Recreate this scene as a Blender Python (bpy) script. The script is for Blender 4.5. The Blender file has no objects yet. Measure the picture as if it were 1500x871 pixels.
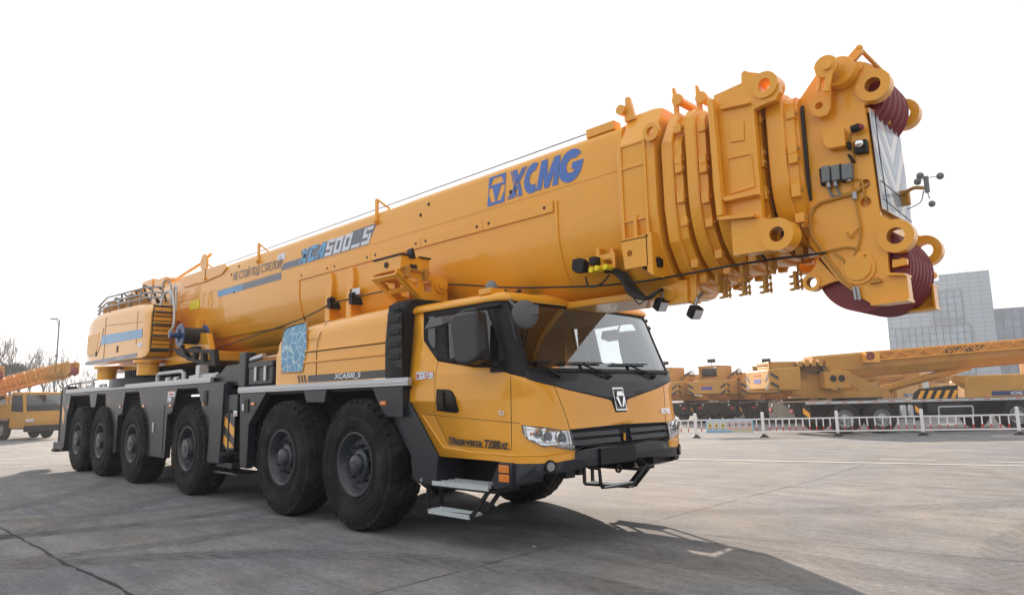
import bpy, bmesh, math, random
import numpy as np
from mathutils import Vector, Matrix
from mathutils.geometry import tessellate_polygon
R = math.radians
scene = bpy.context.scene
COL = scene.collection
random.seed(7)

# ---------------------------------------------------------------- camera
CAMLOC = np.array([5.91839, -5.93639, 1.46434])
F_PX, PITCH, ROLL, YAW = 998.81, R(8.287), R(-1.325), R(44.216)
fw = np.array([-math.sin(YAW)*math.cos(PITCH), math.cos(YAW)*math.cos(PITCH), math.sin(PITCH)])
_r = np.array([math.cos(YAW), math.sin(YAW), 0.0]); _u = np.cross(_r, fw)
RT = math.cos(ROLL)*_r + math.sin(ROLL)*_u
UP = -math.sin(ROLL)*_r + math.cos(ROLL)*_u
cd = bpy.data.cameras.new('camera'); cam = bpy.data.objects.new('camera', cd); COL.objects.link(cam)
cam.matrix_world = Matrix(((RT[0], UP[0], -fw[0], CAMLOC[0]), (RT[1], UP[1], -fw[1], CAMLOC[1]),
                           (RT[2], UP[2], -fw[2], CAMLOC[2]), (0, 0, 0, 1)))
cd.sensor_width = 36; cd.lens = 36*F_PX/1500; cd.clip_end = 6000; cd.clip_start = .05
scene.camera = cam

# ---------------------------------------------------------------- light
SUN_EL, SUN_VEC = R(19), Vector((-2.35, 1.62, 0)).normalized()      # towards the sun (horizontal part)
to_sun = Vector((SUN_VEC.x*math.cos(SUN_EL), SUN_VEC.y*math.cos(SUN_EL), math.sin(SUN_EL)))
sd = bpy.data.lights.new('sun', 'SUN'); sun = bpy.data.objects.new('sun', sd); COL.objects.link(sun)
sun.rotation_euler = to_sun.to_track_quat('Z', 'Y').to_euler()
sd.energy = 3.0; sd.angle = R(0.6); sd.color = (1, .83, .68)
world = bpy.data.worlds.new('World'); scene.world = world; world.use_nodes = True
wn = world.node_tree; wn.nodes.clear()
wo = wn.nodes.new('ShaderNodeOutputWorld'); bg = wn.nodes.new('ShaderNodeBackground')
sky = wn.nodes.new('ShaderNodeTexSky'); sky.sky_type = 'NISHITA'; sky.sun_disc = False
sky.sun_elevation = SUN_EL; sky.sun_rotation = math.atan2(SUN_VEC.x, SUN_VEC.y)
sky.air_density = 1.0; sky.dust_density = 2.2; sky.ozone_density = 2.0; sky.altitude = 0
hs = wn.nodes.new('ShaderNodeHueSaturation'); hs.inputs['Saturation'].default_value = .25; hs.inputs['Value'].default_value = 2.2
cap = wn.nodes.new('ShaderNodeMix'); cap.data_type = 'RGBA'; cap.blend_type = 'DARKEN'; cap.inputs[0].default_value = 1      # thick white haze evens the sky out
HZ = .93/(.10*2**1.74); cap.inputs[7].default_value = (HZ*.985, HZ*.985, HZ*.99, 1)
wn.links.new(sky.outputs[0], hs.inputs['Color']); wn.links.new(hs.outputs[0], cap.inputs[6])
wn.links.new(cap.outputs[2], bg.inputs[0]); bg.inputs[1].default_value = .10
wn.links.new(bg.outputs[0], wo.inputs[0])
vs = scene.view_settings
vs.view_transform = 'Standard'; vs.look = 'None'; vs.gamma = 1; vs.use_curve_mapping = False; vs.exposure = 1.94

# ---------------------------------------------------------------- measuring on the real planes
def at(px, py, ax, v):
    d = fw + RT*(px-750)/F_PX - UP*(py-435.5)/F_PX
    k = 'xyz'.index(ax); t = (v-CAMLOC[k])/d[k]
    return CAMLOC + t*d
def S(y, pts):                     # photo measurements on the vertical plane y -> (x, z)
    return [(at(a, b, 'y', y)[0], at(a, b, 'y', y)[2]) for a, b in pts]
def dep(x, y): return (x-CAMLOC[0])*-.6973+(y-CAMLOC[1])*.7168
def gz(x, y):                      # the yard falls away gently for drainage
    t = min(1, max(0, (dep(x, y)-16.8)/10.0)); return -.24*(t*t*(3-2*t)*.4+.6*t)
def G(px, py):                     # measured point on the yard
    z = 0
    for _ in range(12):
        p = at(px, py, 'z', z); z = .5*z+.5*gz(p[0], p[1])
    return Vector((p[0], p[1], gz(p[0], p[1])))
def V3(px, d, z):                  # point at horizontal depth d under photo column px
    h = np.array([-.6973, .7168]); q = np.array([RT[0], RT[1]]); q = q/np.linalg.norm(q)
    k = (px-750)/F_PX*1.012
    return Vector((CAMLOC[0]+d*h[0]+d*k*q[0], CAMLOC[1]+d*h[1]+d*k*q[1], z))

# ---------------------------------------------------------------- materials
MATS = {}
def mat(name, col, rough=.5, metal=0, coat=0, noise=0, nscale=8, bump=0, bscale=60, emis=None, spec=None, dust=0, crough=.04):
    m = bpy.data.materials.new(name); m.use_nodes = True; nt = m.node_tree
    b = nt.nodes['Principled BSDF']; b.inputs['Base Color'].default_value = (*col, 1)
    b.inputs['Roughness'].default_value = rough; b.inputs['Metallic'].default_value = metal
    b.inputs['Coat Weight'].default_value = coat; b.inputs['Coat Roughness'].default_value = crough
    if spec is not None: b.inputs['Specular IOR Level'].default_value = spec
    tc = nt.nodes.new('ShaderNodeTexCoord')
    if noise or dust:
        n = nt.nodes.new('ShaderNodeTexNoise'); n.inputs['Scale'].default_value = nscale; n.inputs['Detail'].default_value = 6
        n.inputs['Roughness'].default_value = .65
        nt.links.new(tc.outputs['Object'], n.inputs['Vector'])
        mr = nt.nodes.new('ShaderNodeMapRange'); mr.inputs[1].default_value = .3; mr.inputs[2].default_value = .7
        mr.inputs[3].default_value = 1-noise; mr.inputs[4].default_value = 1+noise
        nt.links.new(n.outputs[0], mr.inputs[0])
        mx = nt.nodes.new('ShaderNodeVectorMath'); mx.operation = 'SCALE'; mx.inputs[0].default_value = col
        nt.links.new(mr.outputs[0], mx.inputs['Scale'])
        out = mx.outputs[0]
        if dust:
            n2 = nt.nodes.new('ShaderNodeTexNoise'); n2.inputs['Scale'].default_value = nscale*.35; n2.inputs['Detail'].default_value = 8
            nt.links.new(tc.outputs['Object'], n2.inputs['Vector'])
            m2 = nt.nodes.new('ShaderNodeMapRange'); m2.inputs[1].default_value = .45; m2.inputs[2].default_value = .75
            m2.inputs[3].default_value = 0; m2.inputs[4].default_value = dust
            nt.links.new(n2.outputs[0], m2.inputs[0])
            mc = nt.nodes.new('ShaderNodeMix'); mc.data_type = 'RGBA'; mc.inputs[7].default_value = (.30, .27, .23, 1)
            nt.links.new(m2.outputs[0], mc.inputs[0]); nt.links.new(out, mc.inputs[6]); out = mc.outputs[2]
        nt.links.new(out, b.inputs['Base Color'])
        r2 = nt.nodes.new('ShaderNodeMapRange'); r2.inputs[3].default_value = max(.02, rough-.08); r2.inputs[4].default_value = min(1, rough+.12)
        nt.links.new(n.outputs[0], r2.inputs[0]); nt.links.new(r2.outputs[0], b.inputs['Roughness'])
    if bump:
        nb = nt.nodes.new('ShaderNodeTexNoise'); nb.inputs['Scale'].default_value = bscale; nb.inputs['Detail'].default_value = 3
        nt.links.new(tc.outputs['Object'], nb.inputs['Vector'])
        bp = nt.nodes.new('ShaderNodeBump'); bp.inputs['Strength'].default_value = bump; bp.inputs['Distance'].default_value = .01
        nt.links.new(nb.outputs[0], bp.inputs['Height']); nt.links.new(bp.outputs[0], b.inputs['Normal'])
    if emis:
        b.inputs['Emission Color'].default_value = (*col, 1); b.inputs['Emission Strength'].default_value = emis
    MATS[name] = m; return m
YEL = mat('yellow_paint', (.84, .375, .022), .34, coat=.6, noise=.03, nscale=3, bump=.02, bscale=5, crough=.03, spec=.35)
YELD = mat('yellow_paint_worn', (.50, .25, .045), .5, noise=.14, nscale=1.5, dust=.2, spec=.3)
DGR = mat('charcoal_paint', (.018, .021, .030), .40, coat=.15, noise=.10, nscale=4, dust=.03, spec=.35)
BLK = mat('black_plastic', (.009, .009, .011), .55, noise=.1, bump=.08, bscale=300, spec=.35)
MBLK = mat('black_mirror_shell', (.022, .022, .024), .42, bump=.05, bscale=200)
GPLA = mat('grey_plastic', (.09, .09, .09), .5)
RUB = mat('tyre_rubber', (.010, .0092, .009), .85, noise=.18, nscale=9, dust=.10, bump=.1, bscale=120, spec=.3)
RIMM = mat('rim_grey', (.024, .030, .040), .4, coat=.2, noise=.1, dust=.06)
ALU = mat('aluminium', (.50, .52, .55), .38, metal=.85, noise=.06, nscale=10)
GALV = mat('galvanised_tread', (.6, .66, .68), .4, metal=.5, noise=.1, nscale=30)
CHR = mat('chrome', (.8, .8, .82), .12, metal=1)
WHT = mat('white_paint', (.78, .79, .82), .45, noise=.05)
SEAL = mat('seam_dark', (.02, .013, .006), .6)
DIN = mat('interior_dark', (.035, .033, .033), .7)
DING = mat('interior_sky_tint', (.34, .40, .46), .65)  # cab trim grey, made paler and bluer to carry the sky's reflection
RED = mat('sheave_red', (.20, .010, .020), .4, coat=.2, noise=.1)
BLU = mat('decal_blue', (.035, .14, .50), .35, coat=.4)
CYN = mat('decal_cyan', (.06, .36, .68), .35, coat=.4)
SKB = mat('stripe_blue', (.015, .24, .52), .35, coat=.4)
SLT = mat('decal_slate', (.11, .13, .19), .4, coat=.3)
DWH = mat('decal_white', (.72, .76, .84), .4)
DBK = mat('decal_black', (.012, .012, .013), .4, coat=.4)
LYE = mat('label_yellow', (.85, .70, .0), .4)
REDP = mat('red_marking', (.5, .03, .03), .4)
AMB = mat('amber_lens', (.75, .22, .02), .2, coat=.8)
REEL = mat('reel_blue', (.012, .045, .17), .4, coat=.2)
CAB_ = mat('cable_black', (.015, .015, .015), .5)
JBOX = mat('junction_grey', (.17, .19, .20), .55, noise=.1)
CHEV = mat('panel_grey', (.30, .36, .46), .4, metal=.0, coat=.5)
CHEW = mat('panel_white', (.62, .61, .62), .35, coat=.5)
STEEL = mat('steel_dull', (.35, .36, .38), .35, metal=.8)
HUNI = mat('window_tint', (.02, .025, .03), .08, coat=1)
LENS = mat('lamp_silver', (.75, .77, .8), .15, metal=.9)
LWH = mat('lamp_white', (.8, .8, .82), .3)
DGRN = mat('leaf_dark', (.03, .042, .022), .7, noise=.4, nscale=2)
BARK = mat('bark', (.10, .075, .06), .9, noise=.2)
def glass(name, tint, k=1.0):
    m = bpy.data.materials.new(name); m.use_nodes = True; nt = m.node_tree; nt.nodes.clear()
    o = nt.nodes.new('ShaderNodeOutputMaterial'); mx = nt.nodes.new('ShaderNodeMixShader')
    t = nt.nodes.new('ShaderNodeBsdfTransparent'); t.inputs[0].default_value = (*tint, 1)
    g = nt.nodes.new('ShaderNodeBsdfGlossy'); g.inputs['Roughness'].default_value = .01; g.inputs[0].default_value = (.93, .97, 1, 1)
    f = nt.nodes.new('ShaderNodeFresnel'); f.inputs[0].default_value = 1.52
    mu = nt.nodes.new('ShaderNodeMath'); mu.operation = 'MULTIPLY'; mu.inputs[1].default_value = k; mu.use_clamp = True
    nt.links.new(f.outputs[0], mu.inputs[0]); nt.links.new(mu.outputs[0], mx.inputs[0])
    nt.links.new(t.outputs[0], mx.inputs[1]); nt.links.new(g.outputs[0], mx.inputs[2]); nt.links.new(mx.outputs[0], o.inputs[0])
    return m
GLS = glass('windscreen_glass', (.86, .93, .96), 3.4)
GLC = glass('clear_lens', (.95, .96, .97), 1.0)
GLSD = glass('side_glass', (.82, .87, .87), 1.6)

# ---------------------------------------------------------------- mesh helpers
def fill(loops):
    """triangles of a flat polygon with holes"""
    flat = [p for l in loops for p in l]
    def area(l): return sum(l[i-1][0]*l[i][1]-l[i][0]*l[i-1][1] for i in range(len(l)))/2
    want = abs(area(loops[0]))-sum(abs(area(l)) for l in loops[1:])
    def tot(ts): return sum(abs((flat[b][0]-flat[a][0])*(flat[c][1]-flat[a][1])-(flat[c][0]-flat[a][0])*(flat[b][1]-flat[a][1]))/2 for a, b, c in ts)
    t1 = [tuple(t) for t in tessellate_polygon([[Vector((p[0], p[1], 0)) for p in l] for l in loops])]
    if abs(tot(t1)-want) < 1e-3*want: return t1
    bm = bmesh.new(); vs = [bm.verts.new((p[0], p[1], 0)) for p in flat]; o = 0; es = []
    for l in loops:
        es += [bm.edges.new((vs[o+i], vs[o+(i+1) % len(l)])) for i in range(len(l))]; o += len(l)
    bmesh.ops.triangle_fill(bm, edges=es, use_beauty=True, use_dissolve=False, normal=(0, 0, 1)); bm.verts.index_update()
    t2 = [tuple(v.index for v in f.verts) for f in bm.faces]; bm.free()
    return t2 if t2 and abs(tot(t2)-want) < abs(tot(t1)-want) else t1
class MB:
    def __init__(s): s.v = []; s.f = []; s.mi = []; s.cur = 0; s.holed = False
    def add(s, vs, fs):
        o = len(s.v); s.v += [tuple(map(float, p)) for p in vs]
        s.f += [tuple(i+o for i in f) for f in fs]; s.mi += [s.cur]*len(fs); return s
    def box(s, x0, x1, y0, y1, z0, z1):
        return s.add([(x0,y0,z0),(x1,y0,z0),(x1,y1,z0),(x0,y1,z0),(x0,y0,z1),(x1,y0,z1),(x1,y1,z1),(x0,y1,z1)],
                     [(3,2,1,0),(4,5,6,7),(0,1,5,4),(1,2,6,5),(2,3,7,6),(3,0,4,7)])
    def obox(s, c, ex, ey, ez):      # oriented box from centre and half vectors
        c, ex, ey, ez = map(Vector, (c, ex, ey, ez))
        return s.add([c+ex*a+ey*b+ez*d for d in (-1, 1) for a, b in ((-1,-1),(1,-1),(1,1),(-1,1))],
                     [(3,2,1,0),(4,5,6,7),(0,1,5,4),(1,2,6,5),(2,3,7,6),(3,0,4,7)])
    def bar(s, p, q, w, h):          # rectangular bar from p to q
        p, q = Vector(p), Vector(q); d = q-p
        side = d.cross(Vector((0, 0, 1)));
        if side.length < 1e-5: side = Vector((0, 1, 0))
        side.normalize(); up = side.cross(d).normalized()
        return s.obox((p+q)/2, d/2, side*w/2, up*h/2)
    def prism(s, poly, a, b, ax='y', holes=()):
        loops = [list(poly)]+[list(h) for h in holes]; s.holed = s.holed or bool(holes)
        def P(p, c): return (p[0], c, p[1]) if ax == 'y' else ((c, p[0], p[1]) if ax == 'x' else (p[0], p[1], c))
        flat = [p for l in loops for p in l]; n = len(flat)
        tris = fill(loops) if holes or n > 4 else None
        vs = [P(p, a) for p in flat]+[P(p, b) for p in flat]
        fs = []
        if tris: fs += [tuple(t) for t in tris]+[tuple(i+n for i in t) for t in tris]
        else: fs += [tuple(range(n)), tuple(range(n, 2*n))]
        o = 0
        for l in loops:
            m = len(l)
            fs += [(o+i, o+(i+1) % m, n+o+(i+1) % m, n+o+i) for i in range(m)]; o += m
        return s.add(vs, fs)
    def cyl(s, p, q, r, n=20, r2=None, caps=True):
        p, q = Vector(p), Vector(q); d = (q-p).normalized()
        a = d.orthogonal().normalized(); b = d.cross(a); r2 = r if r2 is None else r2
        vs = []
        for c, rr in ((p, r), (q, r2)):
            vs += [c+a*rr*math.cos(2*math.pi*i/n)+b*rr*math.sin(2*math.pi*i/n) for i in range(n)]
        fs = [(i, (i+1) % n, n+(i+1) % n, n+i) for i in range(n)]
        if caps: fs += [tuple(range(n)), tuple(range(n, 2*n))]
        return s.add(vs, fs)
    def tube(s, pts, r, n=8, smooth=False):
        pts = [Vector(p) for p in pts]
        if smooth and len(pts) > 2:
            out = []
            for i in range(len(pts)-1):
                p0 = pts[max(0, i-1)]; p1 = pts[i]; p2 = pts[i+1]; p3 = pts[min(len(pts)-1, i+2)]
                for k in range(6):
                    t = k/6; out.append(.5*((2*p1)+(p2-p0)*t+(2*p0-5*p1+4*p2-p3)*t*t+(3*p1-p0-3*p2+p3)*t**3))
            out.append(pts[-1]); pts = out
        prev = None; vs = []; m = len(pts)
        for i, p in enumerate(pts):
            d = (pts[min(i+1, m-1)]-pts[max(i-1, 0)]).normalized()
            if prev is None: a = d.orthogonal().normalized()
            else:
                a = prev-d*prev.dot(d); a = a.normalized() if a.length > 1e-6 else d.orthogonal().normalized()
            prev = a; b = d.cross(a)
            vs += [p+a*r*math.cos(2*math.pi*k/n)+b*r*math.sin(2*math.pi*k/n) for k in range(n)]
        fs = [(i*n+k, i*n+(k+1) % n, (i+1)*n+(k+1) % n, (i+1)*n+k) for i in range(m-1) for k in range(n)]
        fs += [tuple(range(n)), tuple(range((m-1)*n, m*n))]
        return s.add(vs, fs)
    def lathe(s, c, prof, n=48, ax='y', close=False):     # prof [(radius, offset along axis)]
        c = Vector(c); vs = []
        for r, o in prof:
            for k in range(n):
                a = 2*math.pi*k/n; ca, sa = r*math.cos(a), r*math.sin(a)
                vs.append(c+(Vector((ca, o, sa)) if ax == 'y' else (Vector((ca, sa, o)) if ax == 'z' else Vector((o, ca, sa)))))
        m = len(prof); fs = [(i*n+k, i*n+(k+1) % n, (i+1)*n+(k+1) % n, (i+1)*n+k) for i in range(m-1) for k in range(n)]
        if close: fs += [((m-1)*n+k, (m-1)*n+(k+1) % n, (k+1) % n, k) for k in range(n)]
        return s.add(vs, fs)
    def loft(s, rings, caps=True, closed=True):
        n = len(rings[0]); vs = [p for r in rings for p in r]; fs = []
        for i in range(len(rings)-1):
            for k in range(n if closed else n-1):
                fs.append((i*n+k, i*n+(k+1) % n, (i+1)*n+(k+1) % n, (i+1)*n+k))
        if caps: fs += [tuple(range(n)), tuple(range((len(rings)-1)*n, len(rings)*n))]
        return s.add(vs, fs)
    def ico(s, c, r, sc=(1, 1, 1), n=10):
        c = Vector(c); vs = []; fs = []
        for i in range(n+1):
            th = math.pi*i/n
            for k in range(2*n):
                ph = math.pi*k/n
                vs.append(c+Vector((r*sc[0]*math.sin(th)*math.cos(ph), r*sc[1]*math.sin(th)*math.sin(ph), r*sc[2]*math.cos(th))))
        for i in range(n):
            for k in range(2*n):
                fs.append((i*2*n+k, i*2*n+(k+1) % (2*n), (i+1)*2*n+(k+1) % (2*n), (i+1)*2*n+k))
        return s.add(vs, fs)
    def build(s, name, mats, parent=None, bevel=0, angle=32, loc=None, merge=True, solid=0, recalc=True):
        me = bpy.data.meshes.new(name); me.from_pydata(s.v, [], s.f)
        mats = mats if isinstance(mats, (list, tuple)) else [mats]
        for m in mats: me.materials.append(m)
        for p, i in zip(me.polygons, s.mi): p.material_index = i
        if recalc or merge:
            bm = bmesh.new(); bm.from_mesh(me)
            if merge: bmesh.ops.remove_doubles(bm, verts=bm.verts, dist=1e-5)
            if recalc: bmesh.ops.recalc_face_normals(bm, faces=bm.faces)
            bm.to_mesh(me); bm.free()
        me.shade_smooth(); me.set_sharp_from_angle(angle=R(angle))
        o = bpy.data.objects.new(name, me); COL.objects.link(o)
        if parent is not None: o.parent = parent
        if loc is not None: o.location = loc
        if solid:
            md = o.modifiers.new('thickness', 'SOLIDIFY'); md.thickness = abs(solid); md.offset = -1 if solid > 0 else 1
        if bevel and not s.holed:
            md = o.modifiers.new('edges', 'BEVEL'); md.width = bevel; md.segments = 2; md.limit_method = 'ANGLE'; md.angle_limit = R(40)
        return o
def comps(mb):
    par = list(range(len(mb.v)))
    def fd(a):
        while par[a] != a: par[a] = par[par[a]]; a = par[a]
        return a
    for f in mb.f:
        for i in f[1:]: par[fd(i)] = fd(f[0])
    g = {}
    for f, m in zip(mb.f, mb.mi): g.setdefault(fd(f[0]), []).append((f, m))
    out = []
    for fs in g.values():
        ids = sorted({i for f, _ in fs for i in f}); ix = {a: b for b, a in enumerate(ids)}
        n = MB(); n.v = [mb.v[i] for i in ids]; n.f = [tuple(ix[i] for i in f) for f, _ in fs]; n.mi = [m for _, m in fs]; out.append(n)
    return out
def psplit(name, mb, mats, parent, **k):          # one object per separate piece
    return [c.build(name, mats, parent, **k) for c in comps(mb)]
def circ(cx, cz, r, n=24, a0=0, a1=360):
    full = abs(a1-a0) >= 360; k = n if full else n+1
    return [(cx+r*math.cos(R(a0+(a1-a0)*i/n)), cz+r*math.sin(R(a0+(a1-a0)*i/n))) for i in range(k)]
def thing(name, label, cat, group=None, loc=(0, 0, 0), rz=0):
    o = bpy.data.objects.new(name, None); COL.objects.link(o); o.location = loc; o.rotation_euler.z = rz
    o.empty_display_size = .2
    return tag(o, label, cat, group)
def tag(o, label=None, cat=None, group=None, kind=None):
    if label: o['label'] = label
    if cat: o['category'] = cat
    if group: o['group'] = group
    if kind: o['kind'] = kind
    return o
def copy_tree(o, parent=None, **kw):
    c = o.copy(); COL.objects.link(c)
    if parent is not None: c.parent = parent
    for ch in list(o.children): copy_tree(ch, c)
    return c
def glyphs(txt, size, shear=0, bold=0, sx=1.0, align='LEFT', gap=1.0):
    cu = bpy.data.curves.new('t', 'FONT'); cu.body = txt; cu.size = size; cu.shear = shear; cu.resolution_u = 4
    cu.align_x = align; cu.space_character = gap
    o = bpy.data.objects.new('t', cu); COL.objects.link(o)
    dg = bpy.context.evaluated_depsgraph_get(); me = bpy.data.meshes.new_from_object(o.evaluated_get(dg))
    vs = [(v.co.x*sx, v.co.y) for v in me.vertices]; fs = [tuple(p.vertices) for p in me.polygons]
    bpy.data.objects.remove(o); bpy.data.curves.remove(cu); bpy.data.meshes.remove(me)
    return vs, fs, bold
def put(mb, g, f):                  # place flat glyph geometry through a mapping f(u, v); heavier faces get shifted copies
    b = g[2]; sh = [(0, 0)] if not b else [(0, 0), (b, 0), (-b, 0), (0, b), (0, -b)]
    nrm = (Vector(f(.01, 0))-Vector(f(0, 0))).cross(Vector(f(0, .01))-Vector(f(0, 0))).normalized()
    for k, (dx, dy) in enumerate(sh): mb.add([Vector(f(u+dx, v+dy))+nrm*(.0004*k) for u, v in g[0]], g[1])
    return mb
def tess(loops):
    flat = [p for l in loops for p in l]
    return flat, fill(loops)
def dense(poly, step):
    out = []
    for i, p in enumerate(poly):
        q = poly[(i+1) % len(poly)]; n = max(1, int(math.hypot(q[0]-p[0], q[1]-p[1])/step))
        out += [(p[0]+(q[0]-p[0])*k/n, p[1]+(q[1]-p[1])*k/n) for k in range(n)]
    return out
def drape(mb, loops, fn, cu=(), cv=()):
    """flat polygon with holes, cut along grid lines and bent through fn(u, v)"""
    flat, fs = tess(loops)
    bm = bmesh.new(); vs = [bm.verts.new((p[0], p[1], 0)) for p in flat]
    for f in fs:
        try: bm.faces.new([vs[i] for i in f])
        except ValueError: pass
    for c in cu: bmesh.ops.bisect_plane(bm, geom=bm.verts[:]+bm.edges[:]+bm.faces[:], plane_co=(c, 0, 0), plane_no=(1, 0, 0), dist=1e-5)
    for c in cv: bmesh.ops.bisect_plane(bm, geom=bm.verts[:]+bm.edges[:]+bm.faces[:], plane_co=(0, c, 0), plane_no=(0, 1, 0), dist=1e-5)
    bm.verts.index_update()
    mb.add([fn(v.co.x, v.co.y) for v in bm.verts], [[v.index for v in f.verts] for f in bm.faces]); bm.free()
    return mb
# ================================================================ THE BIG CRANE
crane = thing('mobile_crane', 'huge yellow six-axle mobile crane with telescopic boom in front of everything', 'mobile crane')
def P(name, mb, m, parent=None, **kw): return mb.build(name, m, crane if parent is None else parent, **kw)

# ---------------------------------------------------------------- cab surface M(t, z)
ZL = [.74, .86, 1.02, 1.20, 1.45, 1.60, 1.70, 2.05, 2.41, 2.60]
XC = [1.73, 1.745, 1.735, 1.70, 1.665, 1.62, 1.55, 1.425, 1.30, 1.23]
YK_LO = [0, .45, .88, 1.13, 1.28, 1.35]; DX_LO = [0, -.004, -.02, -.075, -.17, -.33]
YK_17 = [0, .45, .90, 1.14, 1.265, 1.345]; DX_17 = [0, -.004, -.008, -.018, -.045, -.14]
YK_HI = [0, .45, .86, 1.10, 1.215, 1.275]; DX_HI = [0, -.004, -.015, -.035, -.07, -.19]
def _k(z):
    xc = float(np.interp(z, ZL, XC))
    if z <= 1.45: a = (YK_LO, DX_LO)
    elif z <= 1.70:
        w = (z-1.45)/.25; a = ([p*(1-w)+q*w for p, q in zip(YK_LO, YK_17)], [p*(1-w)+q*w for p, q in zip(DX_LO, DX_17)])
    else:
        w = min(1.3, (z-1.70)/.71); a = ([p*(1-w)+q*w for p, q in zip(YK_17, YK_HI)], [p*(1-w)+q*w for p, q in zip(DX_17, DX_HI)])
    ks = [(xc+d, y) for y, d in zip(*a)]
    ks.append((ks[-1][0]-.25, ks[-1][1])); ks.append((-.14, ks[-1][1]))
    return ks
def M(t, z, off=0.0):
    sg = 1 if t >= 0 else -1; a = min(7.0, abs(t)); ks = _k(z)
    def cr(a):
        i = min(6, int(a)); u = a-i
        if i >= 6: p, q = ks[6], ks[7]; return (p[0]+(q[0]-p[0])*u, p[1]+(q[1]-p[1])*u)
        p0 = ks[i-1] if i > 0 else (ks[1][0], -ks[1][1]); p1 = ks[i]; p2 = ks[i+1]
        p3 = ks[i+2] if i < 5 else (ks[6][0]-.25, ks[6][1])
        return tuple(.5*((2*b)+(c-a0)*u+(2*a0-5*b+4*c-d)*u*u+(b*3-a0-3*c+d)*u**3) for a0, b, c, d in zip(p0, p1, p2, p3))
    x, y = cr(a); v = Vector((x, -sg*y, z))
    if off:
        e = .03; b = cr(min(7, a+e)); c = cr(max(0, a-e)) if a > e else (cr(e)[0], -cr(e)[1])
        tx, ty = b[0]-c[0], b[1]-c[1]; n = Vector((ty, -sg*-tx*1, 0)); n = Vector((ty, sg*tx, 0))
        if n.length > 0: n.normalize()
        v += n*off
    return v
_T = np.linspace(-6.98, 7, 330); _Z = np.linspace(.7, 2.6, 110)
_PT = np.array([[M(t, z) for z in _Z] for t in _T])
def proj(p):
    d = np.asarray(p)-CAMLOC; k = d@fw
    return 750+F_PX*(d@RT)/k, 435.5-F_PX*(d@UP)/k, k
_D = _PT-CAMLOC; _K = _D@fw; _PX = 750+F_PX*(_D@RT)/_K; _PY = 435.5-F_PX*(_D@UP)/_K
def hit(px, py):                 # measured photo point -> (t, z) on the camera-facing cab surface
    e = (_PX-px)**2+(_PY-py)**2+np.where(_T[:, None] < -5.6, 1e6, 0)
    i, j = np.unravel_index(np.argmin(e), e.shape); t, z = _T[i], _Z[j]
    for _ in range(8):
        a = np.array(proj(M(t, z))[:2]); h = 1e-3
        J = np.array([(np.array(proj(M(t+h, z))[:2])-a)/h, (np.array(proj(M(t, z+h))[:2])-a)/h]).T
        try: d = np.linalg.solve(J, np.array([px, py])-a)
        except np.linalg.LinAlgError: break
        t += float(np.clip(d[0], -.3, .3)); z += float(np.clip(d[1], -.1, .1))
    return (float(np.clip(t, -7, 7)), float(z))
def H(pts): return [hit(a, b) for a, b in pts]
CU = [-6, -5.5, -5, -4.6, -4.3, -4, -3.7, -3.4, -3, -2.6, -2.3, -2, -1.5, -1, -.5, 0, .5, 1, 1.5, 2, 2.3, 2.6, 3, 3.4, 3.7, 4, 4.3, 4.6, 5, 5.5, 6]
CV = [.86, .94, 1.02, 1.11, 1.2, 1.33, 1.45, 1.52, 1.6, 1.65, 1.7, 1.9, 2.05, 2.2, 2.41]
def skin(name, loops, m, parent, off=0.0, solid=.02, mirror=False, **kw):
    mb = MB(); drape(mb, loops, lambda u, v: M(u, v, off), CU, CV)
    if mirror: drape(mb, [[(-u, v) for u, v in l] for l in loops], lambda u, v: M(u, v, off), CU, CV)
    return mb.build(name, m, parent, solid=solid, angle=35, **kw) if not solid else fixn(mb.build(name, m, parent, angle=35, **kw), solid)
def fixn(o, solid):              # orient outward (away from the cab's core), then thicken inward
    me = o.data; bm = bmesh.new(); bm.from_mesh(me)
    c = Vector((.4, 0, 1.6))
    for f in bm.faces:
        d = f.calc_center_median()-c; d = Vector((d.x*.9, d.y, 0))
        if f.normal.dot(d) < 0: f.normal_flip()
    bm.to_mesh(me); bm.free(); me.shade_smooth(); me.set_sharp_from_angle(angle=R(35))
    md = o.modifiers.new('thickness', 'SOLIDIFY'); md.thickness = solid; md.offset = -1
    return o
cab = P('cab', MB().box(-.12, 1.30, -1.2, 1.2, .86, .90), DIN)      # the cab floor carries the cab's pieces
# --- yellow shell, near half then mirrored
rear_up = H([(600.4, 457.5), (620.5, 456.9), (620.5, 498.3), (641.3, 528.9), (695, 538), (748, 548), (773, 554)])
rear_up[0] = (7.0, 2.41); rear_up[1] = (rear_up[1][0], 2.41)
tpq = rear_up[2][0]
wsb = H([(771.5, 550)]) [0]
front_up = [(t, 1.675) for t in (3.6, 2, 1, 0)]
low = H([(639.3, 667.5), (690, 672), (748.4, 677.9), (790, 678.5), (817, 676.7), (842.3, 671.5), (841.8, 660), (835.2, 629.5)])
fend = H([(599.8, 592)])
half = rear_up+front_up+[(0, 1.155)]+low[::-1]+[(6.985, fend[0][1])]
gtop = low[-1]
mb_full = half[:-len(low)-2]                      # points from the rear pillar to the centre line, top side
loop = rear_up+front_up[:-1]+[(0, 1.675)]+[(-t, z) for t, z in (rear_up+front_up[:-1])[::-1]]
loop += [(-7, fend[0][1])]+[(-t, z) for t, z in low]+[(-1, gtop[1]*.5+1.155*.5-.005), (0, 1.155), (1, gtop[1]*.5+1.155*.5-.005)]+low[::-1]+[(7, fend[0][1])]
shell = skin('cab_shell', [loop], YEL, cab, solid=.03)
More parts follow.
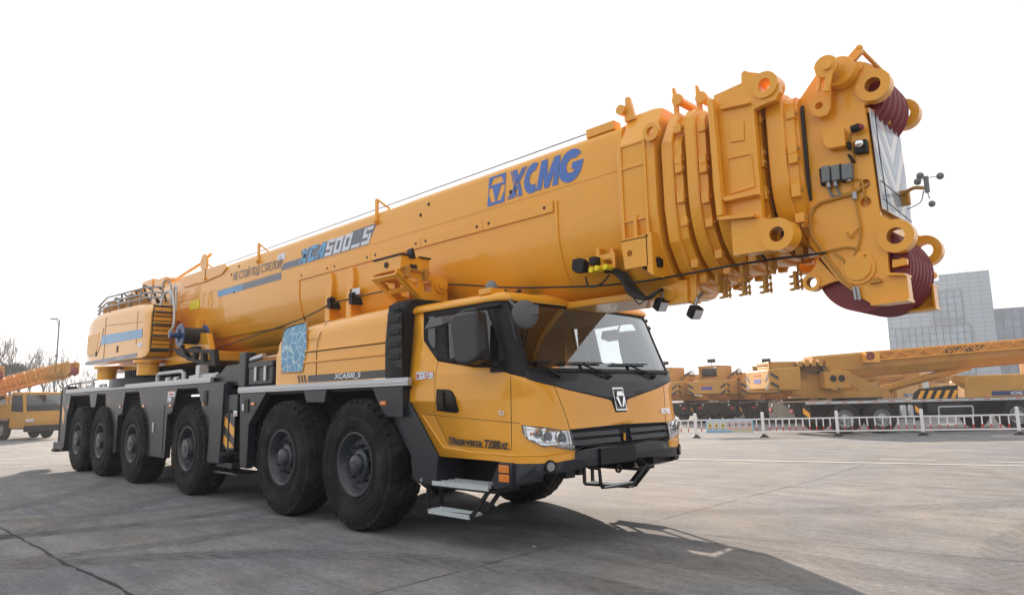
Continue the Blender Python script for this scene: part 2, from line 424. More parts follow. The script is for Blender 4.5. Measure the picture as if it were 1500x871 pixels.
# --- charcoal window band and A-pillars with openings
Q = lambda pts: H(pts)
qw = Q([(623.8, 463.4), (636.9, 461.5), (636.9, 507), (633.6, 511.4), (628, 505), (623.8, 496)])
dw = Q([(653.5, 463), (690, 455), (712, 451), (720, 474), (729.6, 501.6), (730.7, 533.5), (655.4, 524)])
ws = [(3.35, 1.735), (3.0, 1.728), (2, 1.722), (1, 1.72), (0, 1.72)]
wst = [(0, 2.385), (1, 2.383), (2, 2.38), (3.0, 2.37), (3.35, 2.33)]
wsl = ws+wst
wsf = [(t, z) for t, z in ws]+[(-t, z) for t, z in ws[::-1][1:]]+[(-t, z) for t, z in wst[::-1]]+wst[:-0 or None][1:]
out = [(rear_up[1][0], 2.41), rear_up[2], rear_up[3], rear_up[4], rear_up[5], rear_up[6], (3.6, 1.675), (2, 1.675), (0, 1.675)]
outl = out+[(-t, z) for t, z in out[::-1][1:]]+[(-6, 2.41), (-5, 2.41), (-3, 2.41), (0, 2.41), (3, 2.41), (5, 2.41), (6, 2.41)]
mirr = lambda l: [(-t, z) for t, z in l]
skin('window_band', [outl, qw, dw, mirr(qw), mirr(dw), wsf], BLK, cab, off=-.002, solid=.03)
skin('windscreen', [wsf], GLS, cab, off=-.010, solid=0)
for l in (qw, mirr(qw)): skin('quarter_window', [l], GLSD, cab, off=-.015, solid=0)
for l in (dw, mirr(dw)): skin('door_window', [l], GLSD, cab, off=-.015, solid=0)
def seam(mb, pts, w=.006, off=.002, mirror=True):
    dp = []
    for a, b in zip(pts, pts[1:]):
        n = max(1, int(math.hypot(b[0]-a[0], b[1]-a[1])/5)); dp += [(a[0]+(b[0]-a[0])*k/n, a[1]+(b[1]-a[1])*k/n) for k in range(n)]
    tz = H(dp+[pts[-1]])
    for sg in ((1, -1) if mirror else (1,)):
        dens = []
        for a, b in zip(tz, tz[1:]):
            n = max(1, int(abs(a[0]-b[0])/.15)+int(abs(a[1]-b[1])/.06))
            dens += [(a[0]+(b[0]-a[0])*k/n, a[1]+(b[1]-a[1])*k/n) for k in range(n)]
        dens.append(tz[-1])
        mb.tube([M(sg*t, z, off-w*.45) for t, z in dens], w*.5, 6)
sm = MB()
seam(sm, [(641.3, 528.9), (637.2, 560), (637, 607.9)]); seam(sm, [(637, 607.9), (657.7, 651.5), (749.5, 657.7), (748.9, 620), (748, 549)])
seam(sm, [(619, 606.3), (637, 607.9), (690, 613), (748.9, 618.3), (762, 619.5)], w=.005)
seam(sm, [(811.3, 563.9), (822, 590), (830, 612), (835.2, 629.5)])
seam(sm, [(643.4, 458), (641.6, 529)], w=.005)
psplit('panel_seam', sm, SEAL, cab)
# crease lines on the door / sill (raised beads in body colour)
bd = MB(); seam(bd, [(619, 608), (650, 655), (690, 662), (748, 667), (800, 667), (842, 660)], w=.03, off=.004); psplit('sill_bead', bd, YEL, cab)
# --- V shaped black panel on the front
Vp = H([(772, 554.6), (811.3, 564.7), (892, 584.6)])+[(.30, 1.40), (.22, 1.30), (.21, 1.285)]
vloop = [(3.9, 1.69), (2, 1.70), (0, 1.70)]
vloop = [(3.85, 1.70)]+Vp+mirr(Vp)[::-1]+[(-3.85, 1.70), (-2, 1.70), (0, 1.70), (2, 1.70)]
skin('black_v_panel', [vloop], DGR, cab, off=.004, solid=.006)
def flatfront(mb, poly, x, dx, th): return mb
# badge
def FM(u, v, off): return M(u/.45, v, off)        # u metres across the front (near the centre), + towards camera side
b = MB(); 
def badge(mb, cx, cz, w, h, off):
    def f(p, o): return M((cx+p[0])/.45, cz+p[1], o)
    for poly, o0, o1, mi in (([(-w/2-.0, -h/2), (w/2, -h/2), (w/2, h/2), (-w/2, h/2)], off, off+.012, 0),
                             ([(-w/2+.014, -h/2+.014), (w/2-.014, -h/2+.014), (w/2-.014, h/2-.014), (-w/2+.014, h/2-.014)], off+.0125, off+.014, 1)):
        mb.cur = mi; n = len(poly)
        mb.add([f(p, o0) for p in poly]+[f(p, o1) for p in poly], [tuple(range(n, 2*n))]+[(i, (i+1) % n, n+(i+1) % n, n+i) for i in range(n)])
    mb.cur = 0
    for poly in ([(-.045, .085), (.045, .085), (.068, .035), (-.068, .035)], [(-.074, .026), (-.046, .026), (-.006, -.088), (-.030, -.088), (-.076, -.005)], [(.074, .026), (.046, .026), (.006, -.088), (.030, -.088), (.076, -.005)]):
        n = len(poly); mb.add([f((p[0]*w/.2, p[1]*h/.26), off+.0145) for p in poly]+[f((p[0]*w/.2, p[1]*h/.26), off+.022) for p in poly], [tuple(range(n, 2*n))]+[(i, (i+1) % n, n+(i+1) % n, n+i) for i in range(n)])
badge(b, .0, 1.42, .185, .235, .006); P('maker_badge', b, [CHR, DBK], cab)

def ty(y):                       # metres across the front (+ = far side) -> t
    a = abs(y); t = a/.445 if a < .88 else (2+(a-.88)/.25 if a < 1.13 else 3+(a-1.13)/.15)
    return -t if y > 0 else t
b = MB(); put(b, glyphs('XCMG', .075, .15, .006, 1.0, 'CENTER', .9), lambda u, v: M(ty(.86+u), 1.245+v, .006)); P('small_badge', b, CHR, cab)
# --- grille
gl = [(t, gtop[1]*(t/2)+1.155*(1-t/2)) for t in (0, 1)]+[(gtop[0], gtop[1])]
gb = hit(841.8, 660)
goutl = [gl[0], gl[1], gl[2], (gb[0], gb[1]), (1.5, .985), (0, .955)]
goutl = goutl+mirr(goutl)[1:-1][::-1]
skin('grille_mesh', [goutl], BLK, cab, off=-.035, solid=.01)
sl = MB()
for z0, z1 in ((1.085, 1.10), (1.01, 1.03)):
    for sg in (1, -1):
        for tt in ((.22, 1.93),):
            n = 10; ts = [sg*(tt[0]+(tt[1]-tt[0])*i/n) for i in range(n+1)]
            sl.loft([[M(t, z0-.018, -.02), M(t, z0-.016, .006), M(t, z1+.012, -.002), M(t, z1+.014, -.02)] for t in ts])
psplit('grille_slat', sl, DGR, cab)
fr = MB(); gg = [goutl[i] for i in range(len(goutl))]
for a, c in zip(gg, gg[1:]+gg[:1]):
    fr.tube([M(a[0]+(c[0]-a[0])*k/4, a[1]+(c[1]-a[1])*k/4, -.004) for k in range(5)], .009, 6)
P('grille_frame', fr, BLK, cab)
tw = MB(); tw.box(1.68, 1.70, -.07, .07, .97, 1.10); tw.cyl((1.70, -.03, 1.06), (1.70, .05, 1.06), .018, 12); tw.cyl((1.70, -.03, 1.0), (1.70, .05, 1.0), .018, 12); P('tow_pocket', tw, BLK, cab)
P('tow_pin', MB().cyl((1.715, .0, .995), (1.715, .0, 1.07), .014, 10), YEL, cab)
gr = MB()
for i in range(60):
    y = -.82+1.64*i/59
    gr.tube([M(ty(y), .97+.012, -.03), M(ty(y+.04), 1.14, -.03)], .0025, 4); gr.tube([M(ty(y), .97+.012, -.03), M(ty(y-.04), 1.14, -.03)], .0025, 4)
P('grille_wire', gr, DGR, cab)
# --- headlights
hl = H([(763.8, 621.8), (800, 625.5), (835.2, 630.2), (838.5, 645), (841.5, 659.5), (824, 656.5), (807, 652.8), (797, 654.6), (788, 650.5), (772, 642.5), (766, 634)])
ctr = (sum(p[0] for p in hl)/len(hl), sum(p[1] for p in hl)/len(hl))
def shr(l, k): return [(ctr[0]+(p[0]-ctr[0])*k, ctr[1]+(p[1]-ctr[1])*k) for p in l]
for sg in (1, -1):
    f = (lambda l: l) if sg == 1 else mirr
    hd = skin('headlight', [f(hl)], BLK, cab, off=.003, solid=.01)
    skin('reflector_bowl', [f(shr(hl, .95))], LENS, hd, off=.0055, solid=.002)
    mb = MB(); mb.cur = 0
    for px, py, r in ((788, 634.5, .045), (800.5, 639, .055), (821, 641, .062)):
        t, z = hit(px, py); p = M(sg*t, z, .006); n = (M(sg*t, z, .1)-p).normalized()
        mb.cur = 0; mb.cyl(p, p+n*.018, r*1.12, 20, r*.92, caps=False); mb.cur = 1; mb.cyl(p, p+n*.006, r*.86, 20); mb.cur = 2; mb.ico(p+n*.006, r*.55, n=6)
    mb.build('lamp_cluster', [CHR, STEEL, GLC], hd)
    mb = MB()
    for i in range(14):
        a = i/13; px = 790+a*49; py = 648.8+a*7.0-(2.0 if 4 < i < 7 else 0)
        t, z = hit(px, py); p = M(sg*t, z+.012, .008); q = M(sg*t+.05, z+.012, .008)
        d = (q-p).normalized(); mb.obox(p, d*.009, Vector((0, 0, .007)), d.cross(Vector((0, 0, 1)))*.002)
    for i in range(4):
        t, z = hit(768.5+i*.8, 625.5+i*4); p = M(sg*t, z, .012); q = M(sg*t+.05, z, .012); d = (q-p).normalized(); mb.obox(p, d*.012, Vector((0, 0, .012)), d.cross(Vector((0, 0, 1)))*.004)
    psplit('running_light', mb, LWH, hd)
    mb = MB()
    for px, py in ((778, 635), (785.5, 632)):
        t, z = hit(px, py); mb.ico(M(sg*t, z, .018), .014, n=6)
    psplit('indicator_bulb', mb, AMB, hd)
    skin('lens_cover', [f(shr(hl, .985))], GLC, hd, off=.024, solid=0)
# --- lower black bumper (near half measured, mirrored)
bump = H([(841.8, 660.5), (842.3, 671.5), (817, 676.9), (790, 678.7), (748.4, 678)])
bl = H([(749.5, 711), (775, 706), (800, 694), (830, 691), (852, 687)])
bo = [(0, .94), (gb[0]*.5, .965)]+bump+bl+[(.9, .80), (0, .80)]
skin('bumper', [bo+mirr(bo)[1:-1][::-1]], DGR, cab, off=.0, solid=.04)
P('licence_plate_blank', MB().box(1.752, 1.764, -.47, .13, .785, .945), BLK, cab, bevel=.004)
P('bumper_crossmember', MB().box(1.30, 1.66, -.95, .95, .81, .90), BLK, cab)
for sg in (1, -1):
    t, z = hit(805.5, 683); p = M(sg*t, z, .0); n = (M(sg*t, z, .1)-p).normalized()
    fo = MB().cyl(p-n*.01, p+n*.016, .060, 24).build('fog_light', BLK, cab)
    MB().cyl(p+n*.014, p+n*.022, .040, 24).build('fog_lens', STEEL, fo)
# front step loop, tow eye
st = MB(); st.tube([(1.72, -.62, .78), (1.85, -.62, .77), (1.86, -.62, .64), (1.86, -.60, .60), (1.86, -.10, .575), (1.84, .20, .74), (1.70, .22, .80)], .018, 8)
P('front_step', st, BLK, cab); P('front_step_tread', MB().box(1.84, 1.88, -.58, -.12, .598, .606), GALV, cab)
te = MB(); te.lathe((1.66, -.05, .715), [(.045, -.012), (.045, .012), (.028, .012), (.028, -.012)], 20, 'x', True); P('tow_eye', te, BLK, cab)
te = MB(); te.box(1.60, 1.70, -.93, -.80, .70, .80); te.box(1.62, 1.68, -.72, -.66, .71, .8); psplit('tow_bracket', te, BLK, cab)
# --- roof
def rl(off, z, zz=2.41): return [M(t, zz, off)+Vector((0, 0, z-zz)) for t in ([7, 6.5, 6, 5.5, 5, 4.6, 4.3, 4, 3.7, 3.4, 3, 2.5, 2, 1, 0])]
def ring(off, z):
    a = rl(off, z); bk = [Vector((p.x, -p.y, p.z)) for p in a[::-1][1:]]; return a+bk
rf = MB(); r0 = ring(.018, 2.405); r1 = ring(.028, 2.42); r2 = ring(.018, 2.455); r3 = ring(-.03, 2.492); r4 = ring(-.12, 2.515); r5 = ring(-.5, 2.53)
rin = ring(-.05, 2.405)
rf.loft([rin, r0, r1, r2, r3, r4, r5]); P('roof', rf, YEL, cab, angle=50)
P('back_wall', MB().box(-.13, -.10, -1.27, 1.27, .9, 2.41), DIN, cab)
# beacon and marker lights on the roof
def beacon(x, y, z, nm, m):
    base = MB().box(x-.09, x+.09, y-.10, y+.10, z-.01, z+.05).build(nm+'_base', YEL, cab, bevel=.008)
    MB().lathe((x, y, z+.05), [(.062, 0), (.062, .03), (.052, .06), (.03, .085), (0, .093)], 20, 'z').build(nm, m, base)
q = at(720, 428, 'z', 2.52); beacon(q[0], q[1], 2.50, 'beacon', JBOX)
mk = MB(); mk.box(1.12, 1.22, .98, 1.14, 2.49, 2.53); P('marker_light', mk, AMB, cab, bevel=.01)
mk = MB(); mk.tube([(.92, -1.08, 2.535), (.98, -1.0, 2.55), (1.06, -.92, 2.53), (1.12, -.86, 2.55)], .012, 6, True); mk.ico((1.0, -.98, 2.55), .02, n=5); mk.ico((1.10, -.88, 2.55), .02, n=5)
mk.tube([(1.0, 1.15, 2.535), (1.12, 1.17, 2.55), (1.16, 1.19, 2.49)], .012, 6, True); psplit('roof_cable', mk, CAB_, cab)
# --- interior
it = MB()
it.box(.95, 1.46, -1.18, 1.18, 1.35, 1.60); it.box(.7, 1.35, -1.18, 1.18, .92, 1.4)
P('dashboard', it, DING, cab, bevel=.04)
for y in (-.75, .72):
    s_ = MB(); s_.box(.1, .62, y-.26, y+.26, 1.15, 1.32); P('seat', s_, DIN, cab, bevel=.05)
    s_ = MB(); s_.add([(.1, y-.25, 1.3), (.22, y-.25, 1.3), (.05, y-.22, 2.05), (-.04, y-.22, 2.05), (.1, y+.25, 1.3), (.22, y+.25, 1.3), (.05, y+.22, 2.05), (-.04, y+.22, 2.05)], [(0,1,2,3), (4,5,6,7), (0,1,5,4), (1,2,6,5), (2,3,7,6), (3,0,4,7)])
    P('backrest', s_, DIN, cab, bevel=.04)
sw = MB(); c = Vector((.90, .72, 1.70)); ax = Vector((-.55, 0, .85)).normalized(); e1 = Vector((0, 1, 0)); e2 = ax.cross(e1)
sw.tube([c+e1*.23*math.cos(a)+e2*.23*math.sin(a) for a in [2*math.pi*i/28 for i in range(29)]], .015, 8)
for a in (.3, 2.8, 4.7): sw.tube([c-ax*.04, c+e1*.22*math.cos(a)+e2*.22*math.sin(a)], .012, 6)
sw.cyl(c-ax*.35, c-ax*.02, .03, 12); P('steering_wheel', sw, BLK, cab)
it = MB(); it.box(-.08, 1.18, -1.2, 1.2, 2.36, 2.39); P('headliner', it, DING, cab)
it = MB()
for sg in (1, -1): it.bar(M(sg*3.7, 1.70, -.06), M(sg*3.7, 2.38, -.06), .07, .09); it.bar((-.08 + .35, -sg*1.24, 1.6), (-.08+.35, -sg*1.2, 2.38), .12, .08)
psplit('pillar_trim', it, DING, cab)
it = MB(); it.tube([M(-4.1, 1.78, -.09), M(-4.1, 1.84, -.14), M(-4.05, 2.0, -.14), M(-4.0, 2.06, -.10)], .014, 8, True); P('grab_handle', it, DIN, cab)
# --- wipers
for tb, te_, ta, zb in ((1.9, 3.0, 3.05, 0), (.12, 1.1, 1.2, 0), (-1.75, -.65, -.6, 0)):
    w = MB(); w.bar(M(tb, 1.655, .03), M(tb+.75, 1.765, .028), .020, .016); w.bar(M(tb, 1.655, .03), M(tb+.38, 1.71, .035), .03, .022)
    w.bar(M(tb+.05, 1.80, .018), M(tb+1.55, 1.79, .018), .018, .012)
    w.bar(M(tb+.75, 1.765, .028), M(tb+.78, 1.79, .022), .03, .02); w.cyl(M(tb, 1.655, .0), M(tb, 1.655, .045), .018, 10)
    P('wiper', w, BLK, cab)
lw = MB(); n = 24; ts = [3.4-6.8*i/n for i in range(n+1)]
lw.loft([[M(t, 1.70, .002), M(t, 1.70, .016), M(t, 1.735, .006), M(t, 1.735, .001)] for t in ts]); P('wiper_cowl', lw, BLK, cab)
# --- door handle
hp = H([(641.0, 569.5), (658.5, 570.3), (663, 573.5), (668, 583), (672.3, 602.5), (668, 604.3), (641.5, 601)])
for f in ((lambda l: l), mirr):
    hdl = skin('door_handle', [f(hp)], BLK, cab, off=.014, solid=.014)
    a, c, zt, zb_ = hp[0][0], hp[3][0], hp[0][1], hp[-1][1]
    k = [(a+(c-a)*u, zb_+(zt-zb_)*v) for u, v in ((.12, .10), (.95, .10), (.8, .75), (.62, .88), (.12, .88))]
    skin('handle_recess', [f(k)], SEAL, hdl, off=.0155, solid=.002)
    sg = 1 if f(hp)[0][0] > 0 else -1
    g_ = MB(); g_.bar(M(sg*(a+(c-a)*.45), zb_+(zt-zb_)*.1, .026), M(sg*(a+(c-a)*.38), zb_+(zt-zb_)*.88, .026), .022, .018); g_.build('handle_grip', BLK, hdl, bevel=.003)
# --- door lettering, stickers
def side(px, py): return at(px, py, 'y', -1.352)
q = side(658, 648); q2 = side(748, 657)
dirv = Vector(q2-q); L_ = dirv.length; dirv.normalize()
def sidetext(txt, p0, p1, size, m, name, y=-1.353, bold=.0, shear=0, gap=1.0, parent=None):
    g = glyphs(txt, size, shear, bold, 1, 'LEFT', gap); w = max(a for a, _ in g[0]); p0 = Vector(p0); p1 = Vector(p1); d = (p1-p0)/w
    mb = MB(); put(mb, g, lambda u, v: Vector((p0.x+d.x*u, y, p0.z+d.z*u+v))); return P(name, mb, m, parent, recalc=False, merge=False)
def doortext(txt, p0, p1, size, m, name, bold=0):
    g = glyphs(txt, size, 0, bold); w = max(a for a, _ in g[0]); n = 12
    tab = [hit(p0[0]+(p1[0]-p0[0])*k/n, p0[1]+(p1[1]-p0[1])*k/n) for k in range(n+1)]; us = [w*k/n for k in range(n+1)]
    mb = MB(); put(mb, g, lambda u, v: M(float(np.interp(u, us, [q[0] for q in tab])), float(np.interp(u, us, [q[1] for q in tab]))+v, .013))
    return P(name, mb, m, cab, recalc=False, merge=False)
doortext('Общая масса:', (658.9, 648.5), (708, 653.5), .088, DBK, 'door_lettering', .004)
doortext('72000', (711.6, 655), (735.3, 657), .108, DBK, 'door_lettering', .004)
doortext('кг', (737, 657), (746, 658), .108, DBK, 'door_lettering', .004)
doortext('G1', (732, 607), (740, 607.5), .055, CHR, 'door_badge', .003)
def sticker(name, px0, py0, px1, py1, y, marks, parent=None, base=DWH):
    a = at(px0, py1, 'y', y); b = at(px1, py0, 'y', y); x0, x1, z0, z1 = a[0], b[0], min(a[2], b[2]), max(a[2], b[2])
    z0, z1 = at(px0, py1, 'y', y)[2], at(px0, py0, 'y', y)[2]
    st_ = MB().box(x0, x1, y-.003, y, z0, z1).build(name, base, crane if parent is None else parent)
    for i, (fx0, fz0, fx1, fz1, m) in enumerate(marks):
        MB().box(x0+(x1-x0)*fx0, x0+(x1-x0)*fx1, y-.0045, y-.0031, z0+(z1-z0)*fz0, z0+(z1-z0)*fz1).build('sticker_mark', m, st_)
    return st_
s1 = sticker('warning_sticker', 609.7, 545, 619.8, 556, -1.352, [(.12, .2, .42, .75, REDP), (.6, .5, .9, .6, DBK)], cab)
s2 = sticker('warning_sticker', 620.3, 544, 634.5, 554.5, -1.352, [(.5, .85, 1, 1, AMB), (.58, .3, .9, .36, SLT)], cab)
c0 = at(625, 549.5, 'y', -1.356); mm = MB(); mm.lathe((c0[0], -1.356, c0[2]), [(.035, -.001), (.035, .001), (.027, .001), (.027, -.001)], 20, 'y', True); mm.bar((c0[0]-.02, -1.357, c0[2]+.02), (c0[0]+.02, -1.357, c0[2]-.02), .002, .007)
mm.build('no_entry_mark', REDP, s2)

# --- mirrors (both sides)
def mirror_set(sg):
    y = lambda v: sg*v
    m0 = MB()
    # big housing, leaning slightly, its back faces the viewer
    def sec(z, x0, x1, ya, yb, r=.03): return [(x0, y(ya), z), (x0+.02, y(ya-.02), z), (x1-.02, y(ya-.02), z), (x1, y(ya), z), (x1, y(yb), z), (x0, y(yb), z)]
    return m0
mir_px = dict(body=[(661.5, 465), (670, 459), (700, 455), (702, 470), (706, 515), (704, 526), (690, 534), (677, 534), (670, 530), (665, 500)])
hz = S(-1.62, mir_px['body'])
for sg in (-1, 1):
    mb = MB(); yo, yi = sg*1.72, sg*1.50
    cx_ = sum(p[0] for p in hz)/len(hz); cz_ = sum(p[1] for p in hz)/len(hz)
    sh = lambda k: [(cx_+(p[0]-cx_)*k, cz_+(p[1]-cz_)*k) for p in hz]
    mb.loft([[(p[0], sg*1.66, p[1]) for p in sh(.92)], [(p[0], sg*1.63, p[1]) for p in hz], [(p[0]-.03, sg*1.50, p[1]) for p in hz], [(p[0]-.04, sg*1.47, p[1]) for p in sh(.95)]])
    if sg > 0: mb.v = [(a-.14, b-.13, c) for a, b, c in mb.v]
    m_ = P('side_mirror', mb, MBLK, cab, angle=40, bevel=.012)
    g_ = MB().loft([[(p[0]-.046, sg*1.50, p[1]) for p in sh(.85)], [(p[0]-.047, sg*1.499, p[1]) for p in sh(.84)]])
    if sg > 0: g_.v = [(a-.14, b-.13, c) for a, b, c in g_.v]
    g_.build('mirror_glass', CHR, m_)
    a = MB(); zt = max(p[1] for p in hz)-.02; zb = min(p[1] for p in hz)+.06
    a.tube([(1.22, sg*1.27, 2.36), (1.10, sg*1.42, zt+.07), (hz[2][0]-.03, sg*1.60, zt+.03), (hz[1][0]+.04, sg*1.60, zt-.03)], .022, 10, True)
    a.tube([(1.28, sg*1.29, 1.74), (1.20, sg*1.40, 1.78), (1.05, sg*1.55, 1.80), (.9, sg*1.60, 1.83)], .035, 8, True)
    a.box(1.15, 1.34, min(sg*1.26, sg*1.36), max(sg*1.26, sg*1.36), 1.70, 1.80)
    a.loft([[(hz[4][0], sg*1.62, 2.0-.10), (hz[4][0], sg*1.55, 1.9), (hz[4][0], sg*1.55, zb-.03), (hz[4][0], sg*1.62, zb-.03)], [(1.22, sg*1.42, 1.80), (1.22, sg*1.38, 1.80), (1.22, sg*1.38, 1.76), (1.22, sg*1.42, 1.76)]])
    if sg > 0: a.v = [(p-.10*(abs(q)-1.3)/.3, q-.13*max(0, min(1, (abs(q)-1.3)/.25)), r) for p, q, r in a.v]
    psplit('mirror_arm', a, BLK, m_, angle=45)
    # kerb mirror above the door
    k = MB(); kx = .55
    k.loft([[(kx-.10, sg*1.38, 2.30), (kx+.13, sg*1.38, 2.31), (kx+.15, sg*1.38, 2.26), (kx-.12, sg*1.38, 2.20)], [(kx-.08, sg*1.56, 2.27), (kx+.11, sg*1.56, 2.28), (kx+.16, sg*1.58, 2.19), (kx-.14, sg*1.58, 2.17)]])
    k.tube([(kx+.1, sg*1.44, 2.26), (kx+.22, sg*1.34, 2.34), (kx+.3, sg*1.27, 2.36)], .014, 6)
    P('kerb_mirror', k, GPLA, cab, bevel=.01)
# round front mirror on the near corner
c = Vector(at(769, 460, 'y', -1.36)); n_ = Vector((.72, -.55, .12)).normalized()
fm = MB(); e1 = n_.cross(Vector((0, 0, 1))).normalized(); e2 = e1.cross(n_)
rings = []
for r_, o_ in ((.118, -.035), (.125, -.01), (.118, .025), (.09, .045), (.03, .052)):
    rings.append([c+e1*r_*math.cos(a)+e2*r_*1.12*math.sin(a)+n_*o_ for a in [2*math.pi*i/28 for i in range(28)]])
fm.loft(rings)
fm.obox(c+n_*.035-e1*.07*-1*-1+e2*.03, e1*.05, e2*.045, n_*.02)
fm_ = P('front_mirror', fm, GPLA, cab, angle=40)
MB().tube([(1.28, -1.16, 2.40), (1.36, -1.28, 2.38), c-n_*.03], .014, 8, True).build('mirror_stalk', GPLA, fm_)
# ---------------------------------------------------------------- wheels
XW = [-.973, -2.716, -5.958, -8.717, -10.795, -12.553]
def tyre_mesh():
    mb = MB(); Ro, w = .712, .43
    prof = [(.345, .03), (.36, .012), (.40, .002), (.47, -.010), (.56, -.016), (.62, -.012), (.668, .004), (.700, .026), (Ro, .055), (Ro+.003, w/2), (Ro, w-.055), (.70, w-.026), (.668, w-.004), (.62, w+.012), (.47, w+.01), (.36, w-.012), (.345, w-.03)]
    mb.lathe((0, 0, 0), prof, 96, 'y', True)
    for r in (.43, .585, .645): mb.lathe((0, 0, 0), [(r-.004, -.014 if r > .5 else -.004), (r, -.021 if r > .5 else -.012), (r+.004, -.014 if r > .5 else -.004)], 96, 'y')
    N = 36; rows = [(.006, .100, 0, .035), (.114, .205, .5, .04), (.225, .316, 0, -.04), (.330, .424, .5, -.035)]
    for y0, y1, ph, sk in rows:
        for i in range(N):
            a0 = 2*math.pi*(i+ph)/N; da = 2*math.pi/N*.84
            hexa = [(0, 0), (.5, -.10), (1, 0), (1, .9), (.5, 1.0), (0, .9)]
            top, bot = [], []
            for u, v in hexa:
                y = y0+(y1-y0)*u; a = a0+da*v+sk*(u-.5)*1.2
                edge = 1 if (y0 < .05 and u == 0) or (y1 > .4 and u == 1) else 0
                r1 = .745-(.030 if edge else 0); r0 = .70 if not edge else .655
                yy = y if not edge else (y-.002 if u == 0 else y+.002)
                top.append((r1*math.cos(a), yy, r1*math.sin(a))); bot.append((r0*math.cos(a), yy, r0*math.sin(a)))
            mb.add(top+bot, [tuple(range(6))]+[(k, (k+1) % 6, 6+(k+1) % 6, 6+k) for k in range(6)])
    return mb
def sidewall_text():
    mb = MB()
    def arc(txt, a_mid, size, r=.50):
        n = len(txt)
        for i, ch in enumerate(txt):
            if ch == ' ': continue
            g = glyphs(ch, size, 0, .002, 1, 'CENTER'); a = a_mid+(i-(n-1)/2)*size*.74/r
            def f(u, v, o):
                rr = r+v; aa = a+u/r
                return (-rr*math.sin(-aa)*1, o, rr*math.cos(aa))
            mb.add([f(u, v, -.0215 if r > .45 else -.012) for u, v in g[0]], g[1])
    arc('DOUBLE COIN', .35, .062); arc('REM', 4.55, .062)
    return mb
_st = sidewall_text
def rim_meshes(deep):
    mb = MB()
    mb.lathe((0, 0, 0), [(.345, .02), (.365, .005), (.362, -.004), (.345, -.004), (.325, .015), (.318, .035), (.305, .05), (.292, .085), (.280, .105), (.150, .108), (.145, .10)] if deep else
             [(.345, .02), (.365, .005), (.362, -.004), (.345, -.004), (.325, .015), (.315, .05), (.30, .09), (.285, .12), (.20, .15), (.18, .15)], 64, 'y')
    h = MB()
    if deep:
        h.lathe((0, 0, 0), [(.165, .108), (.162, .07), (.145, .058), (.118, .05), (.110, .02), (.100, .0), (.085, -.008), (.05, -.012), (.045, -.018), (0, -.018)], 40, 'y')
        for i in range(10):
            a = 2*math.pi*i/10+.2; p = Vector((.205*math.cos(a), .108, .205*math.sin(a)))
            h.cyl(p, p+Vector((0, -.055, 0)), .020, 6); h.cyl(p+Vector((0, -.055, 0)), p+Vector((0, -.085, 0)), .012, 8)
        hl_ = MB()
        for i in range(10):
            a = 2*math.pi*(i+.5)/10+.2; p = Vector((.252*math.cos(a), .106, .252*math.sin(a))); hl_.cyl(p, p+Vector((0, -.003, 0)), .020, 12)
    else:
        h.lathe((0, 0, 0), [(.20, .16), (.20, .10), (.175, .09), (.172, .0), (.160, -.015), (.150, -.02), (.150, -.03), (.06, -.035), (.055, -.045), (0, -.045)], 40, 'y')
        for i in range(12):
            a = 2*math.pi*i/12; p = Vector((.158*math.cos(a), -.015, .158*math.sin(a))); h.cyl(p, p+Vector((0, -.022, 0)), .012, 6)
            p = Vector((.225*math.cos(a), .15, .225*math.sin(a))); h.cyl(p, p+Vector((0, -.04, 0)), .016, 6)
        hl_ = MB()
        for i in range(8):
            a = 2*math.pi*(i+.5)/8; p = Vector((.262*math.cos(a), .118, .262*math.sin(a))); hl_.cyl(p, p+Vector((0, -.004, 0)), .024, 12)
    return mb, h, hl_
wheelp = {}; RUBL = mat('tyre_lettering', (.040, .036, .034), .7)
tm = None
for deep in (True, False):
    w0 = bpy.data.objects.new('wheel', None); COL.objects.link(w0); w0.parent = crane
    if tm is None: ty_ = tyre_mesh().build('tyre', RUB, w0, angle=28, merge=False); tm = ty_.data
    else: ty_ = bpy.data.objects.new('tyre', tm); COL.objects.link(ty_); ty_.parent = w0
    if deep: slt = sidewall_text().build('sidewall_lettering', RUBL, w0, recalc=False, merge=False); slm = slt.data
    else: slt = bpy.data.objects.new('sidewall_lettering', slm); COL.objects.link(slt); slt.parent = w0
    a, h, hh = rim_meshes(deep)
    a.build('rim', RIMM, w0, angle=40); h.build('hub', RIMM, w0, angle=40); psplit('rim_hole', hh, DIN, w0)
    wheelp[deep] = w0
used = {True: False, False: False}
for i, x in enumerate(XW):
    deep = i < 2
    for sg in (-1, 1):
        o = copy_tree(wheelp[deep], crane) if used[deep] else wheelp[deep]; used[deep] = True
        o.location = (x, sg*1.5, .745); o.rotation_euler = (0, 0, 0 if sg < 0 else math.pi)
        o.rotation_euler.y = 0
        sp = random.uniform(0, 6.28)
        if i > 0:
            o.rotation_euler = (0, sp, 0) if sg < 0 else (0, sp, math.pi)
        o.rotation_mode = 'XYZ'
# axles
ax = MB()
for x in XW: ax = MB(); ax.cyl((x, -1.1, .745), (x, 1.1, .745), .12, 16); ax.box(x-.22, x+.22, -.3, .3, .55, .95); P('axle', ax, BLK)
None
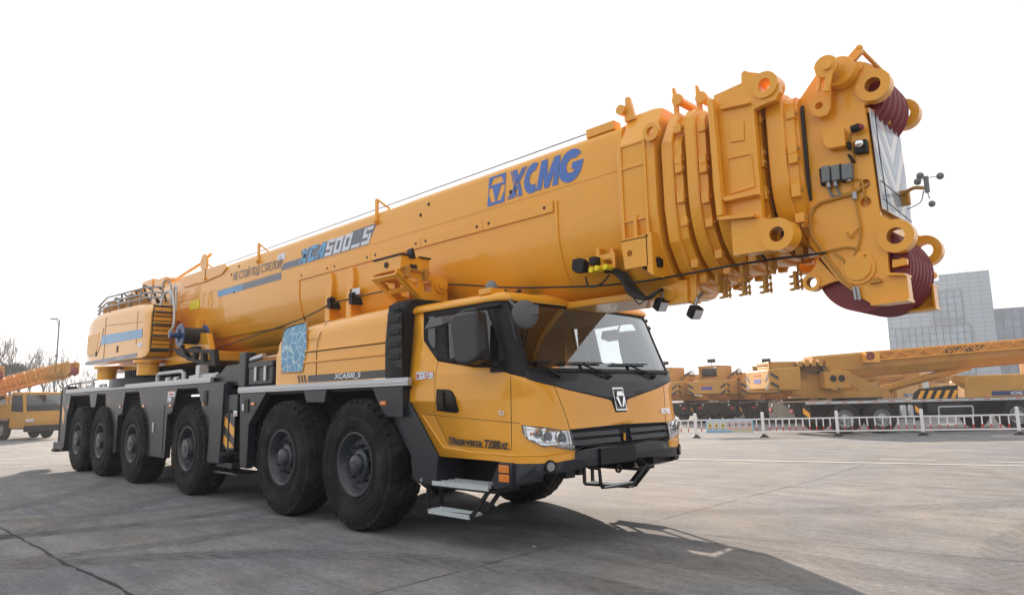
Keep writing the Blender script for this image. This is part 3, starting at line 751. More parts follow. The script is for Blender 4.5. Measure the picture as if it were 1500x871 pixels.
# ---------------------------------------------------------------- carrier frame
c = MB(); c.box(-14.3, -.1, -.52, .52, .80, 1.62); c.box(-14.0, -5.3, -1.40, 1.40, 1.72, 1.80); c.box(-4.2, -.1, -1.40, 1.40, 1.58, 1.64)
c.box(-5.3, -4.2, -1.1, 1.1, .9, 1.7)
c.box(-.1, 1.2, -.6, .6, .70, .86)
P('chassis', c, BLK)
dk = MB(); dk.box(-14.0, -5.3, -1.42, 1.42, 1.802, 1.86); dk.box(-4.2, -3.1, -1.4, 1.4, 1.64, 1.70); P('deck', dk, DGR)
for sg in (-1, 1):
    Y = sg*1.45
    def yb(a, b): return (min(sg*a, sg*b), max(sg*a, sg*b))
    r = MB(); y0, y1 = yb(1.40, 1.455)
    r.box(-14.02, -5.22, y0, y1, 1.805, 1.895); y2, y3 = yb(1.455, 1.462); r.box(-14.02, -5.22, y2, y3, 1.835, 1.865); y4, y5 = yb(1.25, 1.40); r.box(-14.02, -5.22, y4, y5, 1.88, 1.894)
    P('side_rail', r, ALU, bevel=.004)
    r = MB(); r.box(-4.2, -.03, y0, y1, 1.612, 1.70); r.box(-4.2, -.03, y2, y3, 1.64, 1.67); P('side_rail', r, ALU, bevel=.004)
    # side panels, measured on the near side and repeated on the far side
    YY = -1.44
    def panel(px, name='side_panel', th=.10, yy=1.44, inset=0, m=DGR, bev=.008):
        poly = S(YY, px); a, b = yb(yy-inset-th, yy-inset); return P(name, MB().prism(poly, a, b), m, bevel=bev)
    def xz(poly, name='side_panel', th=.10, yy=1.44, m=DGR, bev=.008):
        a, b = yb(yy-th, yy); return P(name, MB().prism(poly, a, b), m, bevel=bev)
    T1 = 1.803
    xz([(-14.05, T1), (-13.62, T1), (-13.72, 1.45), (-13.85, 1.30), (-13.95, .48), (-14.15, .48)])
    xz([(-12.05, T1), (-11.40, T1), (-11.52, 1.45), (-11.86, 1.45)])
    xz(S(YY, [(154, 578.5), (155, 602), (157.1, 608), (158.2, 659.9), (168.5, 663), (172.6, 608), (178.8, 605), (184, 580)])[:-1]+[(-9.75, T1)][:1]) if 0 else None
    def onS(px, top=True):
        p = S(YY, px)
        return p
    pc = S(YY, [(155, 602), (157.1, 608), (158.2, 659.9), (168.5, 663), (172.6, 608), (178.8, 605)]); x0 = S(YY, [(154, 580)])[0][0]; x1 = S(YY, [(184, 577)])[0][0]
    xz([(x0, T1)]+pc+[(x1, T1)])
    pd = S(YY, [(207.6, 603.4), (211.4, 607.1), (212.6, 666.5), (240.4, 671), (245, 607), (251.8, 603.4)]); x0 = S(YY, [(202.5, 574)])[0][0]; x1 = S(YY, [(261, 570)])[0][0]
    dpan = xz([(x0, T1)]+pd+[(x1, T1)])
    pe = S(YY, [(290.9, 574.3), (297.2, 605.9), (301, 607.1), (303.6, 677.9), (325, 679.1), (330, 600), (331.3, 566)]); x0 = S(YY, [(285.9, 567)])[0][0]
    xz([(x0, T1)]+pe[:-1]+[(pe[-1][0], T1)])
    # second box, slightly proud
    pf = S(YY, [(314, 567), (306, 676), (324, 678), (331, 567)]); xz([(pf[0][0], T1-.03), pf[1], pf[2], (pf[3][0], T1-.03)], 'equipment_box', .08, 1.475)
    # arch tops
    for a, b in ((S(YY, [(178.8, 605)])[0][0], S(YY, [(207.6, 603)])[0][0]), (S(YY, [(251.8, 604)])[0][0], S(YY, [(297, 604)])[0][0]), (-13.62, -12.05), (-11.4, S(YY, [(155, 602)])[0][0])):
        xz([(a-.1, T1), (b+.1, T1), (b+.1, T1-.04), (b-.12, T1-.07), (a+.12, T1-.07), (a-.1, T1-.04)], 'arch_trim', .12, 1.438)
    T2 = 1.610
    pg = S(YY, [(383.1, 570.5), (364.2, 621), (360.4, 686.2), (350.8, 684.2), (351.6, 571)])
    xz([(pg[0][0]+.15, T2), pg[1], pg[2], pg[3], (pg[4][0], T2)])
    pw = S(YY, [(444.4, 567.5), (478.4, 567.5), (474.9, 589.4), (448.5, 589.4)]); xz([(pw[0][0], T2), (pw[1][0], T2), pw[2], pw[3]])
    ph = S(YY, [(558.7, 600), (562.8, 610.2), (576, 610.2), (594.5, 588)]); x0 = S(YY, [(544.9, 565)])[0][0]
    xz([(x0, T2)]+ph[:3]+[(-.14, 1.28), (-.14, T2)])
    # marker lights
    for px, py in ((100, 596), (157, 596), (176.5, 595.5), (210.7, 594.5), (250.2, 593.5), (299.5, 592), (371, 591), (562, 590)):
        q = at(px, py, 'y', YY); a, b = yb(1.44, 1.455); P('marker_light', MB().box(q[0]-.055, q[0]+.055, a, b, q[2]-.022, q[2]+.022), AMB, bevel=.004)
    # fender + step unit below the cab
    fen = S(-1.38, [(577, 588), (598.4, 587.7), (610, 609), (640.5, 667.5), (640, 712), (612, 707.7), (603.5, 700), (601.5, 666), (577, 617)])
    a, b = yb(1.0, 1.385); P('front_fender', MB().prism(fen, a, b), DGR, bevel=.015)
    fs = S(-1.36, [(600, 668), (640, 671), (735, 679), (727, 718), (600, 708)])
    a, b = yb(.85, .9); P('step_well', MB().prism(fs, a, b), BLK)
    sp_ = S(-1.385, [(727, 716.9), (749.5, 711.2), (749.5, 678), (731.5, 676.5), (719.5, 703)]); a, b = yb(.95, 1.39)
    P('step_side_panel', MB().prism(sp_, a, b), DGR, bevel=.01)
    q0 = at(634, 705, 'y', -1.38); q1 = at(716, 712, 'y', -1.38)
    a, b = yb(1.0, 1.37); P('step_support', MB().box(q0[0]-.2, q1[0]+.05, a, b, q0[2]-.055, q0[2]-.015), BLK, bevel=.004)
    def tread(x0, x1, ya, yb_, z):
        t = MB(); t.box(x0, x1, min(ya, yb_), max(ya, yb_), z, z+.02); t.box(x0, x1, min(sg*1.375, sg*1.39), max(sg*1.375, sg*1.39), z-.02, z+.024)
        n = 22
        for i in range(n):
            x = x0+(x1-x0)*(i+.5)/n
            for k in range(3):
                yy = ya+(yb_-ya)*(k+.5)/3; t.cyl((x, yy, z+.018), (x, yy, z+.030), .012, 6, .008)
        P('step_tread', t, GALV)
    tread(q0[0], q1[0], sg*1.10, sg*1.375, q0[2]-.012)
    l0 = at(628, 748, 'y', -1.38); l1 = at(688, 753, 'y', -1.38)
    tread(l0[0], l1[0], sg*1.20, sg*1.375, l0[2])
    lf = MB()
    for yy in (1.20, 1.37):
        lf.bar((q0[0]-.08, sg*yy, q0[2]-.04), (q0[0]-.08, sg*yy, l0[2]+.01), .05, .02); lf.bar((q0[0]-.08, sg*yy, l0[2]), (l1[0]+.05, sg*yy, l1[2]-.012), .02, .03); lf.bar((l1[0]+.03, sg*yy, l1[2]-.01), (q1[0]+.04, sg*yy, q1[2]+.01), .022, .04)
    P('lower_step_frame', lf, BLK)
    bt = MB()
    for px, py in ((618, 702.5), (718.3, 712)):
        q = at(px, py, 'y', -1.39); bt.cyl((q[0], sg*1.385, q[2]), (q[0], sg*1.40, q[2]), .022, 12)
    psplit('step_bolt', bt, STEEL, crane)
    for px, py in ((738.7, 686.5), (739, 700)):
        q = at(px, py, 'y', -1.39); a, b = yb(1.388, 1.405); P('side_indicator', MB().box(q[0]-.065, q[0]+.065, a, b, q[2]-.035, q[2]+.035), AMB, bevel=.006)
    # outrigger box between axles two and three
    o = MB(); a, b = yb(.2, 1.30); o.box(-4.95, -4.25, a, b, 1.05, 1.60); P('outrigger_beam', o, BLK, bevel=.01)
    o = MB(); a, b = yb(1.30, 1.42); o.prism([(-5.0, 1.60), (-4.28, 1.60), (-4.28, 1.34), (-5.0, 1.34)], a, b); o.box(-5.0, -4.9, a, b, .85, 1.6); P('outrigger_head', o, DGR, bevel=.01)
    jk = MB(); jk.cyl((-4.52, sg*1.36, .72), (-4.52, sg*1.36, 1.36), .085, 20); jk.cyl((-4.52, sg*1.36, .70), (-4.52, sg*1.36, .74), .17, 20)
    P('outrigger_jack', jk, BLK)
    a, b = yb(1.425, 1.435)
    P('hazard_board', MB().box(-4.72, -4.32, a, b, .78, 1.32), DBK); a, b = yb(1.4355, 1.438)
    hz_ = MB()
    for k in (0, 1, 2): hz_.prism([(-4.72, 1.30-.28*k), (-4.72, 1.16-.28*k), (-4.32, .96-.28*k if k < 1 else .96-.28*k), (-4.32, 1.10-.28*k)] if k < 1 else [(-4.72, 1.30-.28*k), (-4.72, 1.16-.28*k), (-4.55, 1.075-.28*k) if k == 1 else (-4.72, 1.16-.28*k), (-4.32, max(.78, 1.10-.28*k))], a, b) if k < 2 else None
    psplit('hazard_stripe', hz_, YEL, crane)
    lp = S(-1.40, [(313, 688), (345, 688), (350, 696), (343, 706), (311, 702), (311, 697)]); a, b = yb(1.05, 1.42)
    f_ = MB(); f_.box(-4.95, -4.40, a, b, .50, .58); f_.loft([[(-5.0, sg*1.45, .42), (-4.3, sg*1.45, .42), (-4.3, sg*1.05, .42), (-5.0, sg*1.05, .42)], [(-5.0, sg*1.43, .445), (-4.3, sg*1.43, .445), (-4.3, sg*1.05, .445), (-5.0, sg*1.05, .445)]]); P('outrigger_float_pad', f_, DGR, bevel=.006)
# body details, near side only
dd = MB(); q = S(-1.44, [(220, 592), (241.5, 592), (237.5, 664), (216.5, 657)])
dd.prism([(q[0][0], q[0][1]), (q[1][0], q[0][1]), (q[2][0], q[2][1]), (q[3][0], q[2][1])], -1.447, -1.44); P('locker_door', dd, DGR, bevel=.004)
dl = at(224.5, 625.5, 'y', -1.45); dl_ = MB().box(dl[0]-.04, dl[0]+.04, -1.46, -1.447, dl[2]-.09, dl[2]+.09); P('locker_latch', dl_, ALU, bevel=.004)
sticker('warning_sticker', 246, 573.5, 257, 581, -1.442, [(.15, .3, .8, .6, REDP), (0, .8, 1, 1, AMB)])
sticker('warning_sticker', 245.5, 582, 251, 588.5, -1.442, [(.2, .2, .8, .45, SLT)])
sticker('warning_sticker', 342, 601, 347.5, 609, -1.442, [(.2, .2, .8, .45, REDP)])
sticker('reflector', 354.5, 591, 357.2, 601, -1.442, [])
sk = MB(); q = at(361, 594, 'y', -1.445); sk.box(q[0]-.06, q[0]+.07, -1.455, -1.44, q[2]-.10, q[2]+.10); q = at(301.5, 581, 'y', -1.445); sk.box(q[0]-.06, q[0]+.06, -1.455, -1.44, q[2]-.13, q[2]+.1); psplit('socket_recess', sk, SEAL, crane)
# tail
t = MB(); t.box(-14.75, -14.3, -1.25, 1.25, .9, 1.85); t.box(-14.5, -14.05, -1.42, -1.2, .45, 1.98); t.box(-14.5, -14.05, 1.2, 1.42, .45, 1.98); t.box(-14.95, -14.05, -1.45, -1.1, .42, .60); t.box(-14.6, -14.3, -1.40, 1.40, 1.85, 1.95)
P('rear_outrigger_box', t, DGR, bevel=.015)
t = MB(); t.cyl((-14.78, -1.32, .6), (-14.78, -1.32, 1.9), .07, 16); t.cyl((-14.78, 1.32, .6), (-14.78, 1.32, 1.9), .07, 16); t.box(-14.98, -14.6, -1.47, -1.08, .36, .43); P('rear_outrigger_jack', t, BLK)
t = MB(); q = S(-1.425, [(88.5, 603), (92, 597), (92.5, 622), (89, 625)]); t.prism([(-14.35, 1.5), (-14.12, 1.3), (-14.12, 1.0), (-14.35, 1.2)], -1.43, -1.422); P('hazard_stripe', t, YEL)
rr = MB(); rr.tube([(-14.4, -1.4, 1.95), (-13.9, -1.40, 2.02), (-11.6, -1.25, 2.10)], .02, 8); P('cable_guard_rail', rr, DGR)
# grab bars and catches on the deck
gbm = MB()
for x0, x1 in ((-13.3, -12.2), (-8.0, -6.7)):
    gbm.tube([(x0, -1.33, 1.89), (x0, -1.33, 2.02), (x0+.1, -1.33, 2.05), (x1-.1, -1.33, 2.05), (x1, -1.33, 2.02), (x1, -1.33, 1.89)], .035, 10)
psplit('grab_bar', gbm, ALU, crane)
ct = MB()
for x in (-12.9, -12.6, -11.8, -11.5, -7.6, -7.2, -6.3, -6.0, -5.8, -5.5): ct.box(x, x+.14, -1.33, -1.26, 1.89, 1.93+.03*random.random()); ct.cyl((x-.03, -1.30, 1.95), (x+.2, -1.30, 1.95), .022, 8)
ct.box(-6.5, -5.45, -1.32, -1.24, 1.90, 1.96); ct.box(-6.1, -5.95, -1.36, -1.2, 1.9, 2.12); psplit('deck_catch', ct, ALU, crane, bevel=.01)
# mid deck clutter between the two body halves
m_ = MB(); m_.prism([(-5.4, 1.80), (-4.9, 2.06), (-4.2, 2.06), (-3.2, 1.95), (-3.2, 1.70), (-4.2, 1.70)], -1.35, 1.3); P('deck_ramp', m_, DGR, bevel=.02)
m_ = MB(); m_.box(-4.28, -4.05, -1.42, -1.25, 1.70, 2.22); P('lashing_post', m_, DGR, bevel=.02)
m_ = MB(); m_.box(-3.98, -3.22, -1.40, -1.0, 1.72, 2.02); m_.box(-3.99, -3.21, -1.41, -.99, 1.96, 2.06); P('tool_box', m_, DGR, bevel=.02)
m_ = MB()
for x in (-3.75, -3.45): m_.box(x, x+.07, -1.425, -1.41, 1.78, 1.98)
m_.cyl((-4.0, -1.35, 2.1), (-3.6, -1.35, 2.14), .04, 10); psplit('box_latch', m_, ALU, crane)
# ---------------------------------------------------------------- engine cowl
zc0 = 1.702
def cowl_sec(x, zt, y0=1.43, rr=.22):
    pts = [(x, -y0, zc0), (x, -y0-.0, 2.05), (x, -y0+.005, 2.12), (x, -y0+.03, zt-rr-.02)]
    for k in range(7):
        a = math.pi/2*k/6; pts.append((x, -y0+.03+rr*(1-math.cos(a)), zt-rr+rr*math.sin(a)))
    return pts+[(x, -.2, zt+.02), (x, -.2, zc0)]
cw = MB(); cw.loft([cowl_sec(-3.12, 2.30, 1.38, .15), cowl_sec(-3.08, 2.40, 1.42, .2), cowl_sec(-2.96, 2.46), cowl_sec(-2.3, 2.50), cowl_sec(-1.2, 2.53), cowl_sec(-.50, 2.54), cowl_sec(-.46, 2.535)])
P('engine_cowl', cw, YEL, angle=40)
iq = MB(); iq.loft([cowl_sec(-.46, 2.56, 1.445, .16), cowl_sec(-.44, 2.58, 1.45, .16), cowl_sec(-.16, 2.58, 1.45, .16), cowl_sec(-.14, 2.56, 1.44, .16)]); inn = P('air_intake', iq, BLK, angle=40)
iq = MB(); rec = S(-1.455, [(575.5, 462), (588, 457), (589, 538), (582, 537), (573, 528), (569, 500)])
iq.prism(rec, -1.457, -1.452); iq.build('intake_recess', DIN, inn)
iq = MB()
for k in range(5): 
    z = 1.90+.135*k; iq.box(-.36, -.16, -1.472, -1.457, z, z+.07)
psplit('intake_louver', iq, BLK, inn, bevel=.008)
# beads and seams on the cowl
def cy(z): return -1.43 if z < 2.05 else (-1.425 if z < 2.12 else -1.425+.025*(z-2.12)/.2)
bd = MB(); 
bd.loft([[(x, -1.432, 1.955), (x, -1.446, 1.965), (x, -1.446, 1.985), (x, -1.43, 1.995)] for x in (-2.30, -.47)])
P('cowl_bead', bd, YEL); bd = MB(); bd.box(-2.30, -.47, -1.438, -1.42, 2.105, 2.125); P('cowl_crease', bd, SEAL if 0 else YEL, bevel=.006)
sm = MB(); sm.tube([(-1.98+.0, -1.434, 1.72), (-1.98, -1.434, 2.05), (-1.97, -1.428, 2.2), (-1.95, -1.405, 2.32), (-1.93, -1.33, 2.46)], .004, 6); sm.tube([(-2.3, -1.433, 2.10), (-.47, -1.433, 2.10)], .004, 6)
sm.tube([(-2.26, -1.43, 2.36), (-2.22, -1.432, 2.26), (-2.0, -1.43, 2.26)], .003, 5); P('cowl_seam', sm, SEAL)
# blue honeycomb-cracked window
vp = S(-1.44, [(412, 480.3), (424.4, 474.5), (443.5, 470), (447.4, 501), (448.5, 512.5), (442.8, 544.5), (412.3, 546), (409.5, 491.8)])
VM = bpy.data.materials.new('cell_pattern'); VM.use_nodes = True; nt = VM.node_tree; b_ = nt.nodes['Principled BSDF']; b_.inputs['Roughness'].default_value = .3; b_.inputs['Coat Weight'].default_value = .4
tc = nt.nodes.new('ShaderNodeTexCoord'); mp = nt.nodes.new('ShaderNodeMapping'); mp.inputs['Scale'].default_value = (7.2, 0.001, 7.2); vo = nt.nodes.new('ShaderNodeTexVoronoi'); vo.feature = 'DISTANCE_TO_EDGE'; vo.inputs['Randomness'].default_value = .85; vo.inputs['Scale'].default_value = 1
rp = nt.nodes.new('ShaderNodeMath'); rp.operation = 'LESS_THAN'; rp.inputs[1].default_value = .035; mc = nt.nodes.new('ShaderNodeMix'); mc.data_type = 'RGBA'; mc.inputs[6].default_value = (.008, .22, .42, 1); mc.inputs[7].default_value = (.45, .62, .68, 1)
nt.links.new(tc.outputs['Object'], mp.inputs[0]); nt.links.new(mp.outputs[0], vo.inputs[0]); nt.links.new(vo.outputs[0], rp.inputs[0]); nt.links.new(rp.outputs[0], mc.inputs[0]); nt.links.new(mc.outputs[2], b_.inputs['Base Color'])
mb = MB(); drape(mb, [vp], lambda u, v: (u, cy(v)-.006-(0 if v < 2.3 else -.3*(v-2.3)**2), v), [], [2.05, 2.12, 2.2, 2.28, 2.35]); P('patterned_window', mb, VM, solid=0)
mb = MB(); vv = [(p[0], cy(p[1])-.003, p[1]) for p in vp]; mb.tube(vv+[vv[0]], .012, 6); P('window_rim', mb, YELD)
st = S(-1.432, [(465.7, 545.7), (558.5, 540), (558.5, 550.3), (465.7, 553.8)]); z0 = 1.712; z1 = 1.80
mb = MB().box(-2.18, -.465, -1.436, -1.431, z0, z1); P('model_strip', mb, DBK)
mb = MB()
for i in range(3): x = -2.42+.08*i; mb.prism([(x, z0), (x+.04, z0), (x, z1+.01), (x-.04, z1+.01)], -1.436, -1.431)
psplit('strip_slash', mb, DBK, crane)
a_ = at(490, 552, 'y', -1.437); b_ = at(528, 549.6, 'y', -1.437)
sidetext('XCA500_S', (a_[0], 0, z0+.022), (b_[0], 0, z0+.022), .085, DWH, 'cowl_lettering', y=-1.4375, bold=.003, shear=.15)
mb = MB()
for px, r_ in ((418, .05), (425, .045), (434, .05), (443, .04)): q = at(px, 472, 'z', 2.47); mb.cyl((q[0], -1.15, 2.45), (q[0], -1.15, 2.52), r_, 12)
psplit('filler_cap', mb, JBOX, crane)
# ---------------------------------------------------------------- superstructure
RX = -10.0
mb = MB(); mb.lathe((RX, 0, 1.86), [(1.55, 0), (1.55, .16), (1.45, .18), (.9, .18)], 64, 'z'); P('slewing_platform', mb, DGR, angle=30)
mb = MB(); mb.lathe((RX, 0, 2.04), [(1.22, 0), (1.22, .17), (.9, .17)], 64, 'z')
for i in range(96):
    a = 2*math.pi*i/96; e = Vector((math.cos(a), math.sin(a), 0)); c = Vector((RX, 0, 2.125))+e*1.245; mb.obox(c, e*.025, Vector((-e.y, e.x, 0))*.018, (0, 0, .075))
P('slewing_ring', mb, DIN, angle=30)
tt = MB(); tt.box(-12.6, -6.6, -.95, .95, 2.24, 2.42); P('turntable', tt, YEL, bevel=.02)
tt = MB(); tt.prism([(-11.8, 2.4), (-12.6, 3.7), (-12.2, 3.95), (-11.5, 3.9), (-8.5, 2.9), (-6.8, 2.75), (-6.6, 2.4)], -.92, -.82); tt.prism([(-11.8, 2.4), (-12.6, 3.7), (-12.2, 3.95), (-11.5, 3.9), (-8.5, 2.9), (-6.8, 2.75), (-6.6, 2.4)], .82, .92); psplit('turntable_cheek', tt, YEL, crane, bevel=.01)
for x, y in ((-8.9, -1.22), (-11.6, -1.22)):
    mb = MB(); mb.cyl((x, y, 2.06), (x, y, 2.32), .20, 28); mb.cyl((x, y, 2.30), (x, y, 2.36), .27, 28); P('slew_drive', mb, YEL)
# power pack housing beside the boom (near side) and its mirror on the far side
for sg in (-1, 1):
    ys = 1.40; xf, xr = -8.38, -12.72
    def hs_(x, zb, zt, yo, rr): 
        pts = [(x, sg*yo, zb), (x, sg*yo, zt-rr)]
        for k in range(1, 7):
            a = math.pi/2*k/6; pts.append((x, sg*(yo-rr*(1-math.cos(a))), zt-rr+rr*math.sin(a)))
        return pts+[(x, sg*.98, zt+.005), (x, sg*.98, zb)]
    h = MB(); h.loft([hs_(xr, 2.44, 3.38, ys-.06, .10), hs_(xr+.08, 2.44, 3.50, ys-.02, .18), hs_(xr+.45, 2.43, 3.62, ys, .22), hs_(-11.4, 2.43, 3.64, ys, .22), hs_(-9.3, 2.41, 3.56, ys, .22), hs_(-8.75, 2.40, 3.49, ys, .22)])
    hob = P('power_pack_housing', h, YEL, angle=40)
    # front end piece, tapered like a nose, with louvres facing forward
    h = MB(); h.loft([hs_(-8.749, 2.40, 3.49, ys, .22), hs_(-8.52, 2.42, 3.44, ys-.005, .20), [(p[0]+.06*((p[2]-2.4)), p[1], p[2]) for p in hs_(-8.45, 2.5, 3.42, ys-.03, .18)]])
    h.build('housing_nose', YEL, hob, angle=40)
    lv = MB()
    for k in range(9):
        z = 2.58+.092*k; x = -8.43+.06*(z-2.5)/1.0
        lv.prism([(x, z), (x+.035, z-.02), (x+.035, z+.035), (x, z+.062)], min(sg*1.33, sg*1.02), max(sg*1.33, sg*1.02))
    psplit('louver', lv, YEL, hob)
    mb = MB().prism([(-8.44, 2.50), (-8.432, 2.50), (-8.372, 3.42), (-8.38, 3.42)], min(sg*1.35, sg*1.0), max(sg*1.35, sg*1.0)); mb.build('louver_shade_sheet', DIN, hob)  # solid dark sheet behind the slats, coloured as the shade between them
    for k in range(4):
        z = 2.55+.24*k; MB().box(-8.42, -8.26, min(sg*1.36, sg*.98), max(sg*1.36, sg*.98), z, z+.02).build('ladder_step', GPLA, hob, bevel=.005)
    if sg < 0:
        sp = MB(); Y = -1.403
        q = S(Y, [(149.5, 491), (208.5, 481.5), (208.5, 494), (147.5, 505)]); d = .001
        mb = MB().prism(q, Y-.003, Y+.001); mb.build('blue_stripe', SKB, hob)
        q = S(Y, [(123.7, 530.5), (200.5, 516.5), (200.5, 522.7), (124, 535)]); q = [(max(a, -12.70), b) for a, b in q]; MB().prism(q, Y-.003, Y+.001).build('grey_band', SLT, hob)
        a_ = at(169.5, 527, 'y', Y); b_ = at(182, 524.8, 'y', Y)
        g = glyphs('XCA500_S', .085, .1, .003); w = max(a for a, _ in g[0]); dx = (b_-a_)/w
        put(MB(), g, lambda u, v: (a_[0]+dx[0]*u, Y-.005, a_[2]+dx[2]*u+v)).build('housing_lettering', DWH, hob, recalc=False, merge=False)
        sm = MB()
        for x in (-11.25,): sm.tube([(x, -1.402, 2.44), (x, -1.402, 3.42), (x, -1.34, 3.58), (x, -1.18, 3.645)], .006, 6)
        q = S(Y, [(128, 522), (142, 519), (147, 505), (152, 480)]); sm.tube([(a, Y+.001, b) for a, b in q], .006, 5)
        q = S(Y, [(149, 491), (152, 470)]); sm.tube([(-9.1, -1.402, 2.68), (-9.1, -1.402, 3.36)], .004, 5)
        sm.tube([(-11.2, Y+.001, 3.25), (-8.8, Y+.001, 3.12)], .004, 5)
        sm.build('housing_seam', SEAL, hob)
        MB().box(-9.0, -8.75, -1.406, -1.400, 2.62, 2.70).build('housing_mark', DWH, hob)
        MB().box(-11.9, -11.8, -1.407, -1.40, 2.60, 2.72).build('vent_slot', SEAL, hob); MB().box(-10.35, -10.25, -1.407, -1.40, 2.60, 2.74).build('vent_slot', SEAL, hob)
        wk = mat('vent_mesh', (.80, .37, .03), .45, coat=.4, noise=.08, nscale=60)
        q = S(Y, [(127, 520), (129, 492), (146, 487), (141, 517)]); MB().prism(q, Y-.002, Y+.0012).build('mesh_vent', wk, hob)
# railing and walkway clutter on top
rl_ = MB()
for dz in (0, .10, .22):
    rl_.tube([(-12.9, -1.15, 3.70+dz*.8), (-12.0, -1.2, 3.78+dz), (-9.4, -1.15, 3.70+dz), (-8.9, -1.0, 3.66+dz)], .022, 8)
for x in (-12.7, -12.0, -11.2, -10.5, -9.8, -9.1): rl_.tube([(x, -1.17, 3.58), (x+.05, -1.17, 3.90)], .018, 8)
rl_.tube([(-9.0, -1.0, 3.5), (-8.9, -1.0, 3.98), (-8.8, -.9, 3.92), (-8.75, -.9, 3.5)], .02, 8, True)
P('top_railing', rl_, STEEL)
rl_ = MB(); rl_.tube([(-8.3, -1.25, 3.40), (-8.25, -1.2, 3.62), (-8.1, -1.15, 3.66), (-8.0, -1.1, 3.45), (-7.95, -1.1, 3.0), (-8.05, -1.15, 2.85)], .025, 8, True); rl_.tube([(-8.35, -1.0, 3.45), (-8.3, -1.0, 3.75), (-8.2, -1.0, 3.78), (-8.15, -1.0, 3.3)], .02, 8, True); psplit('ladder_rail', rl_, ALU, crane)
# boom
def bprof(w, zt, zb, zs=3.25, rc=.10, n=12):
    """half profile of the U-shaped boom, then mirrored: list of (y, z)"""
    r_ = [(0, zt)]
    for k in range(5):
        a = math.pi/2*k/4; r_.append((-(w-rc+rc*math.sin(a)), zt-rc+rc*math.cos(a)))
    zs = zb+(zt-zb)*.50
    for k in range(n+1):
        a = math.pi/2*k/n; r_.append((-w*math.cos(a)**.85, zs-(zs-zb)*math.sin(a)**.95) if k < n else (0, zb))
    return r_+[(-y, z) for y, z in r_[::-1][1:-1]]
def tubeX(x0, x1, pf, pf2=None, cham=0):
    mb = MB(); pf2 = pf2 or pf
    rs = [[(x0, y, z) for y, z in pf], [(x1, y, z) for y, z in pf2]]
    return mb.loft(rs)
BW = .65
main = bprof(BW, 4.06, 2.42)
boom = P('boom', tubeX(-9.0, 2.3, main), YEL, angle=24)
B = lambda name, mb, m, **kw: P(name, mb, m, boom, **kw)
rear = [bprof(BW, 4.06, 2.42), bprof(.60, 4.04, 2.5), bprof(.52, 3.98, 2.7)]
mb = MB(); mb.loft([[(-9.0, y, z) for y, z in rear[0]], [(-11.9, y, z) for y, z in rear[1]], [(-12.5, y, z) for y, z in rear[2]]]); B('boom_foot', mb, YEL, angle=24)
def sideplate(name, poly, m=YEL, th=.012, y=-BW, **kw): return B(name, MB().prism(poly, y-th, y+.005), m, **kw)
for sg in (-1, 1):
    def sp2(name, poly, m=YEL, th=.010, **kw):
        a, b = sorted((sg*(BW+th), sg*(BW-.004))); return B(name, MB().prism(poly, a, b), m, **kw)
    sp2('weld_seam', [(-9.0, 3.60), (2.25, 3.60), (2.25, 3.612), (-9.0, 3.612)], th=.004)
    x = -3.92
    for xe in (-2.95, -1.9, -.8, .35, 1.42): sp2('wear_strip', [(x, 3.365), (xe-.006, 3.365), (xe-.006, 3.49), (x, 3.49)], th=.020, bevel=.003); x = xe
    mb = MB()
    for x in (-3.82, -3.05, -2.85, -2.0, -1.8, -.9, -.7, .25, .45, 1.3):
        mb.cyl((x, sg*(BW+.012), 3.43), (x, sg*(BW+.024), 3.43), .018, 10)
    psplit('strip_bolt', mb, SEAL, boom)
    mb = MB()
    def Yb(z):
        zs = 3.24
        if z > zs: return BW
        s_ = min(1, (zs-z)/(zs-2.42)); a = math.asin(s_**(1/.95)); return BW*math.cos(a)**.85
    for x in (1.44, -3.93):
        mb.loft([[(x, sg*(Yb(z)-.01), z), (x, sg*(Yb(z)+.014), z), (x+.03, sg*(Yb(z)+.014), z), (x+.03, sg*(Yb(z)-.01), z)] for z in [3.48-.04*k for k in range(26)]])
    psplit('stiffener_rib', mb, YEL, boom)
    mb = MB(); mb.loft([[(x, sg*(Yb(2.78)-.01), 2.80), (x, sg*(Yb(2.80)+.03), 2.82), (x, sg*(Yb(2.7)+.03), 2.70), (x, sg*(Yb(2.7)-.01), 2.68)] for x in (-8.4, -3.9)]); B('lower_seam_strip', mb, YEL)
    # saddle straps near the boom rest
    for xc in (-2.95, -2.38):
        mb = MB(); mb.prism([(xc-.07, 3.22), (xc-.05, 3.34), (xc+.05, 3.34), (xc+.09, 3.22), (xc+.07, 3.0), (xc+.03, 2.92), (xc+.03, 2.55), (xc-.10, 2.55), (xc-.10, 2.95), (xc-.07, 3.05)], *sorted((sg*(BW+.05), sg*(BW-.25))))
        B('saddle_strap', mb, YEL, bevel=.012)
    mb = MB(); mb.box(-3.0, -1.9, *sorted((sg*.40, sg*.62)), 2.52, 2.66); B('saddle_block', mb, YEL, bevel=.01)
    for xc in (-2.86, -2.28):
        mb = MB(); y0 = sg*(BW+.06); mb.cyl((xc-.04, y0, 2.92), (xc+.04, y0, 2.92), .05, 12); mb.box(xc-.04, xc+.04, *sorted((sg*(BW-.1), sg*(BW+.10))), 2.8, 2.9); B('hose_guide', mb, BLK)
    # rope guides along the top
    for xg in (-1.78, -5.35, -7.6):
        g_ = MB(); y0 = sg*(BW+.02)
        g_.prism([(xg-.035, 3.86), (xg+.01, 3.86), (xg+.015, 4.02), (xg+.02, 4.22), (xg-.03, 4.22), (xg-.035, 4.0)], *sorted((y0-.005, y0+.03))); g_.bar((xg, y0*.98, 4.21), (xg+.16, y0*.8, 4.05), .035, .03); g_.cyl((xg, y0, 3.9), (xg, y0+sg*.04, 3.9), .03, 10)
        B('rope_guide', g_, YEL, bevel=.004)
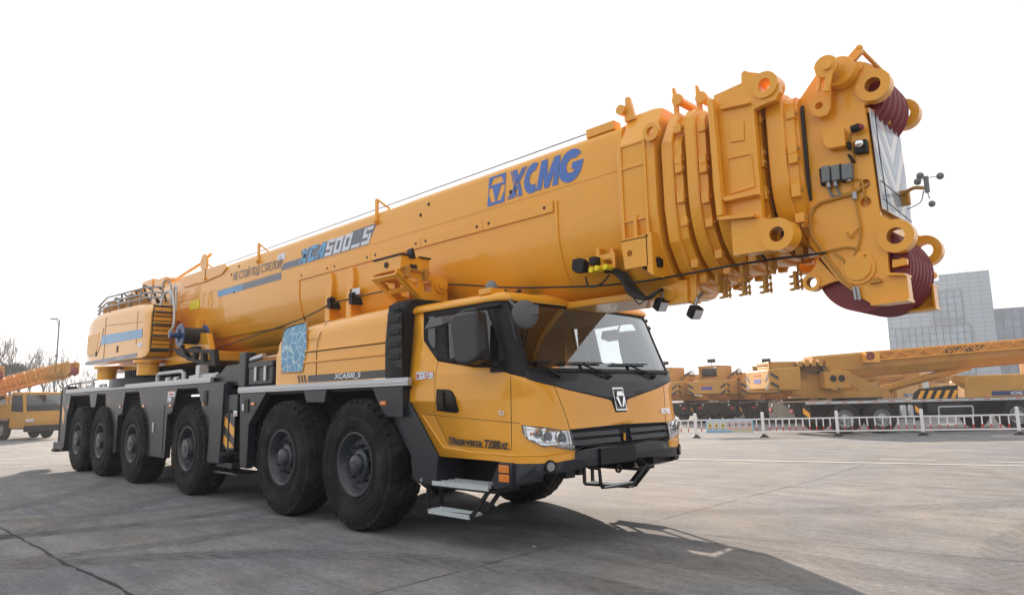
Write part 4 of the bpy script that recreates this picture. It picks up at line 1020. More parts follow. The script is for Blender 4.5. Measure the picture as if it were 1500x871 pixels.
# decals on the near side
Y = -BW-.003
def boomtext(txt, p0, p1, size, m, name, shear=.2, bold=.0, yy=Y-.002):
    a_ = at(*p0, 'y', Y); b_ = at(*p1, 'y', Y); g = glyphs(txt, size, shear, bold); w = max(a for a, _ in g[0]); d = (b_-a_)/w
    return B(name, put(MB(), g, lambda u, v: (a_[0]+d[0]*u, yy, a_[2]+d[2]*u+v)), m, recalc=False, merge=False)
# maker's logo: emblem and four heavy slanted letters, drawn as outlines in units of the cap height
def stroke_poly(mb, polys, f):
    for loops in polys:
        fl, fs = tess(loops); mb.add([f(u, v) for u, v in fl], fs)
z0 = 3.635; a0 = at(714, 303, 'y', Y)[0]; a1 = at(741.5, 293.5, 'y', Y)[0]; xl0 = at(743, 294, 'y', Y)[0]; xl1 = at(857, 255, 'y', Y)[0]
def arcp(cx, cy, rx, ry, a0, a1, n=16): return [(cx+rx*math.cos(R(a0+(a1-a0)*i/n)), cy+ry*math.sin(R(a0+(a1-a0)*i/n))) for i in range(n+1)]
cap = .335
wL = (xl1-xl0)
def FL(sc, ox): return lambda u, v: (xl0+ox+(u+.22*v)*sc, Y-.002, z0+.01+v*cap)
U = wL/4.35
X_ = [[[(0, 0), (.10, 0), (.98, 1), (.88, 1)]], [[(.16, 0), (.50, 0), (1.15, .75) if 0 else (.62, .22), (.74, 0), (1.08, 0), (.80, .44), (1.08, .80), (1.0, .92), (.16, 0)]], [[(.12, 1), (.46, 1), (.62, .72), (.86, 1), (.80, 1.0), (.5, .55), (.36, .6)]], [[(.0, 1), (.08, 1), (.62, 0), (.56, 0)]]]
X_ = [[[(-.02, 0), (.06, 0), (1.04, 1), (.96, 1)]], [[(.12, 0), (.44, 0), (.58, .24), (.66, .36), (.52, .42)]], [[(.60, .52), (.68, .44), (1.15, 1), (1.08, 1)]], [[(.06, 1), (.13, 1), (.66, 0), (.60, 0)]], [[(.18, 1), (.50, 1), (.60, .74), (.82, 1), (.92, 1), (.52, .50), (.44, .52)]], [[(.58, .40), (.66, .34), (.70, .28), (.72, 0), (1.0, 0), (.80, .45), (.68, .50)]]]
C_ = [[arcp(.62, .5, .60, .53, 62, 300)+arcp(.66, .5, .27, .24, 300, 75)]]
M_ = [[[(0, 0), (.34, 0), (.50, .52), (.62, 0), (.84, 0), (1.14, .52), (1.02, 0), (1.38, 0), (1.52, 1), (1.16, 1), (.80, .45), (.72, 1), (.28, 1)]]]
M_ = [[[(0, 0), (.32, 0), (.40, .50), (.48, 0), (.78, 0), (1.02, .50), (.98, 0), (1.32, 0), (1.32, 1), (.98, 1), (.62, .42), (.56, 1), (.18, 1)]]]
G_ = [[arcp(.66, .5, .64, .55, 38, 330)+[(1.32, .60), (.74, .60), (.70, .38), (.90, .38)]+arcp(.70, .5, .27, .24, 315, 60)]]
mb = MB()
for gl_, ox, k in ((X_, 0, .92), (C_, .93, .86), (M_, 1.72, .92), (G_, 2.88, 1.0)):
    stroke_poly(mb, gl_, (lambda ox, k: lambda u, v: (xl0+(ox+u*k+.20*v)*U*1.0, Y-.002, z0+.012+v*cap*.93))(ox, k))
B('maker_lettering', mb, BLU, recalc=False, merge=False)
eW = a1-a0; 
def FE(u, v): return (a0+u*eW*.90+v*.04, Y-.002, z0+.0+v*cap)
mb = MB(); fl, fs = tess([[(0, 0), (1, 0), (1.0, 1), (0, 1)], [(.26, .93), (.74, .93), (.9, .70), (.10, .70)], [(.05, .62), (.24, .62), (.47, .10), (.22, .10), (.0+.03, .42)], [(.95, .62), (.76, .62), (.53, .10), (.78, .10), (.97, .42)]]); mb.add([FE(u, v) for u, v in fl], fs); B('maker_emblem', mb, BLU, recalc=False, merge=False)
# model name panel with block letters
mx0 = at(438, 382, 'y', Y)[0]; mx1 = at(548, 350, 'y', Y)[0]; mz = 3.625; mh = .235
bx = MB(); bx.add([(mx0-.22, Y, mz-.02), (mx1-.16, Y, mz-.02), (mx1+.06, Y, mz+mh+.02), (mx0+1.55, Y, mz+mh+.02), (mx0+1.45, Y, mz+mh-.02), (mx0+.05, Y, mz+mh-.03), (mx0+.10, Y, mz+.10), (mx0-.50, Y, mz+.10), (mx0-.62, Y, mz-.02)], [(0, 1, 2, 3, 4, 5, 6, 7, 8)])
B('model_panel', bx, SLT, recalc=False)
def blockletters(name, items, x, unit, m, z=mz):
    mb = MB()
    for polys, w in items:
        stroke_poly(mb, [[p] if not isinstance(p[0], list) else p for p in polys], lambda u, v, x=x: (x+(u+.42*v)*unit, Y-.004, z+v*mh)); x += w*unit
    return B(name, mb, m, recalc=False, merge=False), x
xm_ = at(475, 371, 'y', Y)[0]; u_ = (xm_-mx0)/2.75; u2_ = (mx1-xm_-.02)/5.05
Xb = ([[(0, 0), (.22, 0), (1.0, 1), (.76, 1)], [(.1, 1), (.36, 1), (.62, .42), (.52, .3)], [(.40, .42), (.60, .52), (.84, 0), (.56, 0)]], 1.0)
Cb = ([[(0, 0), (.78, 0), (.78, .24), (0, .24)], [(0, .22), (.25, .22), (.25, .78), (0, .78)], [(0, .76), (.80, .76), (.80, 1), (.10, 1)]], .90)
Ab = ([[(-.04, 0), (.18, 0), (.58, .84), (.58, 1), (.40, 1)], [(.54, 0), (.78, 0), (.78, 1), (.54, 1)], [(.16, .18), (.56, .18), (.56, .36), (.25, .36)]], .85)
Fb = ([[(0, 0), (.8, 0), (.8, .22), (0, .22)], [(.54, .2), (.8, .2), (.8, .60), (.54, .60)], [(0, .40), (.6, .40), (.6, .60), (0, .60)], [(0, .6), (.26, .6), (.26, 1), (0, 1)], [(.2, .80), (.88, .80), (.88, 1), (.2, 1)]], .95)
Ob = ([[[(0, 0), (.8, 0), (.8, 1), (0, 1)], [(.25, .24), (.55, .24), (.55, .76), (.25, .76)]]], .95)
Us = ([[(0, 0), (.85, 0), (.85, .2), (0, .2)]], 1.0)
Sb = Fb
_, x_ = blockletters('model_lettering_blue', [Xb, Cb, Ab], mx0-.02, u_, CYN)
blockletters('model_lettering', [Fb, Ob, Ob, Us, Sb], xm_-.0, u2_, DWH)
boomtext('НЕ СТОЙ ПОД СТРЕЛОЙ!', (341, 411), (413.5, 391.5), .20, SLT, 'warning_lettering', .25, .002)
q = S(Y, [(319.3, 426.5), (319.3, 421), (352, 410.5), (352, 416.5)]); zt = 3.585
xa, xb, xc = at(319.3, 424, 'y', Y)[0], at(355, 414, 'y', Y)[0], at(412, 398, 'y', Y)[0]
mb = MB().box(xa, xb, Y-.001, Y+.002, zt-.115, zt); B('stripe_blue_end', mb, SKB); mb = MB().box(xb, xc, Y-.001, Y+.002, zt-.115, zt); B('stripe_grey', mb, SLT)
sx = at(412, 376, 'y', Y); mb = MB().box(sx[0]-.13, sx[0]+.13, Y-.001, Y+.002, sx[2]-.05, sx[2]+.05); B('small_sticker', mb, DWH)
q0 = at(277, 456, 'y', -.665); q1 = at(291.5, 437, 'y', -.665); B('yellow_label', MB().box(q0[0], q1[0], -.66, -.652, q0[2]+.02, q1[2]), LYE)
sx = at(522, 430, 'y', Y-.02); B('saddle_sticker', MB().box(sx[0]-.12, sx[0]+.12, -.70, -.69, 2.93, 3.02), DWH)
mb = MB()
for px, py in ((350, 390), (339, 402), (343, 428), (441, 400), (616, 315), (628, 299), (748, 281)):
    q = at(px, py, 'y', Y); mb.cyl((q[0], Y-.004, q[2]), (q[0], Y+.002, q[2]), .022, 12)
psplit('access_hole', mb, SEAL, boom)
# cover plate at the rear side + fittings
mb = MB(); q = S(-.66, [(270, 421), (300, 413), (325, 402), (333, 392), (330, 386), (300, 395), (262, 408)]); mb.prism(q, -.675, -.64); B('side_cover', mb, YEL, bevel=.006)
mb = MB()
for x, z in ((-8.95, 3.30), (-7.75, 2.98)): mb.box(x-.10, x+.10, -.74, -.64, z-.12, z+.12); mb.box(x-.04, x+.03, -.75, -.74, z-.05, z+.04)
B('side_fitting', mb, YEL, bevel=.01)
mb = MB(); mb.box(-11.6, -8.4, -.60, -.10, 4.0, 4.10); mb.box(-11.9, -11.2, -.5, .4, 4.05, 4.42); mb.tube([(-11.5, -.4, 4.35), (-10.4, -.45, 4.30), (-9.6, -.5, 4.2), (-8.2, -.52, 4.33), (-7.7, -.55, 4.42)], .035, 8); mb.box(-10.9, -10.2, -.55, -.2, 4.05, 4.32)
mb.box(-12.4, -11.9, -.6, .3, 3.9, 4.25); psplit('boom_top_gear', mb, YEL, boom, bevel=.01)
mb = MB(); mb.lathe((-7.75, -.66, 4.25), [(.02, -.01), (.16, -.01), (.18, .01), (.16, .03), (.02, .03)], 24, 'y'); B('guide_wheel', mb, YEL)
mb = MB()
for k in range(7): 
    x = -12.8+.5*k; mb.tube([(x, -.9+.03*k, 3.6), (x+.15, -1.0, 3.95+.05*(k % 3)), (x+.45, -.9, 3.90), (x+.5, -.8, 3.62)], .022, 6, True)
psplit('hydraulic_hose', mb, CAB_, boom)
mb = MB()
for k in range(5): mb.box(-12.7+.55*k, -12.45+.55*k, -1.1, -.8, 3.62, 3.85+.06*(k % 2))
psplit('valve_block', mb, YELD, boom, bevel=.01)
mb = MB(); mb.tube([(-8.0, -.58, 4.105), (2.0, -.58, 4.115)], .006, 6); B('hoist_rope', mb, SEAL)
mb = MB(); mb.box(1.85, 2.2, -.62, -.5, 4.05, 4.14); B('rope_clamp', mb, YEL, bevel=.006)
# cable reel with blue drum
rx, rz_ = at(262, 491, 'y', -1.25)[0], at(262, 491, 'y', -1.25)[2]
mb = MB()
rr = .21
reel = P('cable_reel', MB().cyl((rx, -1.22, rz_), (rx, -.80, rz_), .155, 28), CAB_, bevel=0)
for y in (-1.24, -.80): MB().lathe((rx, y, rz_), [(.10, 0), (.215, 0), (.225, .012), (.215, .026), (.10, .026), (.10, 0)], 36, 'y').build('reel_flange', REEL, reel)
mb = MB(); mb.cyl((rx, -1.42, rz_), (rx, -1.22, rz_), .055, 16)
for i in range(6):
    a = math.pi*i/3; mb.cyl((rx+.13*math.cos(a), -1.25, rz_+.13*math.sin(a)), (rx+.13*math.cos(a), -1.236, rz_+.13*math.sin(a)), .02, 8)
mb.build('reel_motor', REEL, reel); MB().box(rx-.15, rx+.22, -1.0, -.75, rz_-.3, rz_-.2).build('reel_bracket', BLK, reel, bevel=.01)
# black truss bracket under the reel
mb = MB(); br = S(-1.15, [(256, 509.5), (316, 511.5), (318, 536), (305, 537), (262, 520)]); hol = [S(-1.15, [(272, 515), (285, 516), (283, 524), (276, 520)]), S(-1.15, [(288, 516), (297, 516.5), (296, 528), (287, 526)]), S(-1.15, [(300, 517), (309, 517.5), (311, 530), (301, 530)])]
mb.prism(br, -1.18, -1.10, holes=hol); P('reel_bracket_arm', mb, BLK, bevel=.006)
mb = MB(); mb.tube([(rx+.0, -1.15, rz_-.2), (rx+.05, -1.2, 2.5), (rx+.3, -1.2, 2.3), (rx+.5, -1.1, 2.25)], .03, 8, True); P('supply_hose', mb, CAB_)
# luffing cylinder
mb = MB(); mb.cyl((-8.6, 0, 2.54), (-3.3, 0, 2.60), .26, 40); 
for x in (-8.4, -6.6, -5.0, -3.5): mb.cyl((x, 0, 2.545+.0113*(x+8.6)), (x+.12, 0, 2.546+.0113*(x+8.6)), .285, 40)
P('luffing_cylinder', mb, YEL); P('cylinder_rod', MB().cyl((-3.3, 0, 2.60), (-.9, 0, 2.62), .17, 32), CHR)
mb = MB(); mb.prism([(-1.9, 2.56), (.9, 2.60), (1.25, 2.50), (.95, 2.42), (-.6, 2.44), (-1.2, 2.38)], -.42, .42); B('boom_belly_bracket', mb, YEL, bevel=.02)
mb = MB(); mb.box(-.5, 2.2, -.36, .36, 2.38, 2.45); B('belly_plate', mb, YEL, bevel=.01)
mb = MB(); mb.tube([tuple(at(a, b, 'y', yy)) for a, b, yy in ((300, 516, -.70), (345, 501, -.70), (390, 485, -.70), (436, 469, -.70), (468, 454, -.70), (482, 446, -.72), (511.6, 437.5, -.72), (585, 422, -.70), (657, 416.5, -.66), (745, 421, -.60), (830, 420, -.58), (880, 418, -.58), (940, 412, -.58), (1000, 402, -.60), (1060, 391, -.58), (1130, 380, -.52), (1180, 374, -.46), (1210, 370, -.45))], .010, 8, True); B('guide_cable', mb, CAB_)
# boom rest behind the cab
XR = -.30
RX_ = lambda pts, x=XR: [(at(a, b, 'x', x)[1], at(a, b, 'x', x)[2]) for a, b in pts]
pl = RX_([(580, 400), (581, 394.5), (640, 405), (655, 409.5), (655.5, 441), (622, 444)]); slots = [RX_([(595.5, 405.5), (612, 407.5), (612.5, 422), (603, 414.5), (602, 410)]), RX_([(619.5, 409.5), (633, 411.5), (633, 428.5), (622, 427)])]
rest = P('boom_rest', MB().prism(pl, XR-.03, XR, 'x', holes=slots), YEL, bevel=.008); MB().prism(pl, XR-.48, XR-.45, 'x', holes=slots).build('rest_plate', YEL, rest, bevel=.008)
a_, b_ = pl[0], pl[-1]; mb = MB()
dirw = Vector((0, b_[0]-a_[0], b_[1]-a_[1])).normalized(); nw = Vector((0, -dirw.z, dirw.y))*-.012
for t0, t1, xa, xb in ((0, 1, XR-.06, XR), (0, 1, XR-.48, XR-.40), (0, .12, XR-.40, XR-.06), (.44, .54, XR-.40, XR-.06), (.90, 1, XR-.40, XR-.06)):
    p = Vector((0, a_[0], a_[1])).lerp(Vector((0, b_[0], b_[1])), t0); q = Vector((0, a_[0], a_[1])).lerp(Vector((0, b_[0], b_[1])), t1); c = (p+q)/2+Vector(((xa+xb)/2, 0, 0)); mb.obox(c, ((xb-xa)/2, 0, 0), (q-p)/2, nw)
mb.build('rest_web', YEL, rest)
bk = RX_([(585.5, 372.5), (627.5, 379.5), (627.5, 400), (585, 394.5)]); mb = MB().prism(bk, XR-.50, XR+.02, 'x'); bl_ = mb.build('rest_block', YEL, rest, bevel=.012)
pdz = RX_([(584, 370.8), (601, 373.5), (601, 375.6), (584, 373)]); MB().prism(pdz, XR-.52, XR+.04, 'x').build('rubber_pad', BLK, rest); pdz = RX_([(612, 376), (628.5, 378.7), (628.5, 381), (612, 378.3)]); MB().prism(pdz, XR-.52, XR+.04, 'x').build('rubber_pad', BLK, rest)
hn_ = RX_([(598.5, 378), (600.3, 366), (602.5, 363), (604.5, 366), (607.5, 379)], XR+.02); MB().prism(hn_, XR-.04, XR+.05, 'x').build('guide_horn', BLK, rest, bevel=.008)
c0 = at(580, 388.5, 'y', bk[3][0]-.01); MB().cyl((XR-.25, bk[3][0]-.012, (bk[0][1]+bk[3][1])/2), (XR-.25, bk[3][0]+.01, (bk[0][1]+bk[3][1])/2), .035, 14).build('block_hole', SEAL, rest)
c0 = at(606, 391, 'x', XR+.02); MB().box(XR+.018, XR+.024, c0[1]-.06, c0[1]+.05, c0[2]-.03, c0[2]+.03).build('block_slot', SEAL, rest, bevel=.003)
c0 = at(644.5, 417, 'x', XR); mb = MB(); mb.cyl((XR-.55, c0[1], c0[2]), (XR+.06, c0[1], c0[2]), .06, 24); mb.cyl((XR-.0, c0[1], c0[2]), (XR+.03, c0[1], c0[2]), .10, 24); mb.build('rest_pin', YEL, rest)
cc_ = RX_([(636, 411), (655.5, 408.5), (656, 446), (637, 446)]); P('rest_post', MB().prism(cc_, XR-.42, XR-.06, 'x'), YEL, bevel=.01); P('rest_pedestal', MB().box(-.9, -.45, -.9, .9, 1.64, 2.62), YEL, bevel=.01)
mb = MB(); q0 = at(588, 391, 'x', XR+.05); q1 = at(630, 400.5, 'x', XR+.05); mb.tube([tuple(q0), tuple(q1)], .012, 8)
for px, py in ((596, 397), (623, 402)): q = at(px, py, 'x', XR+.03); mb.box(XR+.0, XR+.06, q[1]-.03, q[1]+.03, q[2]-.07, q[2]+.06)
psplit('rest_catch', mb, YELD, rest)
# collars of the telescopic sections
def collar_prof(w, zt, zb):
    h = zt-zb
    r_ = [(0, zt), (-w*.72, zt), (-w, zt-h*.20), (-w, zb+h*.42), (-w*.93, zb+h*.24), (-w*.72, zb+h*.10), (-w*.40, zb+h*.015), (0, zb)]
    return r_+[(-y, z) for y, z in r_[::-1][1:-1]]
def round_prof(w, zt, zb): return bprof(w, zt, zb, rc=.14)
mb = MB(); cp = collar_prof(.72, 4.16, 2.34); mb.loft([[(2.26, y*.95, z*.985+.05) for y, z in cp], [(2.32, y, z) for y, z in cp], [(2.60, y, z) for y, z in cp], [(2.69, y*.985, z-.0) for y, z in [(y, (z-3.25)*.98+3.25) for y, z in cp]]])
col0 = B('collar', mb, YEL, bevel=.01, angle=25)
# ribs and lug on the first collar
mb = MB()
for z in (3.78, 3.56, 3.05): mb.box(2.33, 2.60, -.732, -.715, z, z+.018)
mb.box(2.32, 2.345, -.735, -.715, 2.86, 3.80); mb.box(2.585, 2.61, -.735, -.715, 2.86, 3.80); mb.box(2.45, 2.485, -.742, -.715, 2.86, 3.10); psplit('collar_rib', mb, YEL, col0)
mb = MB()
c_ = at(953, 193, 'y', -.76); mb.prism(circ(c_[0], c_[2], .085, 24), -.765, -.715, holes=[circ(c_[0], c_[2], .045, 20)]); mb.build('collar_eye', YEL, col0)
mb = MB(); mb.prism([(2.33, 2.87), (2.61, 2.87), (2.61, 2.60), (2.36, 2.60)], -.78, -.755, holes=[circ(2.42, 2.74, .03, 14)]); mb.prism([(2.60, 2.90), (2.66, 2.90), (2.66, 2.5), (2.60, 2.55)], -.78, -.5); mb.box(2.33, 2.62, -.78, -.70, 2.86, 2.885); mb.build('collar_step', YEL, col0, bevel=.006)
secs = [(2.74, 2.855, .675, 4.05, 2.41, 1), (2.975, 3.085, .655, 4.00, 2.46, 0), (3.205, 3.32, .635, 3.96, 2.51, 0), (3.46, 3.57, .615, 3.93, 2.55, 0), (3.69, 3.835, .59, 3.90, 2.60, 0)]
core = tubeX(2.3, 3.95, bprof(.57, 3.92, 2.50), bprof(.46, 3.80, 2.66)); B('inner_section', core, DIN, angle=24)
B('collar', tubeX(3.86, 3.928, bprof(.52, 3.85, 2.66), bprof(.51, 3.84, 2.68)), YEL, angle=22)
for (x0, x1, w, zt, zb, fac) in secs:
    cp = collar_prof(w, zt, zb) if fac else round_prof(w, zt, zb)
    sc = lambda k, dz=0: [(y*k, (z-3.2)*k+3.2+dz) for y, z in cp]
    mb = MB(); mb.loft([[(x0, y, z) for y, z in sc(.985)], [(x0+.012, y, z) for y, z in cp], [(x1-.012, y, z) for y, z in cp], [(x1, y, z) for y, z in sc(.985)]])
    co = B('collar', mb, YEL, angle=22)
    mb = MB(); mb.loft([[(x1-.01, y, z) for y, z in sc(.95)], [(x1+.072, y, z) for y, z in sc(.935)]]); mb.build('collar_lip', YEL, co, angle=22)
    # wear-pad clamps around the front edge
    pads = MB(); pin = MB()
    for k, (y, z, ny, nz) in enumerate(((-w*.965, zt-.22, -1, 0), (-w, zt-.52, -1, 0), (-w, zt-.60, -1, 0), (-w*.99, zt-.86, -1, 0), (-w*.93, zt-1.08, -.9, -.4), (-w*.72, zb+.20, -.7, -.7), (-w*.5, zb+.08, -.4, -.9))):
        for s2 in (1, -1):
            c = Vector((x1+.05, y*s2*.955, z)); pads.obox(c, (.036, 0, 0), (0, .030, 0), (0, 0, .040 if k != 3 else .055)); pin.cyl(c+Vector((.03, 0, .0)), c+Vector((.052, 0, 0)), .014, 8)
    psplit('wear_pad_clamp', pads, YEL, co, bevel=.006); psplit('clamp_bolt', pin, YELD, co)
    ft = MB(); ft.box(x0+.05, x1-.03, -w*.55, -w*.35, zb-.045, zb+.04); ft.box(x0+.08, x1-.06, -w*.50, -w*.40, zb-.10, zb-.04); ft.build('cable_foot', YELD, co, bevel=.005)
    if zt > 3.95 and fac in (0, 1) and x0 < 3.1:
        e = MB(); e.prism([(x1-.06, zt-.04), (x1-.02, zt-.04), (x1-.02, zt+.16), (x1-.05, zt+.26), (x1-.07, zt+.26), (x1-.07, zt+.1)], -w*.72, -w*.68)
        e.cyl((x1+.01, -w*.80, zt+.10), (x1+.01, w*.5, zt+.10), .04, 16); e.prism(circ(x1+.01, zt+.10, .055, 16), -w*.82, -w*.76); e.build('guide_roller', YEL, co, bevel=.004)
e = MB(); e.prism([(2.30, 4.1), (2.42, 4.1), (2.36, 4.34), (2.32, 4.34)], -.58, -.54); e.cyl((2.28, -.62, 4.22), (2.28, -.5, 4.22), .05, 14); e.build('guide_roller', YEL, col0)
# lug block with two pin eyes
YL = -.70
for sg in (-1, 1):
    a, b = sorted((sg*.70, sg*.64))
    mb = MB(); lp = [(3.30, 3.84), (3.33, 3.99), (3.47, 4.02), (3.49, 4.12), (3.53, 4.14), (3.57, 4.08)]
    lp = S(YL, [(1044, 150), (1046, 140), (1086, 122), (1086, 108), (1090, 103.5), (1098, 106), (1118, 108), (1132, 113), (1141, 122), (1142, 134), (1136, 146), (1120, 152), (1104, 160), (1117, 320), (1050, 322)])
    mb.prism(lp, a, b, holes=[circ(*S(YL, [(1120.5, 125)])[0], .052, 20)]); lug = B('pin_lug_frame', mb, YEL, bevel=.008)
    lp2 = S(YL-.03, [(1071, 323), (1117, 319), (1137, 323), (1150, 328), (1160, 338), (1160, 352), (1150, 361), (1134, 366), (1075, 374)]); c2 = S(YL-.03, [(1140, 343.5)])[0]
    a2, b2 = sorted((sg*.74, sg*.62)); mb = MB(); mb.prism(lp2, a2, b2, holes=[circ(*c2, .06, 24)]); mb.build('pin_lug', YEL, lug, bevel=.008)
    for c_, r0, r1, yy in ((S(YL, [(1120.5, 125)])[0], .11, .052, .70), (c2, .13, .06, .74)):
        a3, b3 = sorted((sg*(yy+.02), sg*(yy-.14))); mb = MB(); mb.prism(circ(*c_, r0, 32), a3, b3, holes=[circ(*c_, r1, 24)]); mb.build('pin_eye', YEL, lug, bevel=.006)
    if sg < 0:
        z_ = lambda px, py: S(YL, [(px, py)])[0]
        mb = MB(); p0 = z_(1048, 150); p1 = z_(1067, 318); mb.prism([(p0[0]-.03, p0[1]), (p0[0]+.02, p0[1]), (p1[0]+.0, p1[1]), (p1[0]-.06, p1[1])], -.80, -.72); mb.build('edge_flange', YEL, lug, bevel=.01)
        mb = MB(); w1 = S(YL, [(1070, 180), (1090, 177), (1091, 206), (1071, 209)]); mb.prism(w1, -.712, -.70); w2 = S(YL, [(1066, 232), (1101, 224), (1107, 274), (1070, 285)]); mb.prism(w2, -.712, -.70, holes=[[(a_*.92+.08*sum(q[0] for q in w2)/4, b_*.92+.08*sum(q[1] for q in w2)/4) for a_, b_ in w2]])
        psplit('access_cover', mb, YEL, lug, bevel=.004)
        mb = MB(); w3 = S(YL, [(1062, 292), (1110, 283), (1116, 287), (1068, 297)]); mb.prism(w3, -.78, -.70); w3 = S(YL, [(1062, 320), (1112, 316), (1112, 320), (1062, 325)]); mb.prism(w3, -.80, -.70); w3 = S(YL, [(1057, 158), (1100, 150), (1101, 153), (1058, 162)]); mb.prism(w3, -.74, -.70); psplit('lug_shelf', mb, YEL, lug)
c_ = S(YL, [(1120.5, 125)])[0]; B('cross_tube', MB().cyl((c_[0]-.13, -.62, c_[1]-.08), (c_[0]-.13, .62, c_[1]-.08), .05, 16), YEL)
# ---------------------------------------------------------------- boom head
YH = -.42
W = lambda px, y=YH: S(y, px)
out_ = W([(1164.2, 156.3), (1176, 139), (1198.3, 106.1), (1215, 92), (1233.3, 95), (1248, 91), (1260.8, 90), (1275, 95), (1293, 107), (1300, 113), (1302, 125), (1299, 135), (1294, 141), (1267.4, 152), (1265.5, 154), (1268.8, 170), (1289.3, 314.4),
          (1296, 318), (1318, 328.4), (1329, 336), (1331, 346), (1326, 356), (1317, 361), (1299.6, 365), (1302.4, 401), (1328.1, 401), (1332.7, 438.6), (1277.6, 445), (1262.9, 436.8), (1227, 410), (1199.5, 374.3), (1187.6, 359.6), (1181.7, 310), (1175, 260)])
h1 = W([(1279.3, 125.4)])[0]; h2 = W([(1312.9, 345.8)])[0]
for sg in (-1, 1):
    a, b = sorted((sg*.42, sg*.375)); mb = MB()
    hr = [circ(*h1, .058, 24), circ(*h2, .062, 24)]
    if sg < 0: hr += [circ(*W([(1267, 269.5)])[0], .038, 16), circ(*W([(1268, 296)])[0], .040, 16)]
    mb.prism(out_, a, b, holes=hr); hp_ = B('head_plate', mb, YEL, bevel=.006, angle=30)
    for c_, rr, rh in ((h1, .125, .058), (h2, .125, .062)):
        a2, b2 = sorted((sg*.445, sg*.35)); MB().prism(circ(*c_, rr, 36), a2, b2, holes=[circ(*c_, rh, 24)]).build('pin_boss', YEL, hp_, bevel=.006)
    # bottom channel flanges
    a3, b3 = sorted((sg*.47, sg*.30)); p = W([(1302, 400), (1328.5, 401), (1329, 404), (1302, 404)]); mb = MB(); mb.prism(p, a3, b3); p = W([(1278, 444), (1333, 437.5), (1333.5, 441), (1279, 448)]); mb.prism(p, a3, b3); psplit('channel_flange', mb, YEL, hp_)
    a4, b4 = sorted((sg*.41, sg*.32)); p = W([(1325, 402), (1328, 402), (1332.5, 438), (1328, 439)]); MB().prism(p, a4, b4).build('channel_web', YEL, hp_)
    # rear ear with hole
    ear = W([(1196.5, 378), (1192, 391), (1181, 405.5), (1178.4, 413.8), (1182, 422), (1189, 424), (1220, 412), (1227, 411)]); c_ = W([(1189, 413.3)])[0]
    a5, b5 = sorted((sg*.41, sg*.36)); mb = MB(); mb.prism(ear, a5, b5, holes=[circ(*c_, .042, 20)]); mb.build('hanging_ear', YEL, hp_, bevel=.004)
    a6, b6 = sorted((sg*.425, sg*.34)); MB().prism(circ(*c_, .07, 24), a6, b6, holes=[circ(*c_, .042, 20)]).build('ear_boss', YEL, hp_, bevel=.004)
    cs = W([(1257.4, 392.7)])[0]; a7, b7 = sorted((sg*.42, sg*.436)); MB().prism(circ(*cs, .125, 36), a7, b7).build('shaft_plate', YEL, hp_, bevel=.004); a7, b7 = sorted((sg*.435, sg*.45)); MB().prism(circ(*cs, .095, 32), a7, b7).build('shaft_cap', YEL, hp_, bevel=.004)
    ct_ = W([(1256.4, 98.6)])[0]; a7, b7 = sorted((sg*.42, sg*.432)); MB().prism(circ(*ct_, .042, 24), a7, b7).build('pin_cap', YEL, hp_, bevel=.003)
# box body between the plates
bd_ = MB(); bp = W([(1166, 160), (1230, 110), (1262, 150), (1266, 170), (1286, 312), (1290, 330), (1240, 345), (1200, 360), (1189, 355), (1182, 310)]); bd_.prism(bp, -.376, .376); B('head_box', bd_, YEL)
# sheaves
def sheave_stack(c, r, name, n=7, w=.70):
    mb = MB()
    prof = [(.06, -w/2)]
    p = w/n
    for k in range(n):
        y = -w/2+p*k; prof += [(r, y+p*.06), (r, y+p*.14), (r-.035, y+p*.38), (r-.035, y+p*.62), (r, y+p*.86), (r, y+p*.94), (r-.05, y+p*.97), (r-.05, y+p*1.03)]
    prof += [(.06, w/2)]
    mb.lathe((c[0], 0, c[1]), prof, 64, 'y'); return B(name, mb, RED, angle=30)
sheave_stack((cs[0]-.0, cs[1]+.01), .335, 'lower_sheave', 7, .68)
top_c = (4.235, 3.775); sheave_stack(top_c, .30, 'upper_sheave', 5, .62)
# front chevron panel between the plates
zt_, zb_ = 3.60, 2.80; xT, xB = W([(1269.5, 165)])[0][0]+.012, W([(1289, 313)])[0][0]+.012
def fp(u, v, o=0): return (xB+(xT-xB)*v+o, -.40+.76*u, zb_+(zt_-zb_)*v)
mb = MB(); mb.add([fp(0, 0), fp(1, 0), fp(1, 1), fp(0, 1), fp(0, 0, .012), fp(1, 0, .012), fp(1, 1, .012), fp(0, 1, .012)], [(0,1,2,3), (4,5,6,7), (0,1,5,4), (1,2,6,5), (2,3,7,6), (3,0,4,7)]); pn = B('head_panel', mb, CHEW)
mb = MB()
def clipq(l): return l
for k in range(-2, 4):
    v0 = .36*k
    for s2 in (0, 1):
        for (u0, u1) in ((.14, .57), ):
            pts = [(.14, v0+.50), (.57, v0), (.57, v0+.18), (.14, v0+.68)] if s2 == 0 else [(.57, v0), (1.0, v0+.50), (1.0, v0+.68), (.57, v0+.18)]
            # clip against v in [0.02, 0.97]
            def clip(poly, f):
                out2 = []
                for i in range(len(poly)):
                    p, q = poly[i], poly[(i+1) % len(poly)]; dp, dq = f(p), f(q)
                    if dp >= 0: out2.append(p)
                    if dp*dq < 0: t = dp/(dp-dq); out2.append((p[0]+(q[0]-p[0])*t, p[1]+(q[1]-p[1])*t))
                return out2
            pts = clip(clip(pts, lambda p: p[1]-.02) , lambda p: .97-p[1]) if pts else pts
            if len(pts) >= 3: mb.add([fp(u, v, .0135) for u, v in pts], [tuple(range(len(pts)))])
    pts = [(0, v0+.1), (.12, v0-.1), (.12, v0+.10), (0, v0+.3)]; pts = clip(clip(pts, lambda p: p[1]-.02), lambda p: .97-p[1])
    if len(pts) >= 3: mb.add([fp(u, v, .0135) for u, v in pts], [tuple(range(len(pts)))])
